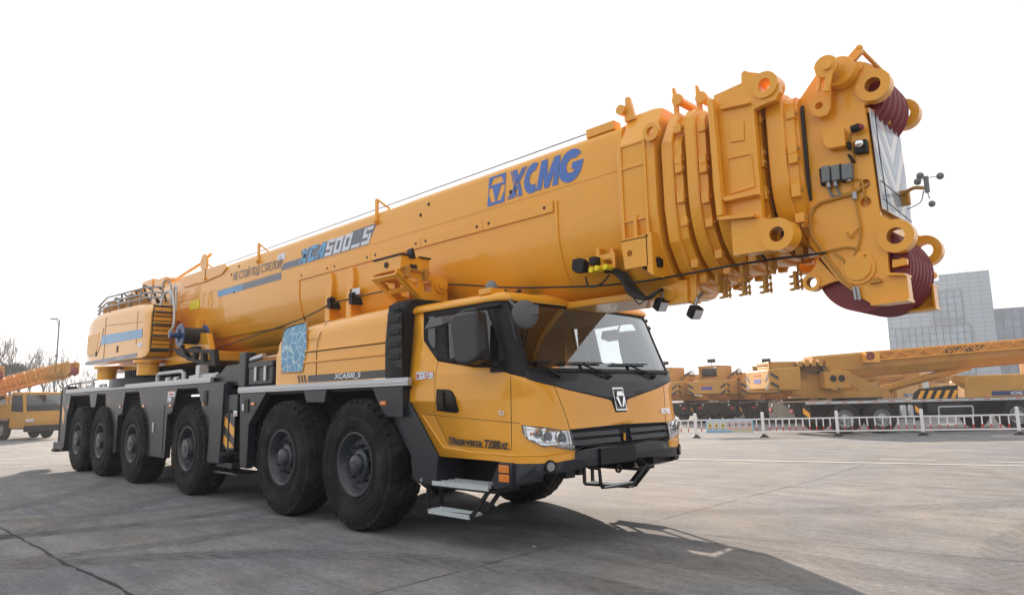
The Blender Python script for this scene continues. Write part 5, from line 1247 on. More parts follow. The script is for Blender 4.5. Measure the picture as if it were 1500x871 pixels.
psplit('chevron', mb, CHEV, pn)
mb = MB(); mb.tube([fp(.13, 0, .014), fp(.13, .30, .014), fp(.10, .55, .014), fp(.13, 1, .014)], .004, 6); mb.tube([fp(.01, .28, .014), fp(.98, .22, .014)], .003, 6); mb.tube([fp(.01, .10, .014), fp(.98, .03, .014)], .003, 6); mb.build('panel_joint', SEAL, pn)
# rope bracket pieces above the panel
mb = MB(); mb.bar((xT, -.30, 3.60), (xT-.10, -.1, 3.80), .05, .04); mb.bar((xT, .25, 3.60), (xT-.02, .20, 3.90), .05, .04); mb.box(xT-.10, xT, -.38, .38, 3.58, 3.62); mb.bar((xT, 0, 3.6), (xT-.14, .2, 3.70), .09, .03); psplit('rope_bracket', mb, YEL, boom)
# keeper bars with end knobs
def keeper(p, q, name):
    mb = MB(); mb.cyl(p, q, .018, 12)
    for e in (p, q): mb.ico(e, .030, n=6)
    return B(name, mb, YEL)
tp = at(1258.5, 71, 'y', -.2); q_ = at(1299, 112, 'y', .30)
mb = MB(); pr_ = W([(1233.5, 95), (1252.5, 73), (1256, 70), (1262, 72), (1264, 77), (1250, 93)], -.20); mb.prism(pr_, -.22, -.18); B('keeper_arm', mb, YEL, bevel=.005)
keeper(tuple(tp), tuple(q_), 'rope_keeper')
k0 = at(1322, 383, 'y', -.36); k1 = at(1361, 400, 'y', .36); keeper(tuple(k0), (k0[0]+.02, .42, k0[2]-.02), 'rope_keeper')
mb = MB(); p = W([(1306, 380), (1328, 378), (1328, 387), (1306, 392)]); mb.prism(p, -.41, -.37); B('keeper_lug', mb, YEL, bevel=.004)
# small idler pulley with strap on the near plate
ca = W([(1219, 103)], -.56)[0]; cb = W([(1200, 153)], -.50)[0]
mb = MB()
sp_o = [( ca[0]+.085*math.cos(a), ca[1]+.085*math.sin(a)) for a in [R(t) for t in range(-10, 200, 15)]]
strap = W([(1203, 108), (1206, 90), (1213, 84), (1219, 87), (1223, 98), (1217, 134), (1216, 158), (1211, 168), (1200, 171.5), (1190, 168), (1185, 158), (1186, 148), (1197, 132)], -.50)
ch = W([(1199.5, 155)], -.50)[0]
mb.prism(strap, -.50, -.475, holes=[circ(*ch, .030, 18)]); arm = B('idler_strap', mb, YEL, bevel=.005)
for y in (-.55, -.60, -.65): MB().lathe((ca[0]-.02, y, ca[1]+.01), [(.02, 0), (.085, 0), (.09, .008), (.085, .03), (.02, .03)], 32, 'y').build('idler_disc', YEL, arm)
mb = MB(); p = W([(1199, 104), (1205, 88), (1210, 86), (1204, 108), (1200, 134), (1196, 133)], -.60); mb.prism(p, -.60, -.575); p = W([(1212, 90), (1218, 86), (1222, 92), (1214, 134), (1206, 134)], -.66); mb.prism(p, -.66, -.64); mb.build('strap_cheek', YEL, arm, bevel=.004)
mb = MB(); mb.cyl((ca[0]+.01, -.42, ca[1]-.01), (ca[0], -.68, ca[1]), .035, 18); mb.cyl((ca[0]+.03, -.42, ca[1]-.01), (ca[0]+.03, -.52, ca[1]), .12, 28); mb.build('idler_hub', YEL, arm, bevel=.006)
# electrical boxes
def hb(name, pts, y0, y1, m, bev=.006, parent=None): p = W(pts, y0); o = MB().prism(p, y0, y1).build(name, m, parent if parent is not None else boom, bevel=bev); return o
hb('cover_box', [(1203, 194), (1235, 186), (1238, 212), (1236, 214), (1213, 218), (1206, 212)], -.50, -.42, YEL)
for i, (x0, x1) in enumerate(((1202, 1214), (1216.5, 1229), (1231, 1246))):
    hb('junction_box', [(x0, 244-i*1.5), (x1, 241.5-i*1.5), (x1+1.5, 264-i*2), (x0+1.5, 267.5-i*2)], -.49, -.42, JBOX)
hb('box_clip', [(1199, 247), (1203, 246), (1205, 270), (1202, 272)], -.48, -.42, BLK); hb('box_clip', [(1229, 240), (1231.5, 239), (1233.5, 266), (1231, 266)], -.495, -.42, BLK)
mb = MB(); 
for px, py, dz in ((1213.5, 271, 0), (1224, 269, 0), (1243, 262, 0), (1251.5, 288, 0)): q = at(px, py, 'y', -.46); mb.cyl((q[0], -.455, q[2]+.035), (q[0], -.455, q[2]-.02), .020, 10)
psplit('cable_gland', mb, STEEL, boom)
def wire(name, pts, r, m, y=-.44, n=6): mb = MB(); mb.tube([(a, y if not len(p_) > 2 else p_[2], b) for (a, b), p_ in zip([W([(p_[0], p_[1])], y)[0] for p_ in pts], pts)], r, n, True); return B(name, mb, m)
wire('sensor_cable', [(1214, 274), (1217, 284), (1225, 288), (1233, 287)], .010, JBOX); wire('sensor_cable', [(1224, 272), (1228, 281), (1233, 286)], .010, JBOX)
wire('harness', [(1233, 286), (1246, 284), (1258, 277), (1268, 269, -.40)], .018, YELD); wire('harness', [(1233, 288), (1218, 292), (1200, 298), (1190, 308), (1187, 325), (1190, 345), (1200, 360), (1215, 383), (1235, 408), (1253, 424)], .012, YELD)
wire('harness', [(1246, 265), (1249, 278), (1252, 290), (1256, 310), (1260, 335), (1257, 360), (1248, 378), (1240, 384), (1232, 377), (1222, 370)], .008, YELD); wire('harness', [(1236, 385), (1255, 384), (1268, 372)], .007, YELD)
wire('harness', [(1246, 240), (1250, 228), (1246, 214), (1244, 200), (1250, 190)], .006, YELD); wire('harness', [(1250, 262), (1262, 265), (1266, 285), (1268, 296, -.40)], .008, YELD)
wire('harness', [(1240, 340), (1246, 348), (1252, 340), (1258, 334)], .006, YELD); wire('harness', [(1197, 371), (1215, 367), (1240, 362), (1254, 364)], .009, YELD)
mb = MB(); q = at(1252, 189.5, 'y', -.46); mb.cyl((q[0]-.02, -.47, q[2]), (q[0]+.04, -.47, q[2]+.005), .030, 16); hn = B('horn', mb, BLK); MB().ico((q[0]+.045, -.47, q[2]), .026, n=7).build('horn_mouth', RED, hn)
cm = hb('camera_housing', [(1249, 208), (1268, 203), (1270, 222), (1251, 225)], -.48, -.42, BLK); q = at(1257, 210, 'y', -.50); MB().ico((q[0], -.485, q[2]), .035, n=8).build('camera_dome', CHR, cm)
hb('connector', [(1239, 209), (1244, 206), (1246, 218), (1241, 219)], -.47, -.42, BLK); hb('connector', [(1240, 226), (1244, 225), (1251, 236), (1247, 238)], -.47, -.42, BLK)
mb = MB(); 
for px in (1253.5, 1259): q = W([(px, 430)])[0]; mb.cyl((q[0], -.45, q[1]+.05), (q[0]+.006, -.45, q[1]-.05), .012, 10)
psplit('cable_plug', mb, STEEL, boom)
mb = MB(); p = W([(1275, 412), (1293, 410), (1293, 413), (1275, 416)]); mb.prism(p, -.46, -.42); p = W([(1280, 407), (1288, 406.5), (1288, 410), (1280, 411)]); mb.prism(p, -.45, -.42); B('plate_catch', mb, YELD)
# anemometer
a0_ = Vector(fp(.72, .27, .02)); a1_ = Vector((a0_.x+.22, a0_.y-.02, a0_.z+.05)); 
tip = at(1358, 276, 'x', a0_.x+.28)
tip = Vector(tip); an = B('wind_gauge', MB().tube([a0_, a0_+(tip-a0_)*.5+Vector((0, 0, .03)), tip], .014, 8, True), YELD)
mb = MB(); mb.box(a0_.x-.02, a0_.x+.05, a0_.y-.03, a0_.y+.03, a0_.z-.09, a0_.z+.03); mb.build('gauge_bracket', YELD, an, bevel=.005)
mb = MB(); mb.cyl(tip+Vector((0, 0, -.03)), tip+Vector((0, 0, .09)), .017, 10); mb.tube([tip+Vector((0, 0, -.03)), tip+Vector((.01, 0, -.08))], .004, 6); mb.build('gauge_body', JBOX, an)
mb = MB()
for k in range(3):
    a = R(20+120*k); e = tip+Vector((.09*math.cos(a), .09*math.sin(a), .08)); mb.tube([tip+Vector((0, 0, .08)), e], .003, 5); mb.ico(e, .026, n=6)
mb.ico(tip+Vector((.02, 0, -.12)), .024, n=6); psplit('gauge_cup', mb, JBOX, an)
MB().tube([tip+Vector((-.02, -.02, -.02)), a0_+Vector((.12, 0, -.09)), a0_+Vector((.02, .02, -.12))], .004, 6, True).build('gauge_wire', CAB_, an)
# belly fittings: hangers, lamps, valve bracket with hoses
for px, py in ((1062, 421), (1090.5, 417), (1121.5, 413), (1166, 408)):
    q = at(px, py, 'y', -.25); x, z = q[0], q[2]; mb = MB()
    mb.tube([(x+.02, -.25, z+.14), (x+.025, -.25, z+.06), (x, -.25, z+.04)], .012, 6); mb.box(x-.012, x+.012, -.28, -.22, z-.09, z+.06)
    for k in (-.08, -.03, .03): mb.bar((x-.05, -.25, z+k-.01), (x+.05, -.25, z+k+.01), .05, .012); mb.cyl((x+.045, -.25, z+k-.02), (x+.045, -.25, z+k+.03), .010, 6)
    B('hose_hanger', mb, YELD)
for px, py, tx in ((968, 446, 0), (1018, 457, 1)):
    q = at(px, py, 'y', -.45); c = Vector(q); n_ = Vector((.75, -.25, -.55)).normalized(); e1 = n_.cross(Vector((0, 0, 1))).normalized(); e2 = e1.cross(n_)
    mb = MB(); mb.obox(c, e1*.058, e2*.058, n_*.045); lm = B('work_lamp', mb, BLK, bevel=.018); mb = MB(); mb.obox(c+n_*.047, e1*.046, e2*.046, n_*.004); mb.build('lamp_glass', LENS, lm, bevel=.004)
    mb = MB(); mb.tube([c+Vector((0, 0, .05)), c+Vector((.02, .02, .12)), c+Vector((.02, .12, .18))], .016, 8); mb.build('lamp_stem', STEEL, lm)
mb = MB(); q = at(990, 435, 'y', -.35); mb.box(q[0]-.10, q[0]+.16, -.42, -.30, q[2]-.07, q[2]+.14); mb.cyl((q[0]-.02, -.44, q[2]+.03), (q[0]-.02, -.30, q[2]+.03), .07, 20); q2 = at(1016, 440, 'y', -.35); mb.box(q2[0]-.02, q2[0]+.05, -.38, -.30, q2[2]-.03, q2[2]+.22); mb.cyl((q[0]+.1, -.36, q[2]-.02), (q2[0]+.03, -.36, q2[2]-.02), .03, 12); B('lamp_bracket', mb, YEL, bevel=.006)
q = at(958, 386, 'y', -.66); mb = MB(); mb.box(q[0]-.09, q[0]+.09, -.72, -.64, q[2]-.045, q[2]+.035); mb.cyl((q[0]-.08, -.70, q[2]+.0), (q[0]+.09, -.70, q[2]+.02), .03, 12); B('proximity_switch', mb, BLK, bevel=.01)
Yv = -.66
mb = MB(); vb = S(Yv, [(858, 379), (901, 369), (902, 392), (862, 400)]); mb.prism(vb, Yv-.01, Yv+.01, holes=[S(Yv, [(884, 381), (898, 377.5), (898, 387), (885, 388.5)])]); 
for px in (875, 895): p = S(Yv, [(px-2, 381), (px-2, 364), (px+3, 364), (px+3, 381)]); mb.prism(p, Yv, Yv+.06)
vbr = B('valve_bracket', mb, YEL)
p = S(Yv, [(847, 382), (858, 379), (864, 384), (863, 399), (851, 401), (846, 396)]); MB().prism(p, Yv-.10, Yv).build('solenoid', BLK, vbr, bevel=.01)
p = S(Yv, [(870, 378.5), (880, 376.5), (881, 388), (871, 390)]); MB().prism(p, Yv-.09, Yv).build('solenoid', BLK, vbr, bevel=.01)
for px, py in ((866, 395), (874, 392.5), (887, 390.5)): q = at(px, py, 'y', Yv-.08); MB().cyl((q[0], Yv-.09, q[2]), (q[0], Yv, q[2]), .027, 16).build('valve_cap', LYE, vbr)
mb = MB()
for k in range(4):
    pts = [(886+4*k, 398-1.5*k), (899+4*k, 399-k*1.5), (912+3*k, 412-2*k), (922+4*k, 430-2*k), (940+3*k, 437), (955+3*k, 432-k*2), (968+k, 424)]
    mb.tube([tuple(at(a, b, 'y', -.62+.05*k)) for a, b in pts], .016, 8, True)
mb.tube([tuple(at(a, b, 'y', -.68)) for a, b in ((858, 405), (861, 417), (868, 420), (880, 416), (888, 408), (892, 402))], .010, 8, True)
mb.tube([tuple(at(a, b, 'y', -.55)) for a, b in ((928, 436), (936, 445), (944, 440), (952, 437))], .006, 6, True)
for k in range(3): mb.tube([tuple(at(a, b, 'y', -.3)) for a, b in ((945+3*k, 436), (955+4*k, 431), (963, 422+k))], .014, 8, True)
psplit('hydraulic_hose', mb, CAB_, vbr)
# ================================================================ THE YARD
def node(nt, t, **k):
    n = nt.nodes.new(t)
    for a, b in k.items(): setattr(n, a, b)
    return n
def mth(nt, op, a, b=None, clamp=False):
    n = nt.nodes.new('ShaderNodeMath'); n.operation = op; n.use_clamp = clamp
    for i, v in enumerate((a, b)):
        if v is None: continue
        if isinstance(v, (int, float)): n.inputs[i].default_value = v
        else: nt.links.new(v, n.inputs[i])
    return n.outputs[0]
def mrange(nt, s, a, b, c, d):
    n = nt.nodes.new('ShaderNodeMapRange'); nt.links.new(s, n.inputs[0])
    for i, v in enumerate((a, b, c, d)): n.inputs[i+1].default_value = v
    return n.outputs[0]
def noise(nt, vec, sc, det=6, rough=.6, dist=0):
    n = nt.nodes.new('ShaderNodeTexNoise'); n.inputs['Scale'].default_value = sc; n.inputs['Detail'].default_value = det; n.inputs['Roughness'].default_value = rough; n.inputs['Distortion'].default_value = dist
    nt.links.new(vec, n.inputs['Vector']); return n.outputs[0]
CON = bpy.data.materials.new('worn_concrete'); CON.use_nodes = True; nt = CON.node_tree; b_ = nt.nodes['Principled BSDF']
tc = nt.nodes.new('ShaderNodeTexCoord'); V = tc.outputs['Object']
big = noise(nt, V, .22, 5, .6); mid = noise(nt, V, 1.6, 8, .65, .4); fine = noise(nt, V, 17, 8, .8)
mp = nt.nodes.new('ShaderNodeMapping'); mp.inputs['Rotation'].default_value = (0, 0, R(58)); mp.inputs['Scale'].default_value = (.35, 3.2, 1); nt.links.new(V, mp.inputs[0])
streak = noise(nt, mp.outputs[0], 1.4, 7, .7)
mp2 = nt.nodes.new('ShaderNodeMapping'); mp2.inputs['Rotation'].default_value = (0, 0, R(30)); mp2.inputs['Scale'].default_value = (.6, 14, 1); nt.links.new(V, mp2.inputs[0])
broom = noise(nt, mp2.outputs[0], 6, 4, .7)
f = mrange(nt, big, .3, .7, .84, 1.14)
for s_, a, b in ((mid, .76, 1.2), (fine, .66, 1.34), (streak, .76, 1.2), (broom, .82, 1.18)): f = mth(nt, 'MULTIPLY', f, mrange(nt, s_, .28, .72, a, b))
spk = noise(nt, V, 90, 2, .5); f = mth(nt, 'MULTIPLY', f, mrange(nt, spk, .62, .78, 1, .72))
# curved tyre tracks left by turning cranes
sx_ = nt.nodes.new('ShaderNodeSeparateXYZ'); nt.links.new(V, sx_.inputs[0])
for cx_, cy_, r_, w_, k in ((2.5, -6.5, 5.0, .42, .17), (2.5, -6.5, 6.9, .42, .14), (-9.5, -2.0, 5.9, .4, .16), (-9.5, -2.0, 7.5, .36, .16), (-9, -1.5, 4.4, .4, .12), (4, 9, 9.5, .5, .12), (14, 2, 9.4, .45, .12), (-13, -9, 8.2, .45, .14), (-13, -9, 10.1, .45, .13), (-6, 12, 12.5, .5, .12)):
    dx = mth(nt, 'SUBTRACT', sx_.outputs[0], cx_); dy = mth(nt, 'SUBTRACT', sx_.outputs[1], cy_)
    d = mth(nt, 'SQRT', mth(nt, 'ADD', mth(nt, 'MULTIPLY', dx, dx), mth(nt, 'MULTIPLY', dy, dy)))
    d = mth(nt, 'ADD', d, mrange(nt, mid, 0, 1, -.10, .10)); e = mth(nt, 'ABSOLUTE', mth(nt, 'SUBTRACT', d, r_))
    m = mrange(nt, e, w_*.35, w_*.55, 1, 0)
    an = mth(nt, 'ARCTAN2', dy, dx); tr = mth(nt, 'SINE', mth(nt, 'ADD', mth(nt, 'MULTIPLY', an, r_*26), mth(nt, 'MULTIPLY', e, 40)))
    m = mth(nt, 'MULTIPLY', m, mrange(nt, tr, -1, 1, .45, 1)); m = mth(nt, 'MULTIPLY', m, mrange(nt, streak, .35, .62, 0, 1)); m = mth(nt, 'MULTIPLY', m, k*3.2)
    f = mth(nt, 'MULTIPLY', f, mth(nt, 'SUBTRACT', 1, m))
hue = nt.nodes.new('ShaderNodeMix'); hue.data_type = 'RGBA'; hue.inputs[6].default_value = (.190, .200, .220, 1); hue.inputs[7].default_value = (.238, .228, .215, 1)
nt.links.new(mrange(nt, noise(nt, V, .5, 5), .35, .65, 0, 1), hue.inputs[0])
sc_ = nt.nodes.new('ShaderNodeVectorMath'); sc_.operation = 'SCALE'; nt.links.new(hue.outputs[2], sc_.inputs[0]); nt.links.new(f, sc_.inputs['Scale']); nt.links.new(sc_.outputs[0], b_.inputs['Base Color'])
nt.links.new(mrange(nt, mid, .3, .7, .8, 1), b_.inputs['Roughness']); b_.inputs['Specular IOR Level'].default_value = .12
bp = nt.nodes.new('ShaderNodeBump'); bp.inputs['Strength'].default_value = .5; bp.inputs['Distance'].default_value = .012
nt.links.new(mth(nt, 'ADD', mth(nt, 'MULTIPLY', fine, .7), mth(nt, 'ADD', mth(nt, 'MULTIPLY', broom, .5), mid)), bp.inputs['Height']); nt.links.new(bp.outputs[0], b_.inputs['Normal'])
xs = [-3000, -900, -300, -120]+[-90+3*i for i in range(50)]+[80, 200, 600, 2000]; ys = [-1500, -400, -100]+[-40+3*i for i in range(50)]+[130, 250, 700, 3000]
mb = MB(); nx = len(xs)
mb.add([(x, y, gz(x, y)) for y in ys for x in xs], [(j*nx+i, j*nx+i+1, (j+1)*nx+i+1, (j+1)*nx+i) for j in range(len(ys)-1) for i in range(nx-1)])
tag(mb.build('ground', CON, angle=60), kind='structure')
# joints, cracks and painted lines
def strip(name, pts, w, m, h=.004, wob=0, kind='structure'):
    P_ = [G(*p) if len(p) == 2 else Vector(p) for p in pts]; dens = []
    for a, b in zip(P_, P_[1:]):
        n = max(2, int((b-a).length/.12)); dens += [a.lerp(b, k/n) for k in range(n)]
    dens.append(P_[-1]); vs = []; rnd = random.Random(len(pts)*7+int(w*1e4))
    off = 0
    for i, p in enumerate(dens):
        d = (dens[min(i+1, len(dens)-1)]-dens[max(i-1, 0)]); d.z = 0; d.normalize(); s_ = Vector((-d.y, d.x, 0))
        off = off*.8+rnd.uniform(-wob, wob); ww = w*(1+(rnd.uniform(-.6, .8) if wob else 0)); q = p+s_*off
        vs += [(*(q+s_*ww/2)[:2], gz(q.x, q.y)+h), (*(q-s_*ww/2)[:2], gz(q.x, q.y)+h)]
    mb = MB(); mb.add(vs, [(2*i, 2*i+1, 2*i+3, 2*i+2) for i in range(len(dens)-1)])
    o = mb.build(name, m, recalc=False, merge=False); 
    if kind: o['kind'] = kind
    return o
TAR = mat('joint_tar', (.025, .022, .022), .8, bump=.3, bscale=200)
JNT = mat('joint_dirt', (.13, .12, .11), .9, noise=.3, nscale=30)
strip('pavement_joint', [(-14, -4.35, 0), (-4.8, -4.13, 0), (-1.7, -4.08, 0), (4, -3.95, 0)], .022, TAR, wob=.012)
strip('pavement_joint', [(540, 871), (750, 816), (950, 765), (1202, 700), (1290, 672)], .010, JNT, wob=.002)
strip('pavement_joint', [(940, 775), (987, 779), (1300, 806), (1499, 822)], .010, JNT, wob=.003)
strip('pavement_joint', [(1120, 713), (1300, 712), (1500, 720)], .012, JNT, wob=.003)
strip('pavement_joint', [(0, 730), (200, 708), (330, 720)], .008, JNT, wob=.003)
strip('pavement_joint', [(1000, 655), (1250, 655), (1500, 657)], .03, JNT, wob=.003)
ptn = mat('road_paint', (.62, .60, .57), .7, noise=.25, nscale=12)
strip('painted_line', [(985, 672.5), (1250, 677.5), (1500, 682.5), (1620, 685)], .10, ptn, h=.008)
strip('painted_line', [(1290, 673), (1372, 674)], .08, ptn, h=.008); strip('painted_line', [(1452, 676.5), (1520, 678)], .08, ptn, h=.008)

# ================================================================ ROAD BARRIER
bases = [(905, 642.5), (1020, 641), (1119, 640), (1228, 638.8), (1353, 637.6), (1494, 636.6)]
FB = [G(*p) for p in bases]; FB.append(FB[-1]+(FB[-1]-FB[-2]))
fen_ = thing('road_barrier', 'white picket road barrier with red lower pickets along the far side of the yard', 'fence')
HP = .86
for p in FB:
    mb = MB(); z = p.z; mb.box(p.x-.045, p.x+.045, p.y-.045, p.y+.045, z+.05, z+HP); mb.lathe((p.x, p.y, z+HP), [(.055, 0), (.055, .03), (.03, .055), (0, .06)], 12, 'z'); mb.build('post', WHT, fen_, bevel=.006)
    mb = MB(); mb.lathe((p.x, p.y, z), [(.17, 0), (.16, .04), (.08, .09), (.05, .12), (.05, .14)], 16, 'z'); mb.build('post_base', BLK, fen_)
for a, b in zip(FB, FB[1:]):
    d = (b-a); 
    for h in (.66, .20): mb = MB(); mb.bar(a+Vector((0, 0, h)), b+Vector((0, 0, h)), .04, .048); mb.build('rail', WHT, fen_)
    n = 11
    for i in range(1, n):
        p = a.lerp(b, i/n); mb = MB(); mb.cur = 0; e = d.normalized()*.019; s_ = Vector((-e.y, e.x, 0))*.7
        mb.obox(p+Vector((0, 0, .51)), e, s_, (0, 0, .14)); mb.cur = 1; mb.obox(p+Vector((0, 0, .285)), e, s_, (0, 0, .085)); mb.build('picket', [WHT, REDP], fen_)
# safety banner on the barrier
A, B_ = FB[1], FB[2]; d = (B_-A).normalized(); nrm = Vector((d.y, -d.x, 0)); 
if nrm.dot(Vector(CAMLOC)-A) < 0: nrm = -nrm
LA, LB = (B_-A).length*.16, (B_-A).length*.86
ban = thing('safety_banner', 'pale blue banner of seven warning and prohibition signs hung on the road barrier', 'banner')
def bp_(u, v, o=0): q = A+d*(LA+(LB-LA)*u)+nrm*(.035+o); return Vector((q.x, q.y, A.z+(B_.z-A.z)*u+.20+.45*v))
mb = MB(); mb.add([bp_(0, 0), bp_(1, 0), bp_(1, 1), bp_(0, 1), bp_(0, 0, .004), bp_(1, 0, .004), bp_(1, 1, .004), bp_(0, 1, .004)], [(0,1,2,3), (4,5,6,7), (0,1,5,4), (1,2,6,5), (2,3,7,6), (3,0,4,7)])
mb.build('banner_sheet', mat('banner_blue', (.22, .50, .68), .6), ban)
tile = mat('banner_tile', (.60, .62, .62), .6); by = mat('sign_yellow', (.72, .52, .02), .6); bo_ = mat('sign_orange', (.66, .34, .18), .6)
for i in range(7):
    u0 = .02+.138*i; u1 = u0+.128; uc = (u0+u1)/2
    def fl(m, pts, o, nm): mb = MB(); mb.add([bp_(u, v, o) for u, v in pts], [tuple(range(len(pts)))]); mb.build(nm, m, ban, recalc=False)
    fl(tile, [(u0, .14), (u1, .14), (u1, .95), (u0, .95)], .006, 'sign_tile')
    if i < 3:
        fl(by, [(uc-.05, .42), (uc+.05, .42), (uc, .84)], .008, 'warning_sign'); fl(DBK, [(uc-.018, .47), (uc+.018, .47), (uc+.006, .68), (uc-.006, .68)], .010, 'sign_symbol')
        fl(SLT, [(uc-.045, .24), (uc+.045, .24), (uc+.045, .31), (uc-.045, .31)], .008, 'sign_caption')
    else:
        mb = MB(); ring_ = lambda r: [(uc+r*.055*math.cos(t), .62+r*.21*math.sin(t)) for t in [2*math.pi*k/20 for k in range(20)]]
        fl(REDP, ring_(1), .008, 'prohibition_ring'); fl(tile, ring_(.8), .010, 'ring_centre'); fl(DBK, [(uc-.02, .52), (uc+.02, .52), (uc+.02, .70), (uc-.012, .74)], .012, 'sign_symbol')
        fl(bo_, [(uc-.055, .20), (uc+.055, .20), (uc+.055, .34), (uc-.055, .34)], .008, 'sign_caption')
fl(SKB, [(.02, .02), (.55, .02), (.55, .09), (.02, .09)], .006, 'banner_strip'); fl(by, [(.55, .02), (.98, .02), (.98, .09), (.55, .09)], .006, 'banner_strip')

# ================================================================ PARKED CRANES
def simple_wheel(par, x, y, r=.53, w=.30):
    s_ = 1 if y > 0 else -1
    W_ = bpy.data.objects.new('wheel', None); COL.objects.link(W_); W_.parent = par; W_.location = (x, y, r)
    if s_ > 0: W_.rotation_euler.z = math.pi
    key = ('w', r)
    if key not in cache:
        a = MB().lathe((0, 0, 0), [(r*.55, .03), (r*.6, 0), (r*.9, -.01), (r*.985, .03), (r, .06), (r, w-.04), (r*.9, w), (r*.55, w)], 40, 'y')
        cache[key] = (a.build('tyre', RUB).data, MB().lathe((0, 0, 0), [(r*.56, .02), (r*.58, -.005), (r*.54, .0), (r*.50, .10), (r*.34, .12), (r*.30, .02), (r*.16, .0), (r*.12, -.02), (0, -.02)], 32, 'y').build('rim', WRIM).data)
        for n_ in ('tyre', 'rim'):
            o = bpy.data.objects[n_] if False else None
        for o in list(COL.objects):
            if o.data in cache[key] and o.parent is None: bpy.data.objects.remove(o)
    for nm, me in zip(('tyre', 'rim'), cache[key]): o = bpy.data.objects.new(nm, me); COL.objects.link(o); o.parent = W_
    return W_
cache = {}; WRIM = mat('wheel_disc_grey', (.30, .31, .33), .45, metal=.3)
STR = DBK
def truck_crane(name, label, loc, ang, group, kind='side', text=None, lamp=True, jib=True, boom_rise=.055, boom_len=9.6, wz=3.0, bs=1.0, jh=1.0):
    t = thing(name, label, 'truck crane', group, loc, ang)
    def p(nm, mb, m, par=None, **k): return mb.build(nm, m, t if par is None else par, **k)
    ch = MB(); ch.box(-1.5, 8.6, -.5, .5, .55, 1.02); ch.box(-1.6, 8.1, -1.20, 1.20, 1.02, 1.12); p('chassis', ch, BLK)
    for s_ in (-1, 1):
        y0, y1 = sorted((s_*1.25, s_*1.21)); rr = p('side_rail', MB().box(-1.35, 8.1, y0, y1, 1.06, 1.15), ALU)
        for k in range(16):
            x = -1.2+.56*k; y2, y3 = sorted((s_*1.25, s_*1.253)); MB().box(x, x+.2, y2, y3, 1.09, 1.12).build('reflector', REDP if k % 3 else AMB, rr)
        for x in (0, 1.3, 6.1, 7.45): simple_wheel(t, x, s_*1.25)
        y0, y1 = sorted((s_*.8, s_*1.22)); tk = MB()
        for k in range(3): tk.box(1.98+.28*k, 2.22+.28*k, y0, y1, .50, .98)
        p('fuel_tank', tk, ALU, bevel=.05)
        sb = MB(); sb.box(2.95, 4.2, y0, y1, .62, 1.0); p('storage_locker', sb, BLK, bevel=.02)
        sf = MB(); 
        for z in (.52, .88): sf.bar((3.3, s_*1.26, z), (4.5, s_*1.26, z), .04, .05)
        for x in (3.3, 4.5): sf.bar((x, s_*1.26, .52), (x, s_*1.26, .88), .04, .05)
        p('side_guard', sf, ALU)
        for x in (-1.35, 2.6): 
            oj = MB(); oj.box(x-.14, x+.14, *sorted((s_*1.05, s_*1.27)), .42, 1.02); ob = p('outrigger_leg', oj, BLK, bevel=.015); MB().prism([(x-.12, .95), (x-.12, .75), (x+.12, .55), (x+.12, .75)], *sorted((s_*1.272, s_*1.276))).build('hazard_stripe', YEL, ob)
        mdg = MB(); ar = [(.8*math.cos(R(a)), .8*math.sin(R(a))) for a in range(0, 181, 20)]
        for xc in (.65, 6.8): mdg.loft([[(xc+1.05*math.cos(R(a)), s_*.9, .55+.68*math.sin(R(a))*.8), (xc+1.05*math.cos(R(a)), s_*1.22, .55+.68*math.sin(R(a))*.8), (xc+1.09*math.cos(R(a)), s_*1.22, .57+.72*math.sin(R(a))*.8), (xc+1.09*math.cos(R(a)), s_*.9, .57+.72*math.sin(R(a))*.8)] for a in range(0, 181, 15)])
        p('mudguard', mdg, GPLA)
    rb = MB(); rb.box(-1.75, -1.5, -1.22, 1.22, .55, 1.12); o = p('rear_beam', rb, RUB)
    for y in (-1.0, 1.0): MB().box(-1.77, -1.75, y-.12, y+.12, .80, .90).build('tail_light', REDP, o)
    for y in (-.8, .8): MB().cyl((-1.77, y, 1.02), (-1.75, y, 1.02), .05, 10).build('reversing_lamp', LWH, o)
    # driver's cab
    cb = MB(); cb.loft([[(8.15, y, .62), (9.75, y, .62), (9.80, y, 1.15), (9.68, y, 1.62), (9.45, y, 2.55), (8.15, y, 2.6)] for y in (-1.2, 1.2)]); cab_ = p('cab', cb, YELD, bevel=.05)
    g_ = MB(); g_.add([(9.71, -1.1, 1.55), (9.71, 1.1, 1.55), (9.50, 1.05, 2.42), (9.50, -1.05, 2.42)], [(0, 1, 2, 3)]); g_.build('windscreen', HUNI, cab_, solid=.02, recalc=False)
    for s_ in (-1, 1):
        MB().prism([(8.35, 1.55), (9.55, 1.50), (9.35, 2.42), (8.35, 2.42)], *sorted((s_*1.20, s_*1.215))).build('side_window', HUNI, cab_)
        MB().box(9.78, 9.83, s_*.95-.2, s_*.95+.2, .95, 1.12).build('headlight', LENS, cab_, bevel=.02)
    MB().box(9.74, 9.90, -1.22, 1.22, .45, .78).build('bumper', BLK, cab_, bevel=.03)
    # engine hood behind the cab
    hd = MB(); hd.loft([[(4.35, -1.18, 1.15), (4.40, -1.18, 1.75), (4.6, -1.1, 1.92), (8.1, -1.1, 1.98), (8.1, -1.18, 1.15)], [(4.35, -.3, 1.15), (4.40, -.3, 1.75), (4.6, -.3, 1.95), (8.1, -.3, 2.0), (8.1, -.3, 1.15)]]); hdd = p('engine_hood', hd, YELD, bevel=.03)
    MB().box(5.3, 6.7, -1.186, -1.178, 1.22, 1.38).build('brand_strip', mat('strip_navy', (.02, .04, .15), .4) if 'strip_navy' not in MATS else MATS['strip_navy'], hdd)
    put(MB(), glyphs('XCMG', .15, .15, .004), lambda u, v: (5.95+u, -1.19, 1.245+v)).build('hood_lettering', DWH, hdd, recalc=False, merge=False)
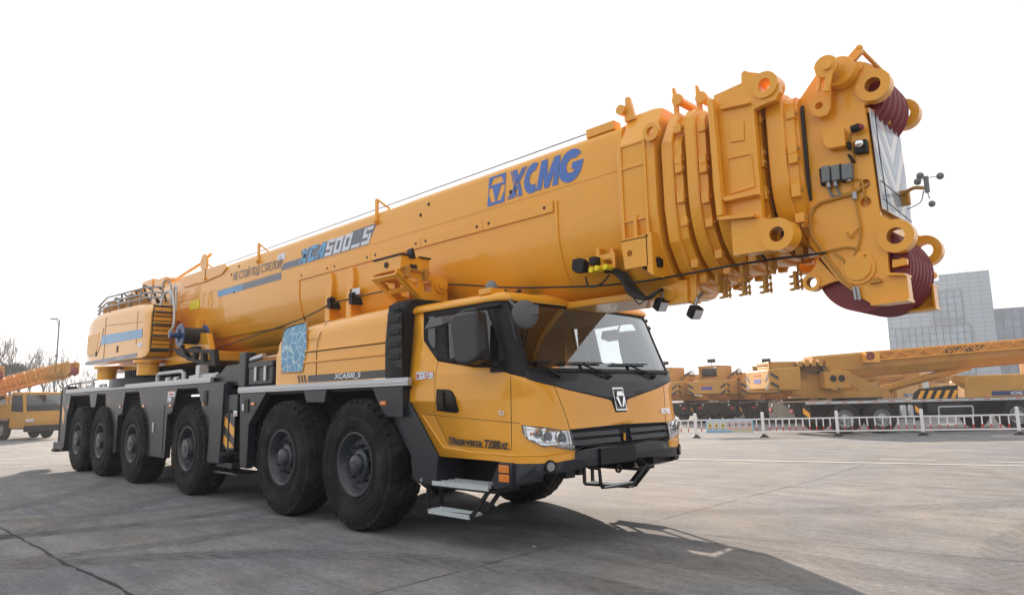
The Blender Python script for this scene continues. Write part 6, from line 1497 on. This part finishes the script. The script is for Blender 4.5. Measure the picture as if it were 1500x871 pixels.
    # superstructure
    sl = MB(); sl.lathe((1.0, 0, 1.12), [(.75, 0), (.75, .14), (.6, .14)], 32, 'z'); p('slewing_ring', sl, DIN)
    for s_ in (-1, 1):
        c_ = MB(); c_.prism([(-1.5, 1.42), (-1.5, 2.42), (-.7, 2.62), (-.35, 2.66), (2.05, 1.42), (2.0, 1.25), (-.2, 1.25)], *sorted((s_*.62, s_*.56)), holes=[[(-.1, 1.55), (-.1, 2.1), (.6, 1.75), (.9, 1.5)]]); p('turntable_cheek', c_, YELD, bevel=.01)
    bx_ = MB(); bx_.box(-1.2, 1.8, -.6, .6, 1.26, 1.40); bx_.box(-.55, .35, -1.15, -.62, 1.6, 2.2); pb = p('power_box', bx_, YELD, bevel=.02)
    for x in (-.25, .05): MB().cyl((x, -1.165, 1.95), (x, -1.15, 1.95), .12, 20).build('fan_port', BLK, pb)
    cwt = MB(); cwt.prism([(-2.55, 1.62), (-2.55, 2.32), (-1.42, 2.40), (-1.42, 1.55)], -1.22, 1.22); cc = p('counterweight', cwt, YELD, bevel=.04)
    for s_ in (-1, 1):
        for k in range(2): MB().prism([(-2.50, 2.22-.32*k), (-2.50, 2.10-.32*k), (-2.22, 1.86-.32*k+.08), (-2.22, 1.98-.32*k+.08)], *sorted((s_*1.22, s_*1.226))).build('hazard_stripe', STR, cc)
        for k in range(2): MB().prism([(s_*1.18, 2.2-.32*k), (s_*1.18, 2.05-.32*k), (s_*.85, 1.86-.32*k), (s_*.85, 2.0-.32*k)], -2.558, -2.55, 'x').build('hazard_stripe', STR, cc)
    MB().box(-2.558, -2.551, -.35, .35, 1.85, 2.0).build('number_plate', mat('plate_blue', (.05, .08, .35), .5) if 'plate_blue' not in MATS else MATS['plate_blue'], cc)
    for k in range(4): MB().box(-2.558, -2.551, -.4+.2*k, -.3+.2*k, 2.1, 2.15).build('reflector', REDP, cc)
    wf = MB(); 
    for y in (-.62, .52): wf.box(-2.3, -.9, y, y+.1, 1.9, wz)
    wf.box(-2.3, -2.2, -.62, .62, wz-.1, wz); wf.box(-2.3, -2.2, -.62, .62, 2.3, 2.45); wfo = p('winch_frame', wf, YELD, bevel=.01)
    MB().cyl((-1.9, -.5, wz-.35), (-1.9, .5, wz-.35), .24, 24).build('winch_drum', DIN, wfo)
    hs = MB()
    for k in range(6): hs.tube([(-1.4+.1*k, -.75, 2.5), (-1.1+.12*k, -.85, wz-.35+.04*k), (-.7+.1*k, -.8, wz-.45), (-.4, -.7, 2.45-.05*k)], .02, 6, True)
    p('hydraulic_hose', hs, CAB_)
    vb_ = MB()
    for k in range(5): vb_.box(-1.35+.25*k, -1.2+.25*k, -.9, -.65, 2.42, 2.6+.05*(k % 2))
    p('valve_block', vb_, YELD)
    if lamp:
        lm = MB(); lm.cyl((-1.9, 0, wz), (-1.9, 0, wz+.2), .02, 6); lm.box(-1.98, -1.84, -.22, .22, wz+.18, wz+.38); p('work_lamp', lm, BLK, bevel=.02)
    # boom
    x0, z0 = -.6, 2.15
    def bq(x, z): return (x, z0+z+(x-x0)*boom_rise)
    bm_ = MB(); pf = [(y*bs, .64-(.64-z)*bs) for y, z in ((-.26, .64), (-.30, .58), (-.30, .22), (-.18, .02), (0, -.02), (.18, .02), (.30, .22), (.30, .58), (.26, .64))]
    for k, (xa, xb, s_) in enumerate(((x0, boom_len-.9, 1), (boom_len-.9, boom_len-.75, 1.12), (boom_len-.75, boom_len-.4, .9), (boom_len-.4, boom_len-.25, 1.0), (boom_len-.25, boom_len, .8))):
        bm_.loft([[(xa, y*s_, bq(xa, .32+(z-.32)*s_)[1]) for y, z in pf], [(xb, y*s_, bq(xb, .32+(z-.32)*s_)[1]) for y, z in pf]])
    bo2 = p('boom', bm_, YELD, angle=25)
    hd_ = MB(); 
    for y in (-.26, .20): hd_.prism([bq(boom_len, .7), bq(boom_len+.45, .55), bq(boom_len+.5, .0), bq(boom_len+.1, -.15), bq(boom_len-.2, 0)], y, y+.06)
    hd_.build('boom_head', YELD, bo2, bevel=.01); c_ = bq(boom_len+.25, .1); MB().cyl((c_[0], -.19, c_[1]), (c_[0], .19, c_[1]), .20, 24).build('sheave', RED, bo2)
    cy_ = MB(); cy_.cyl((2.0, 0, 1.50), (5.4, 0, 2.30), .14, 20); cyo = p('luffing_cylinder', cy_, YELD); MB().cyl((5.4, 0, 2.30), (6.1, 0, 2.48), .09, 16).build('cylinder_rod', CHR, cyo)
    if jib:
        jb = MB(); y = -.42
        xa, xb = 1.7, boom_len-1.2
        for y in (-.30*bs-.07, -.30*bs-.30):
            for zz in (.60-.30*jh, .60): jb.cyl((xa, y, bq(xa, zz)[1]), (xb, y, bq(xb, zz+.0)[1]), .022, 6)
        n = 16
        for k in range(n):
            u, v = xa+(xb-xa)*k/n, xa+(xb-xa)*(k+1)/n
            for y in (-.30*bs-.07, -.30*bs-.30): jb.cyl((u, y, bq(u, .60-.30*jh if k % 2 else .60)[1]), (v, y, bq(v, .60 if k % 2 else .60-.30*jh)[1]), .014, 5)
            jb.cyl((u, -.30*bs-.07, bq(u, .6)[1]), (v, -.30*bs-.30, bq(v, .6)[1]), .012, 5); jb.cyl((u, -.30*bs-.07, bq(u, .6-.3*jh)[1]), (v, -.30*bs-.30, bq(v, .6-.3*jh)[1]), .012, 5)
        jb.box(xa-.5, xa, -.30*bs-.32, -.30*bs-.03, bq(xa, .22)[1], bq(xa, .62)[1]); p('lattice_jib', jb, YEL)
        MB().lathe((xa-.35, -.30*bs-.37, bq(xa, .45)[1]), [(.05, 0), (.15, 0), (.15, .04), (.05, .04)], 20, 'y').build('jib_sheave', RED, bo2)
    if text: 
        put(MB(), glyphs(text, .34, 0, .008), lambda u, v: (4.3+u*1.05, -.30*bs-.012, bq(4.2+u*.9, .30)[1]+v)).build('boom_lettering', DBK, bo2, recalc=False, merge=False)
    for k in range(5):
        MB().prism([(2.75+.3*k, 1.16), (2.90+.3*k, 1.16), (3.05+.3*k, 1.50), (2.90+.3*k, 1.50)], -1.205, -1.20).build('ramp_stripe', STR if k % 2 else YEL, t) if 0 else None
    rp_ = MB(); rp_.prism([(2.6, 1.12), (4.2, 1.12), (4.25, 1.62), (3.1, 1.5)], -1.0, -.5); ro = p('outrigger_cover', rp_, BLK, bevel=.01)
    for k in range(5): MB().prism([(2.75+.3*k, 1.16), (2.90+.3*k, 1.16), (3.06+.3*k, 1.45), (2.91+.3*k, 1.45)], -1.006, -1.0).build('hazard_stripe', YEL, ro)
    return t
def orient(px, d, z=None): q = V3(px, d, 0); q.z = gz(q.x, q.y); return q
gC = 'yellow cranes parked behind the yard'
angq = math.atan2(RT[1], RT[0])
q = orient(1219, 26.6); nq = Vector((math.sin(angq), -math.cos(angq), 0))
qc = truck_crane('truck_crane', 'yellow truck crane parked side-on behind the barrier, boom with a lattice jib reaching right', q-nq*1.25, angq, gC, text='QY25K5C', jib=True, lamp=False, wz=2.6, bs=1.4, boom_rise=.06); qc.scale = (1.09, 1.09, 1.09)
rows = ['yellow crane seen from behind just right of the big cab, first of the rear row', 'yellow crane seen from behind, second of the rear row above the safety banner', 'yellow crane seen from behind, third of the rear row from the left', 'yellow crane seen from behind, directly left of the side-on truck crane']
q0_ = orient(1022, 40)
for i, lb in enumerate(rows):
    a = R(86); f_ = Vector((math.cos(a), math.sin(a), 0)); rgt = Vector((f_.y, -f_.x, 0)); q = q0_+rgt*(2.75*i)+f_*(.7*i-.2*(i % 2)); q.z = gz(q.x, q.y)
    truck_crane('truck_crane', lb, q-rgt*1.25, a, gC, jib=False, lamp=True, boom_rise=.0, boom_len=9, wz=3.15-.12*(i > 1))
for i, lb in enumerate(('yellow crane farther back, its top showing between the second and third rear cranes', 'yellow crane farther back, its top showing left of the side-on crane', 'yellow crane far behind the side-on crane, seen under its boom')):
    a = R(84); q = orient((1062, 1128, 1300)[i], (52, 56, 48)[i]); truck_crane('truck_crane', lb, q, a, gC, jib=False, lamp=(i < 2), boom_rise=.0, boom_len=9, wz=3.0)
def front_at(px, d, ang): q = orient(px, d); f_ = Vector((math.cos(ang), math.sin(ang), 0)); p_ = q-f_*9.8; return Vector((p_.x, p_.y, q.z))
truck_crane('truck_crane', 'yellow truck crane at the left facing right, its cab beside the big crane\'s tail', front_at(86, 38, R(15)), R(15), gC, boom_rise=.11, boom_len=11.5, jh=2.6, bs=1.2)
truck_crane('truck_crane', 'yellow truck crane at the far left picture edge with only its cab showing', front_at(-6, 38, R(15)), R(15), gC, boom_rise=.11, boom_len=10.5, jh=2.6, bs=1.2)

# ================================================================ OFFICE BLOCK
bD = 112
qv = Vector((RT[0], RT[1], 0)).normalized(); hv = Vector((-.6973, .7168, 0))
C0 = V3(1452, bD, 0); Ld = (-qv*math.cos(R(33))+hv*math.sin(R(33))); Rd = (qv*math.sin(R(33))+hv*math.cos(R(33)))
def hz_(py, px, d): hor = 580.9+(px-750)*-.0223; return (hor-py)/F_PX*d+CAMLOC[2]
blk = thing('office_block', 'pale grey stone and glass office building rising behind the parked crane', 'building')
CLAD = bpy.data.materials.new('stone_cladding'); CLAD.use_nodes = True; nt = CLAD.node_tree; b_ = nt.nodes['Principled BSDF']; b_.inputs['Roughness'].default_value = .6
tc = nt.nodes.new('ShaderNodeTexCoord'); br_ = nt.nodes.new('ShaderNodeTexBrick'); br_.offset = 0; br_.inputs['Scale'].default_value = 1; br_.inputs['Brick Width'].default_value = 1.5; br_.inputs['Row Height'].default_value = .75; br_.inputs['Mortar Size'].default_value = .05
br_.inputs['Color1'].default_value = (.31, .37, .44, 1); br_.inputs['Color2'].default_value = (.33, .39, .46, 1); br_.inputs['Mortar'].default_value = (.20, .24, .30, 1)
nt.links.new(tc.outputs['UV'], br_.inputs['Vector']); nt.links.new(br_.outputs[0], b_.inputs['Base Color'])
GF = mat('facade_glass', (.25, .34, .43), .12, metal=0, coat=.6, noise=.25, nscale=.25); GF2 = mat('facade_glass_dark', (.13, .21, .30), .1, coat=.6, noise=.25, nscale=.3)
SPN = mat('spandrel', (.21, .26, .31), .5); MUL = mat('mullion', (.15, .16, .19), .5)
def wallbox(name, o, a, la, b, lb, z0, z1, m, par=blk):
    P4 = [o, o+a*la, o+a*la+b*lb, o+b*lb]; mb = MB(); vs = [(p.x, p.y, z0) for p in P4]+[(p.x, p.y, z1) for p in P4]
    mb.add(vs, [(0, 1, 5, 4), (1, 2, 6, 5), (2, 3, 7, 6), (3, 0, 4, 7), (4, 5, 6, 7)]); ob = mb.build(name, m, par, recalc=True, merge=False)
    uv = ob.data.uv_layers.new(name='UVMap')
    for pl in ob.data.polygons:
        for li in pl.loop_indices:
            v = ob.data.vertices[ob.data.loops[li].vertex_index].co; e = v-o; n_ = pl.normal
            u = e.dot(a) if abs(n_.dot(a)) < .5 else e.dot(b)
            uv.data[li].uv = (u, v.z if abs(n_.z) < .5 else e.dot(b))
    return ob
Z1 = hz_(394.6, 1450, bD); zb0 = -1
LL = 15.6
w0 = wallbox('main_wall', C0, Ld, LL, Rd, 26, zb0, Z1-1.0, CLAD)
wallbox('parapet', C0, Ld, 7.2, Rd, 4.5, Z1-1.0, Z1, CLAD)
wallbox('roof_house', C0+Rd*11, Ld, 5, Rd, 5, Z1-1.0, Z1+.3, CLAD); wallbox('roof_house', C0+Rd*20-Ld*.3, Ld, 4, Rd, 4, Z1-1.6, Z1-.2, CLAD)
def facade(name, o, a, la, out, z0, z1, nc, nr, glassm, sp_rows=(), skip=None, z_hi=None):
    rt = MB(); e = out*.06; P4 = [o+e, o+a*la+e]; rt.add([(P4[0].x, P4[0].y, z0), (P4[1].x, P4[1].y, z0), (P4[1].x, P4[1].y, z1), (P4[0].x, P4[0].y, z1)], [(0, 1, 2, 3)]); g_ = rt.build(name, glassm, blk, recalc=False)
    for k in range(nc+1): p_ = o+a*(la*k/nc)+out*.14; mb = MB(); mb.obox((p_.x, p_.y, (z0+z1)/2), a*.07, out*.10, (0, 0, (z1-z0)/2)); mb.build('mullion', MUL, g_)
    for k in range(nr+1):
        z = z0+(z1-z0)*k/nr; c_ = o+a*la/2+out*.12; mb = MB(); mb.obox((c_.x, c_.y, z), a*la/2, out*.05, (0, 0, .035)); mb.build('transom', MUL, g_)
    for k in sp_rows:
        z = z0+(z1-z0)*(k+.5)/nr; c_ = o+a*la/2+out*.08; mb = MB(); mb.obox((c_.x, c_.y, z), a*la/2*.999, out*.035, (0, 0, (z1-z0)/nr/2*.96)); mb.build('spandrel_panel', SPN, g_)
    return g_
outL = -Rd; outR = -Ld
zt_l = hz_(425, 1405, bD+3)
facade('glazing', C0+Ld*3.4, Ld, LL-3.5, outL, 0, zt_l-6, 12, 10, GF, (2, 6)); facade('glazing', C0+Ld*4.2, Ld, 4.3, outL, zt_l-5.95, zt_l, 4, 5, GF, (0,))
for k in range(6):
    p_ = C0+Rd*(4.0+2.8*k)+outR*.05; mb = MB(); mb.obox((p_.x, p_.y, Z1-6.3), Rd*.55, outR*.06, (0, 0, 2.2)); mb.build('slot_window', GF2, blk)
za = hz_(452, 1452, bD); an_ = C0+Rd*2.0
wallbox('annex_wall', an_, -Ld, 16, Rd, 14, zb0, za, SPN)
facade('glazing', an_, -Ld, 16, outL, 0, za, 13, 9, GF2, ())
ms = MB(); p_ = C0+Ld*4+Rd*3; ms.cyl((p_.x, p_.y, Z1), (p_.x, p_.y, Z1+.9), .04, 6); p_ = C0+Ld*3.2+Rd*3; ms.cyl((p_.x, p_.y, Z1), (p_.x, p_.y, Z1+.9), .04, 6); ms.build('roof_mast', MUL, blk)

# ================================================================ TREES AND LAMP
rnd = random.Random(5)
def bare_tree(label, px, d, h, seed, base_z=None):
    rnd = random.Random(seed); q = orient(px, d); t = thing('bare_tree', label, 'tree', 'bare trees behind the parked cranes', q, 0); tr = MB(); cr = MB()
    def br(p, dr, l, r_, lv, mb):
        pts = [p]; dd = dr.copy(); cur = p
        for k in range(3):
            dd = (dd+Vector((rnd.uniform(-.16, .16), rnd.uniform(-.16, .16), rnd.uniform(-.02, .12)))).normalized(); cur = cur+dd*l/3; pts.append(cur)
        r1 = max(r_*.7, .016)
        for i in range(3): mb.cyl(pts[i], pts[i+1], r_+(r1-r_)*i/3, 5, r_+(r1-r_)*(i+1)/3, caps=False)
        if lv < 5:
            for k in range(3 if lv < 4 else 2):
                a = pts[rnd.choice((1, 2, 3))] if k else pts[3]; nd = (dd+Vector((rnd.uniform(-.75, .75), rnd.uniform(-.75, .75), rnd.uniform(.0, .55)))).normalized()
                br(a, nd, l*rnd.uniform(.6, .82), max(r1*.9, .018), lv+1, cr)
    br(Vector((0, 0, 0)), Vector((0, 0, 1)), h*.32, h*.016, 0, tr)
    tr.build('trunk', BARK, t, merge=False, recalc=False); cr.build('branches', BARK, t, merge=False, recalc=False)
for i, (px, d, h) in enumerate(((-6, 78, 11.5), (22, 80, 12.4), (58, 84, 10.6), (74, 86, 10.8), (104, 88, 10.4), (40, 95, 11.5), (125, 92, 8))):
    bare_tree(('leafless tree, %s behind the parked cranes at the left' % ('at the picture edge', 'tallest one above the dark evergreen', 'just right of the dark evergreen', 'between the evergreen and the lamp post', 'just right of the lamp post', 'farther back above the evergreen', 'lowest one beside the counterweight')[i]), px, d, h, 11+i)
q = orient(27, 62); ev = thing('evergreen_tree', 'dark round evergreen tree behind the left parked cranes', 'tree', None, q)
MB().cyl((0, 0, 0), (0, 0, 3.9), .16, 8, .1).build('trunk', BARK, ev)
mb = MB(); rn = random.Random(3)
for k in range(5200):
    while True:
        v = Vector((rn.uniform(-1, 1), rn.uniform(-1, 1), rn.uniform(-1, 1)))
        if .35 < v.length < 1: break
    c = Vector((v.x*1.45, v.y*1.45, v.z*1.15+4.65))+Vector((math.sin(v.y*7)*.12, math.cos(v.x*6)*.12, math.sin(v.x*9+v.y*5)*.10)); a = Vector((rn.uniform(-1, 1), rn.uniform(-1, 1), rn.uniform(-1, 1))).normalized(); b2 = a.orthogonal().normalized(); s_ = rn.uniform(.05, .10)
    mb.add([c+a*s_, c+b2*s_*.6, c-a*s_, c-b2*s_*.6], [(0, 1, 2, 3)])
mb.build('crown', DGRN, ev, merge=False, recalc=False)
q = orient(90.5, 58); lp = thing('street_lamp', 'tall grey street lamp post at the left behind the parked cranes', 'street lamp', None, q)
LP = mat('lamp_post_grey', (.12, .14, .17), .4); MB().cyl((0, 0, 0), (0, 0, 9.1), .09, 12, .055).build('post', LP, lp)
mb = MB(); e = qv; mb.tube([Vector((0, 0, 8.3)), -e*.1+Vector((0, 0, 8.8)), -e*.25+Vector((0, 0, 9.15))], .03, 6, True); mb.obox(-e*.45+Vector((0, 0, 9.2)), e*.28, hv*.12, (0, 0, .05)); mb.build('lamp_head', LP, lp)
mb = MB(); mb.box(-.25, .0, -.1, .1, 5.9, 6.15); mb.cyl((0, 0, 9.1), (0, 0, 9.6), .015, 6); mb.build('camera_box', LP, lp)

HAZE = bpy.data.materials.new('haze'); HAZE.use_nodes = True; nt = HAZE.node_tree; nt.nodes.remove(nt.nodes['Principled BSDF'])
pv = nt.nodes.new('ShaderNodeVolumePrincipled'); pv.inputs['Color'].default_value = (.86, .92, 1, 1); pv.inputs['Density'].default_value = .0011; pv.inputs['Anisotropy'].default_value = .3
nt.links.new(pv.outputs[0], nt.nodes['Material Output'].inputs['Volume'])
hb_ = MB().box(-2900, 1900, -1400, 2900, -1.6, 32).build('haze', HAZE, merge=False); tag(hb_, kind='stuff')
